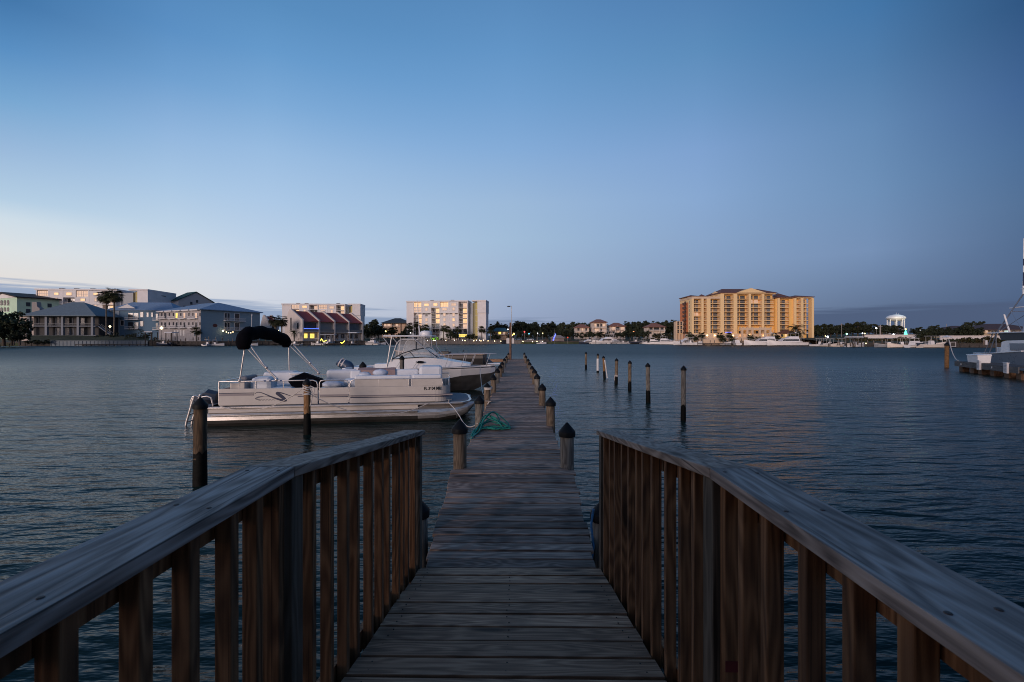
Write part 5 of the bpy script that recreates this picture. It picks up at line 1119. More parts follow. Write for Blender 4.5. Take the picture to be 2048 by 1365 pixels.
for bi, (a, b_) in enumerate(bays):
    ua, ub = f.u(a)+.7, f.u(b_)-.7
    fl = list(FL)
    if 1443 <= a < 1549: fl = [598.3]+fl
    if 1469 <= a < 1526: fl = [y_ for y_ in fl if y_ < 656]
    for k, yf in enumerate(fl):
        zf = Zh(yf); o = MB().box(ua, ub, -.5, BK-.01, zf-.28, zf).build('balcony', colg, f.t)
        q = MB(); q.box(ua, ub, -.45, -.38, zf+.85, zf+.95)
        n_ = int((ub-ua)/.5)
        for i in range(n_+1): q.box(ua+(ub-ua-.05)*i/n_, ua+(ub-ua-.05)*i/n_+.05, -.44, -.39, zf, zf+.85)
        q.build('railing', hrail, o)
        W_ = ub-ua; rr_ = random.random(); mm = litsoft if rr_ < .04 else (mat('curtained_glass', (.22, .19, .16), .5, var=.4, scale=.8) if rr_ < .22 else (bluish if rr_ < .4 else darkglass))
        q = MB(); q.box(ua+.25, ua+.25+W_*.33, BK-.1, BK-.003, zf+.02, zf+1.75)
        if b_-a > 14: q.box(ua+W_*.5, ua+W_*.5+min(W_*.4, 2.9), BK-.1, BK-.003, zf+.05, zf+1.75)
        q.build('window', mm, f.t)
for yf in FL:
    MB().box(-.24, -.13, 2.0, 3.4, Zh(yf)+.1, Zh(yf)+1.5).build('corner_window', darkglass, f.t)
    q = MB(); q.box(-1.0, -.141, 7, 10.5, Zh(yf)-.2, Zh(yf)); q.box(-1.0, -.92, 7, 10.5, Zh(yf)+.001, Zh(yf)+.85); q.box(-.2, -.141, 7.4, 10, Zh(yf)+.001, Zh(yf)+1.6); q.build('corner_balcony', mat('dark_balcony', (.12, .06, .04), .8), f.t)
# podium, arcade, pavilion
q = MB(); q.box(-3, f.u(1556), -3.5, BK-.005, -1, Zh(668)); pod = q.build('podium', sand, f.t)
q = MB(); ua, ub = f.u(1470.5), f.u(1531); q.box(ua, ub, -5.2, -3.51, Zh(660.8), Zh(656.5))
for px in (1470.5, 1477, 1484, 1494, 1509, 1519, 1530.8):
    u = f.u(px); q.box(u-.35, u+.35, -5.3, -4.5, Zh(656.4), Zh(655))
for px in (1474.5, 1484.5, 1494.5, 1509, 1519.5, 1529.5): u = f.u(px); q.box(u-.45, u+.45, -5.1, -4.2, Zh(673.5), Zh(660.9))
q.box(ua, ub, -5.2, -3.51, -1, Zh(673.6)); q.build('arcade', sand, f.t)
for px in (1480, 1502, 1514, 1525): f.win(px-2.5, px+2.5, 662.5, 667.5, darkglass, y=BK)
q = MB(); q.box(f.u(1554), f.u(1586), -4.5, BK-.01, -1, Zh(667.3)); pv = q.build('pavilion', mat('yellow_stucco', (.74, .55, .2), .8, var=.05), f.t)
q = MB(); hip(q, f.u(1553), f.u(1587), -4.5, BK+1.9, Zh(667), Zh(660.5), .6, ri=4); q.build('pavilion_roof', rbrown, f.t)
for px in (1564, 1571.5, 1580): f.win(px-1.8, px+1.8, 669, 674, lit if px == 1571.5 else darkglass, y=-4.5, nm='arched_door')
q = MB(); q.box(-3, f.u(1556), -7.5, -3.51, -1, Zh(679)); q.build('terrace', sand, f.t)
q = MB(); q.box(-3, f.u(1556), -7.5, -7.42, Zh(677), Zh(676.6))
for i in range(90): q.box(-3+i*.49, -2.94+i*.49, -7.48, -7.43, Zh(679), Zh(677))
q.build('terrace_railing', hrail, f.t)
q = MB()
for px in (1408, 1423, 1433, 1459, 1476, 1491, 1520, 1540): q.ball((f.u(px), -3.7, Zh(671.5)), .28)
q.build('wall_lamp', emit('warm_lamp', (1, .75, .4), 9), f.t)
q = MB(); q.box(f.u(1454), f.u(1468), 1.7, 1.89, Zh(666.4), Zh(664.6)); q.build('light_strip', emit('violet_light', (.18, .2, 1), 2.0), f.t)
# annex
f2 = Fac('annex', 'low tan balcony annex at the left foot of the yellow hotel', 'annex', 1353, 1366, 236, 0, 1.8)
MB().box(0, f2.L, 1.2, 4, -1, f2.z(1359, 643.5)).build('wall', sand, f2.t)
for yf in (651, 659, 667):
    f2.balcony(1353, 1366, yf, y=1.2, depth=1.1, slab=colg, rail=hrail, bal=1.2); f2.win(1355, 1358.5, yf-6.5, yf, DG, y=1.2); f2.win(1360.5, 1364, yf-6.5, yf, DG, y=1.2)
for px in (1353.4, 1359.5, 1365.6): u = f2.u(px); MB().box(u-.3, u+.3, -.1, .3, -1, f2.z(1359, 643)).build('column', sand, f2.t)
# ---- water tower
d = 560; zt_ = Z(629, d); wt = thing('water_tower', 'floodlit white water tower on tall legs above the trees', 'water tower', (X(1791.5, d), d, 5))
tm = mat('white_tower_paint', (.78, .78, .76), .5, var=.04, scale=.2); zb_ = Z(639, d)-5; zt_ = Z(630, d)-5
q = MB(); q.lathe([(2.2, zb_-2.6), (5.5, zb_-1.8), (8.6, zb_-.2), (9.7, zb_+1.0), (9.7, zb_+2.2), (8.8, zb_+3.4), (6.2, zb_+5), (2.5, zt_+.2), (.4, zt_+.5)], (0, 0, 0), 32); q.build('tank', tm, wt, smooth=40)
q = MB(); q.lathe([(9.75, zb_+.9), (10.2, zb_+.95), (10.2, zb_+1.2), (9.75, zb_+1.25)], (0, 0, 0), 32); q.build('catwalk', tm, wt)
for k in range(8):
    a = k*math.pi/4+.2; q = MB(); q.tube([(8.2*math.cos(a), 8.2*math.sin(a), -4), (8.2*math.cos(a), 8.2*math.sin(a), zb_+.2)], .55, 10); q.build('leg', tm, wt, smooth=40)
q = MB(); q.tube([(0, 0, -4), (0, 0, zb_-2)], 1.1, 12); q.build('riser', tm, wt, smooth=40)
q = MB(); q.tube([(.6, 0, zt_), (.6, 0, zt_+2.6)], .15, 6); q.tube([(3.5, 0, zt_-1.2), (3.5, 0, zt_+1.8)], .12, 6); q.build('antenna', tm, wt)
for dx, dy, dz, en, cc in ((-9, -15, zb_-1, 1500, (1, .95, .72)), (9, -15, zb_-1, 1500, (1, .97, .78)), (0, -14, 6, 1100, (1, .8, .55)), (0, -10, zb_+12, 1300, (.7, .95, 1))):
    spot('tower_floodlight', (wt.location.x+dx, d+dy, 5+dz), (wt.location.x, d, 5+zb_+1.5), en, cc, .8, 95)
# ---- houses on the right
f = Fac('long_house', 'long beige two storey building with white balcony on the right shore', 'house', 1966, 2075, 184, -4, 2.0)
beigew = mat('beige_wall', (.5, .38, .25), .85, var=.08, scale=.4); L = f.L; ez = f.z(2000, 660); D = 12
MB().box(0, L, 1.4, D, -1, ez).build('wall', beigew, f.t); q = MB(); hip(q, 0, L, 0, D, ez+.1, f.z(2010, 652)+1.0, .8, ri=7); q.build('roof', roofm('dark_brown_roof', (.07, .045, .045)), f.t)
f.balcony(1975, 2074, 667, y=1.4, depth=1.35, slab=trim, rail=trim)
for a, b_, y0, y1, mm in ((1970, 1975, 661, 665.5, LS), (1983, 1989, 661, 666, DG), (1990, 1997, 661, 666, DG), (1998, 2004, 661, 666, LS), (2009, 2018, 661.5, 664.5, emit('cool_lit', (.7, .95, .9), .9)), (2024, 2030, 661, 666, DG), (1982, 1986, 669, 673, DG), (1989, 1993, 669, 673, DG), (1996, 2001, 669, 673, DG), (2010, 2014, 669, 673, DG), (2022, 2028, 669, 673, DG)): f.win(a, b_, y0, y1, mm, y=1.4)
f = Fac('brown_roof_house', 'low house with brown roof half hidden by trees beside the long beige building', 'house', 1911, 1962, 196, 4, 2.0)
ez = f.z(1930, 661); MB().box(0, f.L, .6, 11, -1, ez).build('wall', beigew, f.t); q = MB(); hip(q, 0, f.L, 0, 11, ez+.1, f.z(1935, 655)+.8, .8, ri=5); q.build('roof', MATS['dark_brown_roof'], f.t)
for px in (1914, 1919, 1925, 1950): f.win(px-1.5, px+1.5, 663, 668, LS if px == 1919 else DG, y=.6)
# ---- walls
lm = MB(); lw = [(60, 178.6, 1.35), (104, 178.9, 1.9), (296, 181.6, 1.9)]; up = [(50, 190.5, 4.3), (150, 190.5, 4.3), (300, 190.5, 3.6)]
lm.add([(X(a, d), d, z_) for a, d, z_ in lw]+[(X(a, d), d, z_) for a, d, z_ in up]+[(X(a, d), d, .5) for a, d, z_ in lw], [(0, 1, 4, 3), (1, 2, 5, 4), (6, 7, 1, 0), (7, 8, 2, 1)])
tag(lm.build('lawn', mat('dim_lawn', (.028, .036, .016), .95, var=.5, scale=.8, bump=.05)), 'dark sloping lawn below the porch house', kind='structure')
def wall(name, label, pts, z0, z1, m, th=.4, cat='wall', ribs=0, ribm=None):
    """pts: (px, depth) along the wall"""
    q = MB(); rq = MB(); pw = [Vector((X(px, d), d, 0)) for px, d in pts]
    for a, b_ in zip(pw, pw[1:]):
        q.bar(a+Vector((0, 0, (z0+z1)/2)), b_+Vector((0, 0, (z0+z1)/2)), th, z1-z0)
        if ribs:
            k = int((b_-a).length/ribs); dd_ = (b_-a).normalized(); nn_ = Vector((dd_.y, -dd_.x, 0))
            for i in range(k): c_ = a+(b_-a)*(i/k)+nn_*(th/2+.06); rq.box(c_.x-.12, c_.x+.12, c_.y-.08, c_.y+.08, z0, z1-.1)
    o = thing(name, label, cat)
    q.build('panel', m, o)
    if ribs: rq.build('rib', ribm or m, o)
    q = MB()
    for a, b_ in zip(pw, pw[1:]): q.bar(a+Vector((0, 0, z1+.08)), b_+Vector((0, 0, z1+.08)), th+.3, .15)
    q.build('coping', ribm or m, o)
    return o
sw1 = mat('grey_sheet_piling', (.1, .135, .17), .6, var=.2, scale=1.5); sw2 = mat('timber_bulkhead', (.05, .042, .038), .85, var=.35, scale=2)
wall('seawall', 'blue grey ribbed seawall below the lawn of the porch house', [(103, 178.2), (296, 181)], -.5, 2.0, sw1, ribs=1.4)
wall('bulkhead', 'dark timber bulkhead in front of the blue apartments', [(297, 181.4), (420, 185.3), (560, 199.2), (771, 221)], -.5, 1.7, sw2, ribs=2.2)
wall('bulkhead', 'dark low bulkhead at the left end of the far shore', [(-120, 180), (101, 178)], -.5, 1.3, sw2, ribs=2.5)
wall('seawall', 'lamp topped grey brown seawall in front of the middle white block', [(772, 222), (830, 261.4), (1000, 271.4), (1011, 283), (1088, 282)], -.5, 2.1, mat('brown_sheet_piling', (.14, .12, .11), .7, var=.25, scale=1.5), ribs=1.8)
wall('bulkhead', 'dark bulkhead behind the yachts below the villas', [(1089, 281), (1350, 267.3), (1371, 221.3)], -.5, 1.6, sw2, ribs=2.5)
wall('bulkhead', 'brown bulkhead behind the boats at the yellow hotel', [(1372, 221), (1640, 213.3)], -.5, 1.8, mat('stone_bulkhead', (.22, .16, .12), .85, var=.2), ribs=3)
wall('bulkhead', 'dark bulkhead along the right shore', [(1641, 213), (1700, 167.3), (1900, 144.3), (2058, 139.4)], -.5, 1.3, sw2, ribs=2.5)
wall('garden_wall', 'long white wall on the bank below the water tower', [(1729, 178), (1790, 172), (1850, 170)], 3.0, 4.25, mat('white_wall', (.62, .56, .54), .8))
wall('garden_wall', 'white wall on the bank below the long beige building', [(1880, 160), (1950, 159), (2060, 157)], 2.3, 3.75, MATS['white_wall'])
# ------------------------------------------------------------------ vegetation
def shore_d(px):
    for (a, da), (b_, db_) in zip(SHORE, SHORE[1:]):
        if a <= px <= b_: return da+(db_-da)*(px-a)/(b_-a)
    return 180
def leafmat(name, col):
    m, nt, b = new_mat(name)
    ge = N(nt, 'ShaderNodeNewGeometry'); oi = N(nt, 'ShaderNodeObjectInfo')
    v = math_n(nt, 'MULTIPLY_ADD', ge.outputs['Random Per Island'], .9, .45)
    v = math_n(nt, 'MULTIPLY', v, math_n(nt, 'MULTIPLY_ADD', oi.outputs['Random'], .6, .7))
    hs = N(nt, 'ShaderNodeHueSaturation'); hs.inputs['Color'].default_value = (*col, 1); nt.links.new(v, hs.inputs['Value'])
    nt.links.new(math_n(nt, 'MULTIPLY_ADD', ge.outputs['Random Per Island'], .06, .47), hs.inputs['Hue'])
    nt.links.new(hs.outputs[0], b.inputs['Base Color']); b.inputs['Roughness'].default_value = .65; b.inputs['Specular IOR Level'].default_value = .25
    return m
leafd = leafmat('dark_foliage', (.035, .042, .022)); leafo = leafmat('olive_foliage', (.06, .05, .022)); palml = leafmat('palm_foliage', (.04, .045, .02)); deadp = leafmat('dry_fronds', (.11, .075, .04))
bark = mat('bark', (.07, .055, .045), .9, var=.3, scale=4, bump=.02); palmb = mat('palm_bark', (.11, .095, .08), .9, var=.3, scale=3, stretch=(1, 1, 8), bump=.03)
def leaf(q, c, s):
    n_ = Vector((random.gauss(0, 1), random.gauss(0, 1), random.gauss(0, 1))).normalized(); a = n_.orthogonal().normalized(); b_ = n_.cross(a); t = random.uniform(0, 6.28)
    a, b_ = a*math.cos(t)+b_*math.sin(t), b_*math.cos(t)-a*math.sin(t)
    q.add([c-a*s, c-b_*s*.5+n_*s*.12, c+a*s, c+b_*s*.5+n_*s*.12], [(0, 1, 2, 3)])
def crown(q, lobes, n_, ls):
    tot = sum(l[1]**2 for l in lobes)
    for c, r, sq in lobes:
        k = int(n_*r*r/tot)
        sub = [Vector((random.gauss(0, .5), random.gauss(0, .5), random.gauss(0, .45))) for _ in range(max(3, k//28))]
        for i in range(k):
            s_ = random.choice(sub); p = s_+Vector((random.gauss(0, .2), random.gauss(0, .2), random.gauss(0, .17)))
            if p.length > 1.25: p *= 1.0/p.length
            leaf(q, Vector(c)+Vector((p.x*r, p.y*r, p.z*r*sq)), ls*random.uniform(.6, 1.4))
def tree_proto(kind):
    t = thing('tree', 'x', 'tree'); q = MB(); tr = MB()
    if kind == 0:      # broad oak
        lobes = [((0, 0, 6.2), 3.4, .8), ((-2.6, .5, 5.2), 2.6, .8), ((2.5, -.3, 5.5), 2.8, .75), ((.8, 1.5, 7.6), 2.2, .8), ((-1.2, -1.5, 7.3), 2.0, .8), ((3.8, .6, 4.2), 1.7, .8), ((-3.8, -.5, 4.0), 1.8, .8), ((0, -1.5, 3.8), 2.4, .7)]
        tr.tube([(0, 0, -.5), (.1, 0, 2), (0, .1, 5)], [.4, .32, .16], 8)
    elif kind == 1:    # windswept, flat clumps with gaps
        lobes = [((-2.2, 0, 6.6), 1.9, .55), ((1.6, .4, 7.8), 2.0, .6), ((3.2, -.4, 5.6), 1.7, .55), ((-.4, .3, 8.8), 1.4, .6), ((-3.4, .2, 4.6), 1.6, .55), ((.5, -.5, 5.0), 2.0, .6), ((2, .3, 3.6), 1.8, .6)]
        tr.tube([(0, 0, -.5), (.3, 0, 3), (0, .1, 8)], [.35, .28, .1], 8)
    else:              # tall rounded
        lobes = [((0, 0, 8), 2.3, 1.1), ((-1.5, .3, 6.2), 2.2, 1), ((1.6, 0, 6.0), 2.2, 1), ((.3, -.3, 4.2), 2.5, .9), ((-.3, .2, 10), 1.5, 1), ((1.2, .2, 8.8), 1.4, .9)]
        tr.tube([(0, 0, -.5), (0, .1, 4), (.1, 0, 9)], [.38, .3, .1], 8)
    for c, r, sq in lobes[:5]: tr.tube([(0, 0, 2.4), (c[0]*.5, c[1]*.5, (2.4+c[2])/2+.3), c], [.16, .1, .04], 6)
    crown(q, lobes, 1900, .42)
    tr.build('trunk', bark, t, smooth=50); q.build('crown', leafo if kind == 3 else leafd, t)
    return t
tp = [tree_proto(k) for k in range(3)]
used = [False]*3
def tree(kind, px, d, h, label, group, sx=1.0, zb=None):
    base = (9.6, 9.4, 11.4)[kind]; s = h/base; zb = ground_z(d-shore_d(px)) if zb is None else zb
    loc = (X(px, d), d, zb); sc_ = (s*sx, s*sx, s)
    if not used[kind]:
        used[kind] = True; o = tp[kind]; o.location = loc; o.scale = sc_; o.rotation_euler.z = random.uniform(0, 6.28); o['label'] = label; o['group'] = group; return o
    return dup(tp[kind], loc, random.uniform(0, 6.28), label, group, sc_)
def hz(py, d): return Z(py, d)
# wood between the middle white block and the yellow hotel: skyline heights from the photo
sky1 = [(985, 652), (996, 647), (1008, 651), (1022, 650), (1034, 644.5), (1046, 644.5), (1058, 646), (1070, 648), (1082, 650.5), (1094, 647.5), (1106, 646.5), (1118, 647), (1132, 648), (1146, 647.5), (1158, 646.5), (1172, 648), (1184, 650), (1218, 650), (1232, 652), (1256, 648), (1266, 645.5), (1278, 646), (1290, 645), (1304, 646), (1318, 645.5), (1332, 645), (1346, 645), (1358, 644)]
for i, (px, py) in enumerate(sky1):
    d = 345+random.uniform(-8, 8); tree([0, 2, 0][i % 3], px, d, hz(py, d)-2.2, 'dark round tree in the wood between the white blocks and the yellow hotel', 'trees of the wood behind the villas', 1.25)
low1 = [(1020, 664), (1040, 660), (1056, 664), (1074, 660), (1092, 663), (1112, 661), (1128, 659), (1142, 660), (1166, 666), (1181, 663), (1200, 664), (1216, 663), (1232, 665), (1248, 663), (1260, 658), (1274, 661), (1288, 660), (1310, 668), (1322, 667), (1335, 667), (1348, 668)]
for i, (px, py) in enumerate(low1):
    d = 298+random.uniform(-4, 6); o = tree([0, 0, 1][i % 3], px, d, max(3, hz(py, d)-2), 'lower dark tree on the bank in front of the wood and villas', 'lower trees along the villa bank', 1.35)
sky2 = [(1632, 653), (1640, 650), (1650, 649.5), (1662, 651), (1674, 651), (1684, 653), (1696, 652), (1706, 653), (1716, 650), (1727, 649.5), (1738, 652), (1750, 655), (1764, 656), (1775, 655.5), (1786, 657), (1797, 657.5), (1832, 663), (1842, 661), (1877, 658)]
for i, (px, py) in enumerate(sky2):
    d = 240+random.uniform(-8, 8); tree([1, 0, 1][i % 3], px, d, hz(py, d)-2.2, 'dark tree in the belt between the yellow hotel and the water tower', 'trees right of the yellow hotel', 1.25)
for i, (px, py, d) in enumerate([(1855, 656, 166), (1862, 653.5, 170), (1872, 655, 168), (1885, 656, 172), (1897, 657, 176), (1848, 663, 166), (1922, 655, 182), (1934, 648, 180), (1942, 656, 178), (1953, 657, 180), (1912, 660, 182)]):
    tree([0, 2, 0][i % 3], px, d, hz(py, d)-2.0, 'dense dark tree in front of the brown roofed houses on the right shore', 'trees before the right shore houses', 1.2)
for px, py in ((1948, 650), (1961, 650.5), (1968, 650)):
    d = 215; t = tree(1, px, d, hz(py, d)-2, 'thin umbrella crowned tree above the roof of the long beige building', 'umbrella trees on the right shore', .75)
# left side
for i, (px, py, d) in enumerate([(8, 617, 150), (-14, 612, 152), (24, 640, 150), (40, 657, 150), (-6, 650, 147), (28, 664, 148)]):
    tree([0, 0, 0][i % 3], px, d, hz(py, d)-1.0, 'black silhouetted tree at the left edge of the photo beside the porch house', 'trees at the left edge', 1.1, zb=.9)
for i, (px, py, d) in enumerate([(728, 650, 262), (742, 646, 258), (750, 641, 262), (757, 650, 256), (810, 655, 262), (805, 662, 259), (798, 666, 258), (736, 662, 252)]):
    tree([0, 2, 2][i % 3], px, d, hz(py, d)-2, 'dark tree in the garden gap left of the middle white block', 'garden trees left of the middle white block', 1.0)
for i, (px, py, d) in enumerate([(904, 661, 271), (911, 664, 272), (946, 667, 273), (938, 668, 272), (988, 667, 280), (996, 670, 280)]):
    tree(0, px, d, hz(py, d)-1.6, 'rounded dark garden tree at the foot of the middle white block', 'garden trees before the middle white block', 1.05, zb=1.6)
# shrubs: leafy mounds
def shrub(label, px, d, w_, h_, m=None, group=None, zb=1.4):
    t = thing('shrub', label, 'shrub', (X(px, d), d, zb), 0, group); q = MB()
    lobes = [((random.uniform(-.5, .5)*w_, random.uniform(-.8, .8), h_*random.uniform(.3, .62)), random.uniform(.35, .5)*h_*1.1, .8) for _ in range(max(4, int(w_/h_*3.5)))]
    crown(q, lobes, int(260+140*w_/h_), .3); q.build('foliage', m or leafd, t)
    q = MB(); 
    for c, r, s_ in lobes[:3]: q.tube([(c[0], c[1], -.3), (c[0], c[1], c[2])], [.09, .04], 5)
    q.build('stem', bark, t); return t
shrub('long dark hedge before the blue apartment wing', 236, 190, 15, 4.2)
shrub('tall rounded dark bush before the blue apartment wing', 270, 187, 9, 6.2)
shrub('dark bush at the corner of the blue apartment wing', 296, 189, 5, 4.5)
shrub('ragged dark bush under the trees on the left bank', 72, 176, 9, 1.7, zb=.8)
for i, px in enumerate(range(1640, 1870, 17)):
    d = shore_d(px)+9; shrub('low brown scrub on the bank below the white wall', px, d, 5.5, 2.1, leafo, 'scrub on the right bank', zb=1.3)
for i, px in enumerate(range(1905, 2060, 14)):
    d = shore_d(px)+5; shrub('dark scrub on the bank below the long beige building', px, d, 4, 1.9+.4*(i % 3), leafo if i % 2 else leafd, 'scrub below the long beige building', zb=1.2)
for px in (1300, 1316, 1332, 1348, 1360): shrub('olive green bush beside the foot of the yellow hotel', px, 276, 6, 4.6, leafo, 'olive bushes near the hotel', zb=1.8)
for px in (845, 856, 868, 880, 892): shrub('small dark bush on the seawall lawn before the middle white block', px, 270.5-(892-px)*.05, 3.2, 1.7, leafd, 'bushes on the seawall lawn', zb=1.6)
lg = shrub('bright green floodlit bush before the middle white block', 869, 266.6, 5, 2.6, leafmat('lit_green_foliage', (.2, .4, .05)), zb=1.8)
spot('garden_floodlight', (X(868, 264), 262.8, 2.3), (X(869, 266), 266.6, 3.2), 900, (.85, 1, .55), .3, 110)
# palms
def palm_proto(nf, fl, drop, dead=0, fan=True, nm='palm_tree'):
    t = thing(nm, 'x', 'palm tree'); q = MB(); dq = MB()
    for i in range(nf+dead):
        q_ = q if i < nf else dq
        az = i*2.399+random.uniform(-.2, .2); el = R(random.uniform(-30, 80)) if i < nf else R(random.uniform(-85, -50)); L = fl*random.uniform(.8, 1.1)*(1 if i < nf else .75)
        pts = []; p = Vector((0, 0, 0)); e = el
        for k in range(7):
            pts.append(p.copy()); p += Vector((math.cos(az)*math.cos(e), math.sin(az)*math.cos(e), math.sin(e)))*L/6; e -= drop/6*(1+.5*k/6)
        sd = Vector((-math.sin(az), math.cos(az), 0))
        if fan:      # stalk plus a fan of pointed blades
            c = pts[3]; dirv = (pts[5]-pts[3]).normalized(); q_.tube([pts[0], pts[2], pts[3]], [.05, .035, .02], 4, cap=False)
            for b_ in range(-5, 6):
                a = b_*.26; dd_ = (dirv*math.cos(a)+sd*math.sin(a)).normalized(); tip_ = c+dd_*L*.52*(1-.04*abs(b_))-Vector((0, 0, .1*abs(b_)*.3)); w_ = sd*math.cos(a)*.09-dirv*math.sin(a)*.09
                mid_ = c+dd_*L*.28; q_.add([c, mid_+w_, tip_, mid_-w_], [(0, 1, 2, 3)])
        else:        # feather frond
            q_.tube(pts, [.05, .045, .04, .035, .03, .02, .01], 4, cap=False)
            for k in range(1, 13):
                f_ = k/13*6; i0 = int(f_); c = pts[i0].lerp(pts[min(6, i0+1)], f_-i0); dirv = (pts[min(6, i0+1)]-pts[i0]).normalized()
                for s in (-1, 1):
                    tip_ = c+(sd*s*.75+dirv*.5-Vector((0, 0, .35))).normalized()*L*.26*(1-.3*abs(k/13-.4)); q_.add([c-dirv*.05, c+dirv*.09, tip_], [(0, 1, 2)])
    cr = q.build('crown', palml, t)
    if dead: dq.build('dry_skirt', deadp, cr)
    tr = MB(); tr.tube([(0, 0, -1.08), (.01, 0, -.6), (0, 0, -.02)], [.032, .026, .03], 8); o = tr.build('trunk', palmb, t, smooth=50)
    return t, cr, o
P_FAN = palm_proto(46, 2.6, 1.2); P_SKIRT = palm_proto(60, 3.6, 1.3, 26); P_FEATHER = palm_proto(30, 3.8, 1.7, 0, False)
pused = {}
def palm(proto, px, ytop, ybase, d, label, group=None, cs=1.0, tw=1.0):
    root, cr, tk = proto; key = id(root)
    zb = Z(ybase, d); zt = Z(ytop, d)
    hgt = zt-zb
    if key not in pused: pused[key] = 1; r = root
    else: r = dup(root, (0, 0, 0))
    r.location = (X(px, d), d, zb); r['label'] = label; r.rotation_euler.z = random.uniform(0, 6.28)
    if group: r['group'] = group
    elif 'group' in r: del r['group']
    fr_ = 1.9*cs; hc = max(1.0, hgt-fr_)
    for ch in r.children:
        if ch.name.startswith('crown'): ch.location = (0, 0, hc); ch.scale = (cs,)*3
        else: ch.location = (0, 0, hc); ch.scale = (hc*0+11*tw, 11*tw, hc)
    return r
palm(P_SKIRT, 213, 581, 668, 192, 'tall palm, left stem of the pair before the blue apartments', 'pair of tall palms', 1.25, .95)
palm(P_SKIRT, 228, 579, 669, 191, 'tall palm, right stem of the pair before the blue apartments', 'pair of tall palms', 1.25, .95)
palm(P_FAN, 393, 654, 688, 187, 'small leaning palm before the corner of the blue balcony block', None, 1.0)
palm(P_SKIRT, 550, 633, 669, 200, 'big round cabbage palm left of the townhouses', 'round palms by the townhouses', 1.05, 1)
palm(P_SKIRT, 563, 633, 668, 201, 'round cabbage palm touching the townhouse end wall', 'round palms by the townhouses', 1.05, 1)
palm(P_FEATHER, 588, 660, 688, 203, 'short feathery palm in front of the townhouse end wall', None, .7)
for px, yt, yb in ((818, 645, 679), (833, 643, 678), (840, 650, 678), (851, 649, 679), (887, 650.5, 680), (896, 652.5, 681), (915, 652.5, 681), (963.5, 652.5, 680), (981, 655, 680), (822, 654, 679)):
    palm(P_FAN, px, yt, yb, 266.5 if px < 830 else 272.5, 'bushy palm in the garden row before the middle white block', 'palms before the middle white block', 1.25)
for px, yt, yb in ((748, 640, 680), (783, 655, 680), (768, 657, 681), (776, 656, 680), (788, 654, 681)):
    palm(P_FAN, px, yt, yb, 266, 'palm in the dark garden before the peach hipped house', 'palms before the peach house', 1.2)
for px, yt, yb in ((1378, 664, 680), (1389.5, 669, 682), (1403, 664.5, 682), (1440, 665, 683), (1445, 672, 683), (1458.5, 665, 683), (1465, 674, 684), (1501, 669, 684), (1549, 665.5, 684), (1556.5, 671, 684), (1584, 664, 682), (1516, 673, 684)):
    palm(P_FAN, px, yt, yb, 216.5, 'small palm on the waterfront terrace of the yellow hotel', 'palms before the yellow hotel', .85, .8)
palm(P_FEATHER, 1592, 649, 684, 215.5, 'large date palm before the right wing of the yellow hotel', None, 1.25, 1.1)
palm(P_FEATHER, 1596, 663, 684, 214.8, 'shorter feathery palm under the large date palm', None, 1.0, 1)
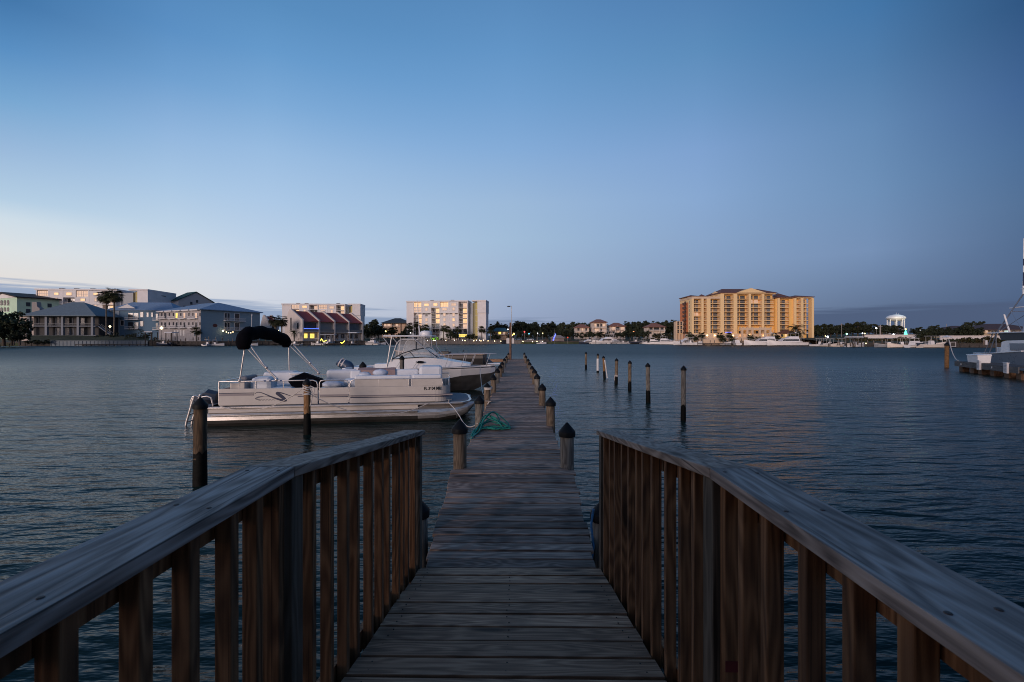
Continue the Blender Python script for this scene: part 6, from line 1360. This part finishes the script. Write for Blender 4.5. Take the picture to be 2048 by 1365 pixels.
# ------------------------------------------------------------------ far boats
bw = mat('far_white_gelcoat', (.76, .72, .71), .35, var=.04, scale=.6); bw2 = mat('far_cream_gelcoat', (.72, .62, .54), .4, var=.04); far_navy = mat('far_navy_hull', (.02, .03, .06), .35)
wgl = mat('boat_dark_glass', (.02, .024, .03), .12); bluetop = mat('blue_canvas', (.02, .08, .2), .8)
def yacht(kind, L, label, px, yb, heading, hullm=None, group=None, lift=0.0, canopy=None):
    """heading: degrees, 0 = bow to the right, 90 = bow away from the viewer; yb = photo row of the waterline"""
    d = F*E/(yb-CY); d = min(d, shore_d(px)-2.5) if yb else shore_d(px)-4
    t = thing('motor_yacht' if kind in ('sport', 'cruiser') else 'motor_boat', label, 'boat', (X(px, d), d, lift), R(heading), group)
    B = L*.15 if kind != 'small' else L*.18; fb = L*.085 if kind != 'small' else L*.11; hm = hullm or bw; h0 = -L/2
    q = MB(); sts = [(h0, B*.9, fb), (h0+L*.3, B, fb*1.02), (h0+L*.6, B*.95, fb*1.2), (h0+L*.82, B*.6, fb*1.5), (h0+L*.95, B*.22, fb*1.75), (h0+L, .03, fb*1.85)]
    q.loft([[(x_, -hb, zg), (x_, -hb*.88, .15), (x_, 0, -.35), (x_, hb*.88, .15), (x_, hb, zg)] for x_, hb, zg in sts]); hu = q.build('hull', hm, t, smooth=40)
    q = MB()
    for a, b_ in zip(sts, sts[1:]):
        for s in (-1, 1): q.bar((a[0], s*(a[1]+.01), a[2]-.1), (b_[0], s*(b_[1]+.01), b_[2]-.1), .07, .08)
    q.build('rub_rail', railm, hu)
    def block(nm, x0, x1, w0, z0, z1, rake, m, par=t, tw=.86):
        return MB().hexa([(x0, -w0, z0), (x1, -w0, z0), (x1, w0, z0), (x0, w0, z0), (x0+rake*.15, -w0*tw, z1), (x1-rake, -w0*tw, z1), (x1-rake, w0*tw, z1), (x0+rake*.15, w0*tw, z1)]).build(nm, m, par, bevel=.06)
    if kind in ('sport', 'cruiser'):
        c0, c1 = h0+L*.2, h0+L*.72; z0 = fb*1.05; z1 = z0+L*.105
        cb_ = block('cabin', c0, c1, B*.82, z0, z1, L*.14, bw)
        block('window', c0+L*.03, c1-L*.055, B*.835, z0+L*.035, z0+L*.078, L*.05, wgl, cb_, .93)
        f0, f1 = c0+L*.02, c0+L*.3; z2 = z1+L*.05
        fl = block('flybridge', f0, f1, B*.66, z1+.01, z2, L*.05, bw)
        q = MB(); zt = z2+L*.085
        for s in (-1, 1):
            q.tube([(f0+.1, s*B*.58, z2), (f0+.2, s*B*.55, zt)], .05, 5); q.tube([(f1-L*.05, s*B*.55, z2), (f1-L*.08, s*B*.5, zt)], .05, 5)
        q.build('hardtop_post', railm, fl)
        MB().box(f0, f1-L*.06, -B*.62, B*.62, zt, zt+.09).build('hardtop', canopy or bw, fl, bevel=.03)
        if kind == 'sport':
            q = MB(); zz = zt+L*.2
            for s in (-1, 1):
                q.tube([(f0+L*.0, s*B*.6, zt), (f0+L*.09, s*B*.25, zz)], .06, 5); q.tube([(f1-L*.07, s*B*.5, zt), (f0+L*.13, s*B*.25, zz)], .06, 5)
                q.tube([(c0+L*.1, s*B*.85, z1), (c0-L*.1, s*B*1.1, zz+L*.12)], .05, 5); q.tube([(f0+L*.05, s*B*.42, zt+L*.1), (f0+L*.14, s*B*.4, zt+L*.1)], .05, 5)
            q.build('tower', railm, t); MB().box(f0+L*.06, f0+L*.16, -B*.3, B*.3, zz, zz+.12).build('tower_platform', bw, t)
        else:
            q = MB(); q.tube([(f0+.3, 0, zt), (f0+.1, 0, zt+L*.11)], .04, 5); q.ball((f0+.8, 0, zt+.3), .3, (1, 1, .6), 8); q.build('radar_mast', bw, fl)
        q = MB()
        for s in (-1, 1):
            q.tube([(h0+L*.6, s*B*.9, fb*1.2+.7), (h0+L*.82, s*B*.56, fb*1.5+.7), (h0+L*.98, s*.12, fb*1.85+.65)], .035, 5)
            for x_, hb, zg in ((h0+L*.6, B*.93, fb*1.2), (h0+L*.72, B*.77, fb*1.35), (h0+L*.82, B*.57, fb*1.5), (h0+L*.92, B*.3, fb*1.68)): q.tube([(x_, s*hb, zg), (x_, s*hb*.97, zg+.68)], .03, 4)
        q.build('bow_rail', railm, t)
    else:
        block('console', h0+L*.38, h0+L*.52, B*.35, fb*.6, fb*.9+L*.14, L*.03, bw); block('windshield', h0+L*.5, h0+L*.56, B*.36, fb*1.0, fb*1.0+L*.1, L*.04, wgl)
        q = MB(); zt = fb+L*.28
        for s in (-1, 1):
            q.tube([(h0+L*.33, s*B*.5, fb*.8), (h0+L*.33, s*B*.48, zt)], .035, 5); q.tube([(h0+L*.56, s*B*.5, fb*.8), (h0+L*.54, s*B*.48, zt)], .035, 5)
        q.build('top_frame', railm, t); MB().box(h0+L*.28, h0+L*.6, -B*.62, B*.62, zt, zt+.08).build('hardtop', canopy or bw, t, bevel=.03)
        q = MB(); q.loft([[(h0-.1-.3*k, .22*math.sin(a), fb+.1-.1*k+.35*math.cos(a)) for a in [i*math.pi/4 for i in range(8)]] for k in (0, 1, 2)], closed=True); q.build('outboard_motor', far_navy, t, smooth=40)
    return t
yacht('cruiser', 11, 'white flybridge cruiser with black hull, leftmost of the yachts below the villas', 1174, 688.3, 200, far_navy)
yacht('cruiser', 10, 'white flybridge cruiser behind the leftmost yacht below the villas', 1183, 688.0, 150)
yacht('sport', 17, 'big white sport fishing yacht with the tallest tower, below the tallest villa', 1210, 688.4, 195)
yacht('sport', 12, 'smaller sport fishing yacht with tower right of the biggest one', 1232, 688.3, 30)
yacht('small', 8, 'open white boat with hardtop at the right end of the villa yachts', 1248, 688.3, 10)
yacht('small', 8, 'dark covered boat on a lift between the villas and the hotel', 1273, 688.6, 10, far_navy, lift=.6)
yacht('small', 8, 'small white boat seen from the bow right of the dark covered boat', 1288, 688.7, -80)
yacht('cruiser', 11, 'white flybridge cruiser with dark hardtop left of the yellow hotel', 1312, 689.2, -20)
yacht('cruiser', 13, 'large white flybridge cruiser turned stern on left of the yellow hotel', 1336, 689.5, -40)
yacht('cruiser', 13, 'sleek white cruiser under the orange corner of the hotel', 1369, 690.3, -160)
yacht('small', 9, 'white runabout with dark windshield beside the sleek cruiser', 1384, 690.6, -15, bw)
yacht('small', 8, 'dark boat tucked behind the palms of the yellow hotel', 1398, 690.3, 80, far_navy)
yacht('small', 8.5, 'white centre console seen bow on before the hotel podium', 1452, 690.4, -85)
yacht('cruiser', 10, 'white cruiser seen stern on with a dark cockpit opening', 1471, 690.6, 80)
yacht('cruiser', 16, 'large white motor yacht with two decks before the hotel arcade', 1526, 691.0, 172)
yacht('cruiser', 16, 'large white motor yacht before the yellow pavilion', 1573, 691.4, 176)
yacht('small', 8, 'small white boat under the right wing of the hotel', 1604, 691.0, 10)
yacht('small', 7.5, 'white pilothouse boat right of the yellow hotel', 1643, 693.6, -70)
yacht('small', 7, 'cream boat seen bow on under the street lamps', 1662, 694.1, -80, bw2)
yacht('small', 7, 'cream boat seen bow on beside the boat lift', 1686, 694.3, -85, bw2)
yacht('small', 7.5, 'white boat under a framed boat lift roof', 1711, 694.5, 15)
yacht('small', 7, 'grey covered boat below the water tower', 1775, 695.2, 160, mat('grey_hull', (.2, .21, .23), .5), canopy=bluetop)
yacht('small', 7.5, 'cream boat with cabin left of the dark round trees', 1800, 695.4, 175, bw2)
yacht('cruiser', 8.5, 'white express boat with raised bow below the white wall', 1836, 695.6, 12)
yacht('small', 9, 'cream trawler with white cabin near the thick piling', 1866, 695.9, 5, bw2)
yacht('small', 6, 'boat under the white boat house roof at the left shore, blue cover', 326, 692.0, 170, far_navy, lift=.4, canopy=bluetop)
yacht('small', 6.5, 'white boat before the blue corner apartment block', 416, 691.8, 100)
yacht('small', 6, 'white runabout under the arch of the pontoon canopy', 500, 691.3, 20)
yacht('small', 6, 'little white skiff beside the runabout under the canopy arch', 432, 691.6, 15)
yacht('small', 7, 'white boat with low hardtop before the red roofed townhouses', 588, 690.9, 175)
yacht('small', 7.5, 'long white boat with yellow lights before the townhouses', 634, 690.6, 170)
yacht('small', 7.5, 'white boat on a lift beside the yellow lit dock', 661, 690.5, 80, lift=.8)
yacht('small', 7, 'black covered boat under the white boat canopy', 706, 690.2, 60, far_navy)
yacht('cruiser', 9, 'white flybridge boat moored right of the townhouses', 741, 689.9, 165)
yacht('small', 7, 'white boat with teal cover near the flybridge boat', 757, 689.6, 20, canopy=mat('teal_canvas', (.03, .14, .16), .8))
yacht('small', 6, 'small white boat at the low dock right of the lamp post', 1083, 688.1, 5)
# boat lift roofs
def liftroof(label, px, yb, w_, zt, m=None):
    d = min(F*E/(yb-CY), shore_d(px)-1.5); t = thing('boat_lift', label, 'boat lift', (X(px, d), d, 0)); q = MB()
    for a in (-w_/2, w_/2):
        for b_ in (-1.4, 1.4): q.tube([(a, b_, -1), (a, b_, zt)], .16, 7)
    q.build('post', sw2, t, smooth=50)
    q = MB(); q.hexa([(-w_/2-.4, -1.9, zt), (w_/2+.4, -1.9, zt), (w_/2+.4, 1.9, zt), (-w_/2-.4, 1.9, zt), (-w_/2-.3, -1.7, zt+.3), (w_/2+.3, -1.7, zt+.3), (w_/2+.3, 1.7, zt+.3), (-w_/2-.3, 1.7, zt+.3)]); q.build('roof', m or trim, t)
    return t
liftroof('boat lift with white beam roof at the end of the grey seawall', 303, 692.4, 2.6, 5.4); liftroof('boat lift with white beam roof before the blue corner block', 343, 692.3, 2.4, 5.2)
liftroof('boat lift with a bright white canopy at the right end of the townhouses', 707, 690.3, 3.4, 5.6, whitem); liftroof('boat lift with thin pale roof before the townhouses', 657, 690.6, 5.5, 4.6, mat('pale_tin', (.35, .35, .36), .6))
liftroof('framed boat lift over the white boat right of the hotel', 1708, 694.8, 2.8, 3.2)
# low piers and the posts standing in the water along the far shore
def pier(label, px0, px1, d, z0=.55, z1=.8):
    t = thing('pier', label, 'pier'); q = MB(); x0, x1 = X(px0, d), X(px1, d); k = max(2, int((x1-x0)/.5))
    for i in range(k): q.box(x0+(x1-x0)*i/k, x0+(x1-x0)*(i+.92)/k, d, d+1.8, z0, z1)
    q.build('deck', sw2, t); q = MB()
    for i in range(max(2, int((x1-x0)/3))+1):
        xx = x0+.15+(x1-x0-.3)*i/max(2, int((x1-x0)/3)); q.tube([(xx, d+.2, -1), (xx, d+.2, z0)], .14, 6)
    q.build('pile', sw2, t)
pier('dark low pier at the far left below the black trees', -40, 18, 150, .9, 1.15); pier('dark low floating dock below the porch house lawn', 150, 290, 176.5); pier('dark pier before the blue apartments', 300, 410, 181)
pier('dark pier running before the townhouses', 540, 760, 196); pier('brown pier below the villas', 1160, 1255, 262); pier('pier between the villas and the hotel', 1262, 1345, 260)
pier('brown pier before the yellow hotel podium', 1395, 1520, 210); pier('cluttered brown pier under the right hotel wing', 1588, 1640, 206); pier('low brown pier below the street lamps', 1645, 1745, 164); pier('low brown pier below the water tower', 1755, 1860, 146)
farpost = thing('pier_post', 'x', 'post'); MB().tube([(0, 0, -1), (0, 0, 0)], [.16, .15], 7).build('shaft', mat('far_post_wood', (.12, .09, .07), .85, var=.3), farpost, smooth=50); MB().lathe([(.17, -.02), (.17, .1), (.02, .3)], (0, 0, 0), 7).build('cap', mat('far_post_cap', (.2, .18, .17), .7), farpost)
first = [True]
def fposts(label, group, lst):
    for px, yt, yb in lst:
        d = min(F*E/(yb-CY), shore_d(px)-1.2); zt = Z(yt, d)
        if first[0]: o = farpost; first[0] = False; o.location = (X(px, d), d, zt); o['label'] = label; o['group'] = group
        else: o = dup(farpost, (X(px, d), d, zt), 0, label, group)
fposts('dark dock post with a pale cap at the far left below the black trees', 'posts at the far left pier', [(19, 676, 695), (42, 676, 694.5), (28, 679, 694), (34, 679, 694)])
fposts('tall leaning pole at the far left bank', 'pole at the far left', [(53, 668, 695.8)])
fposts('thin dark post along the bulkhead before the blue apartments and townhouses', 'posts along the left bulkhead', [(px+random.uniform(-3, 3), random.uniform(674, 680), 691.7-(px-300)*.003) for px in range(312, 545, 12)]+[(px+random.uniform(-3, 3), random.uniform(668, 679), 690.8-(px-600)*.005) for px in range(598, 765, 11)])
fposts('thin post among the yachts below the villas', 'posts among the villa yachts', [(px+random.uniform(-3, 3), random.uniform(677, 683), 688.5) for px in range(1160, 1350, 11)])
fposts('thin dark post among the boats before the yellow hotel', 'posts before the yellow hotel', [(px+random.uniform(-3, 3), random.uniform(678, 684), 690.9) for px in range(1360, 1640, 12)])
fposts('brown post in the marina below the water tower', 'posts of the right marina', [(px+random.uniform(-4, 4), random.uniform(680, 689), 694.7) for px in range(1636, 1880, 9)])
fposts('post with a white sign beyond the side dock', 'sign post on the right', [(1967.5, 681, 703)])
sg = thing('sign_board', 'pale two panel sign on the post beyond the side dock', 'sign', (X(1967.5, 96), 95.7, 0)); q = MB(); q.box(-.35, -.02, -.05, 0, Z(690, 96), Z(681, 96)); q.build('grey_panel', mat('grey_sign', (.2, .18, .18), .6), sg); q = MB(); q.box(0, .42, -.06, .0, Z(690, 96), Z(681, 96)); q.build('white_panel', trim, sg)
# ------------------------------------------------------------------ lamps and small lights
def lamp(label, px, py, d, zb, r, m, cat='lamp', group=None, nm='lamp_post', post=True):
    z_ = Z(py, d); t = thing(nm, label, cat, (X(px, d), d, zb), 0, group)
    if post and z_-zb > r: MB().tube([(0, 0, 0), (0, 0, z_-zb-r*.6)], .07, 6).build('post', mat('dim_post', (.3, .28, .26), .6), t)
    MB().ball((0, 0, z_-zb), r, n=10).build('globe', m, t, smooth=60); return t
warm = emit('warm_globe', (1, .78, .42), 7); white_l = emit('white_globe', (.95, .97, 1), 6); amber = emit('amber_globe', (1, .5, .1), 9); yelg = emit('yellow_globe', (1, .82, .3), 5)
for px in (785+70*.0, ):
    pass
first_l = None
for px, py in [(855, 681.3), (871.4, 681.3), (891.6, 681.3), (909, 681.3), (925, 681), (930, 681.8), (947.7, 682), (953, 681), (959, 681), (962, 682.3), (967, 681), (976, 682.3), (989, 682.6), (1001.7, 683)]:
    d = shore_d(px)-.9 if px < 830 else (262+(px-830)/170*10-.9)
    if first_l is None: first_l = lamp('small round warm lamp glowing on the seawall before the middle white block', px, py, d, 2.15, .22, warm, group='lamps along the seawall', nm='seawall_lamp')
    else: dup(first_l, (X(px, d), d, 2.15+(681.3-py)*.29), 0, None, None)
for px, py in [(1046, 683.2), (1065, 683.6), (1074, 683.6), (1084.7, 683.6)]:
    d = 281; dup(first_l, (X(px, d), d, Z(py, d)-(Z(681.3, 262)-2.15)), 0, 'small round warm lamp on the seawall right of the dock lamp post', 'lamps right of the dock end')
lamp('glowing white globe lamp at the foot of the tall palms', 220, 653.5, 189, 1.8, .38, warm); lamp('large glowing globe lamp before the blue corner block', 323, 656.5, 184.5, 1.5, .52, warm)
lamp('bright amber street lamp right of the dock end post', 1028, 668, 283, 1.9, .48, amber); lamp('dimmer amber lamp beside the bright amber street lamp', 1025, 671, 284, 1.9, .32, amber)
lamp('white lamp at the eave of the teal roofed house', 1015.8, 659, 286, 1.8, .3, white_l)
lamp('white street lamp on a tall pole left of the water tower', 1752.5, 657, 200, 2.4, .32, white_l); lamp('bright round street lamp right of the yellow hotel', 1655.5, 674, 196, 1.9, .38, white_l); lamp('smaller street lamp right of the yellow hotel', 1651, 672.5, 198, 1.9, .2, yelg)
lamp('green traffic light glow among the trees right of the hotel', 1693.5, 668.3, 210, 2, .36, emit('green_globe', (.25, 1, .5), 6)); lamp('white light low in the trees left of the water tower', 1725, 667, 205, 2, .24, white_l); lamp('yellow light beside the white light left of the water tower', 1729.5, 667.5, 205, 2, .24, yelg)
lamp('white light under the trees below the water tower', 1787, 669, 190, 2, .26, white_l); lamp('small yellow marina light on the pier below the bank', 1732, 687, 163, .8, .2, yelg)
lamp('pale lamp in the garden by the peach hipped house', 788, 665.3, 266, 1.8, .26, white_l); lamp('pale lamp between the palms left of the middle white block', 821, 666, 262, 1.8, .22, white_l); lamp('yellow flame lamp before the peach hipped house', 771.5, 663, 264, 1.8, .38, yelg)
lamp('warm light under the big round palm', 556, 662, 200, 1.6, .3, warm)
lamp('red neon sign glow in the dark wood', 1049, 664, 290, 2, .42, emit('red_globe', (1, .06, .06), 3)); lamp('cyan neon sign glow in the dark wood', 1058, 668, 290, 2, .4, emit('cyan_globe', (.2, .75, .9), 1.6)); lamp('white light in the dark wood right of the neon signs', 1075, 667, 290, 2, .24, white_l); lamp('cream light in the dark wood nearest the blue lit mast', 1085.5, 667, 290, 2, .25, yelg)
lamp('dim red lantern on a pole left of the villas', 1135.5, 675.5, 268, 0, .42, emit('dim_red', (.8, .08, .03), .8)); lamp('red and white lit umbrella glow between two villas', 1268, 664, 300, 2, .5, emit('redorange', (1, .15, .08), 3)); lamp('bright cream light atop the red glow between two villas', 1266.5, 663.2, 299, 2, .25, yelg)
lamp('white roof light on the far right skyline', 1840, 660.3, 260, 2, .28, white_l)
# mast with blue string lights
d = 272; ms = thing('lit_mast', 'thin mast wrapped in blue string lights on the far shore', 'mast', (X(1108.5, d), d, 0)); MB().tube([(0, 0, 0), (0, 0, Z(658, d))], .07, 6).build('pole', galv, ms)
q = MB()
for i, (dx, py) in enumerate(((.8, 669), (.5, 671), (.3, 673), (-.1, 676), (-.3, 678.5), (-.6, 680.5))): q.ball((dx, -.1, Z(py, d)), .26, n=8)
q.build('string_light', emit('blue_globe', (.08, .12, 1), 7), ms)
# string lights on the corner block terrace
d = 197; st_ = thing('string_lights', 'string of round bulbs hung below the balcony of the blue corner block', 'string lights', (0, 0, 0)); q = MB()
pp = [(446, 662), (452.5, 664.5), (457, 666), (461.5, 666), (466, 664.5), (471, 661)]
q.tube([P(a, b_, d) for a, b_ in pp], .03, 5); q.tube([P(446, 688, d), P(446, 661, d)], .08, 6); q.build('wire', sw2, st_); q = MB()
for i, (a, b_) in enumerate(pp[:5]): q.ball(P(a, b_, d), .34 if i == 0 else .19, n=8)
q.build('bulb', warm, st_)
d = 194; st_ = thing('string_lights', 'tangled yellow string lights on the dock before the townhouses', 'string lights', (0, 0, 0)); q = MB(); ym = emit('yellow_string', (1, .85, .1), 4)
q.tube([P(a, b_, d) for a, b_ in ((641, 682), (643, 678), (645, 681), (647, 684), (650, 682.5), (653, 681))], .13, 5); q.tube([P(a, b_, d) for a, b_ in ((681, 685.5), (684, 687), (687, 685), (689.5, 682))], .13, 5); q.build('light_rope', ym, st_)
# green cone of lights
d = 182; gc = thing('light_tree', 'cone shaped tree of green lights with a yellow top on the white wall', 'light tree', (X(1811.3, d), d, 4.2)); MB().lathe([(.62, 0), (.45, .7), (.25, 1.5), (.1, 2.0)], (0, 0, .2), 12).build('light_cone', emit('green_cone', (.12, 1, .55), 2.2), gc); MB().ball((0, 0, 2.5), .26, n=8).build('star', yelg, gc); MB().tube([(0, 0, -2.5), (0, 0, .2)], .08, 6).build('post', galv, gc)
# white gazebo, small white framed shed, distant pole
d = 150; gz = thing('gazebo', 'small gazebo with white pyramid roof beyond the thick piling', 'gazebo', (X(1894, d), d, 1.2)); q = MB()
for a in (-.8, .8):
    for b_ in (-.8, .8): q.tube([(a, b_, 0), (a, b_, Z(675, d)-1.2)], .07, 6)
q.build('post', trim, gz); q = MB(); hip(q, -.9, .9, -.9, .9, Z(675, d)-1.2, Z(671, d)-1.2, .25, ri=1.1, th=.1); q.build('roof', trim, gz)
d = 143; sd_ = thing('shed', 'dark shed with a white framed opening at the right shore edge', 'shed', (X(1907, d), d, 0)); MB().box(-1.1, 1.3, 0, 2, .2, Z(683, d)).build('wall', sw2, sd_); q = MB(); a, b_, z0, z1 = -1.0, .7, Z(694, d), Z(684.5, d)
q.box(a, a+.1, -.1, -.002, z0, z1); q.box(b_-.1, b_, -.1, -.002, z0, z1); q.box(a+.1, b_-.1, -.1, -.002, z1-.1, z1); q.box(a+.1, b_-.1, -.1, -.002, z0, z0+.1); q.build('frame', trim, sd_)
for px, yt, d, lb in ((1760.5, 650, 205, 'thick concrete utility pole left of the water tower'), (1683, 647, 230, 'thin utility pole above the trees right of the hotel'), (1893, 648, 260, 'thin distant mast on the right skyline')):
    t = thing('utility_pole', lb, 'pole', (X(px, d), d, 2)); w_ = .28 if 'thick' in lb else .12; MB().tube([(0, 0, 0), (0, 0, Z(yt, d)-2)], [w_, w_*.8], 8).build('shaft', mat('concrete_pole', (.3, .27, .26), .8), t)
    if px < 1800: MB().box(-1, 1, -.06, .06, Z(yt, d)-2.9, Z(yt, d)-2.75).build('crossarm', mat('concrete_pole', (.3, .27, .26), .8), t)
t = thing('flagpole', 'thin white pole rising behind the canopy at the left', 'pole', (X(503.5, 183), 183, .5)); MB().tube([(0, 0, 0), (0, 0, Z(632, 183))], .1, 6).build('shaft', trim, t)
t = thing('flagpole', 'slim white mast left of the middle white block', 'pole', (X(826.5, 255), 255, 0)); MB().tube([(0, 0, 0), (0, 0, Z(636, 255))], [.14, .06], 6).build('shaft', trim, t)
# parked cars on the quay
def car(label, px, d, m):
    t = thing('parked_car', label, 'car', (X(px, d), d, 2.2), R(3)); q = MB()
    q.loft([[(x_, y_, z_) for y_, z_ in ((-.85, .25), (-.88, zt*.75), (-.8, zt), (.8, zt), (.88, zt*.75), (.85, .25))] for x_, zt in ((-2.2, .62), (-2.1, .78), (-.9, .86), (1.0, .9), (2.1, .85), (2.2, .6))]); q.build('body', m, t, smooth=30, bevel=.03)
    q = MB(); q.loft([[(x_, -w_, .84), (x_, -w_*.86, zt), (x_, w_*.86, zt), (x_, w_, .84)] for x_, w_, zt in ((-1.3, .74, .88), (-.5, .74, 1.38), (.9, .74, 1.42), (1.9, .74, .92))]); q.build('window', wgl, t, smooth=30)
    MB().box(-.45, .9, -.6, .6, 1.4, 1.45).build('roof', m, t, bevel=.03)
    for a in (-1.35, 1.35):
        for s in (-1, 1): MB().tube([(a, s*.74, .32), (a, s*.9, .32)], .32, 12).build('wheel', capm, t, smooth=40)
    return t
car('silver car parked on the quay right of the dock lamp post', 1060.5, 284, mat('silver_paint', (.5, .52, .56), .3, .4)); car('dark blue car parked behind the white boards of the dock post', 1037, 285, mat('blue_car_paint', (.12, .16, .22), .3, .3))
bx_ = thing('kiosk', 'low white kiosk with dark roof on the quay beside the parked cars', 'kiosk', (X(1092, 285), 285, 1.8)); MB().box(-1.6, 1.6, 0, 2, 0, Z(682, 285)-1.8).build('wall', trim, bx_); MB().box(-1.8, 1.8, -.3, 2.2, Z(682, 285)-1.799, Z(678.5, 285)-1.8).build('roof', sw2, bx_)
bh = thing('boat_house', 'small brown waterside hut behind the blue lit mast', 'hut', (X(1112, 280), 280, 1.2)); MB().box(-3, 5, 0, 4, 0, 2.4).build('wall', mat('hut_wall', (.2, .16, .15), .8), bh); q = MB(); hip(q, -3, 5, 0, 4, 2.5, 4.2, .5, ri=2.5); q.build('roof', mat('hut_roof', (.22, .19, .18), .8, var=.15), bh)
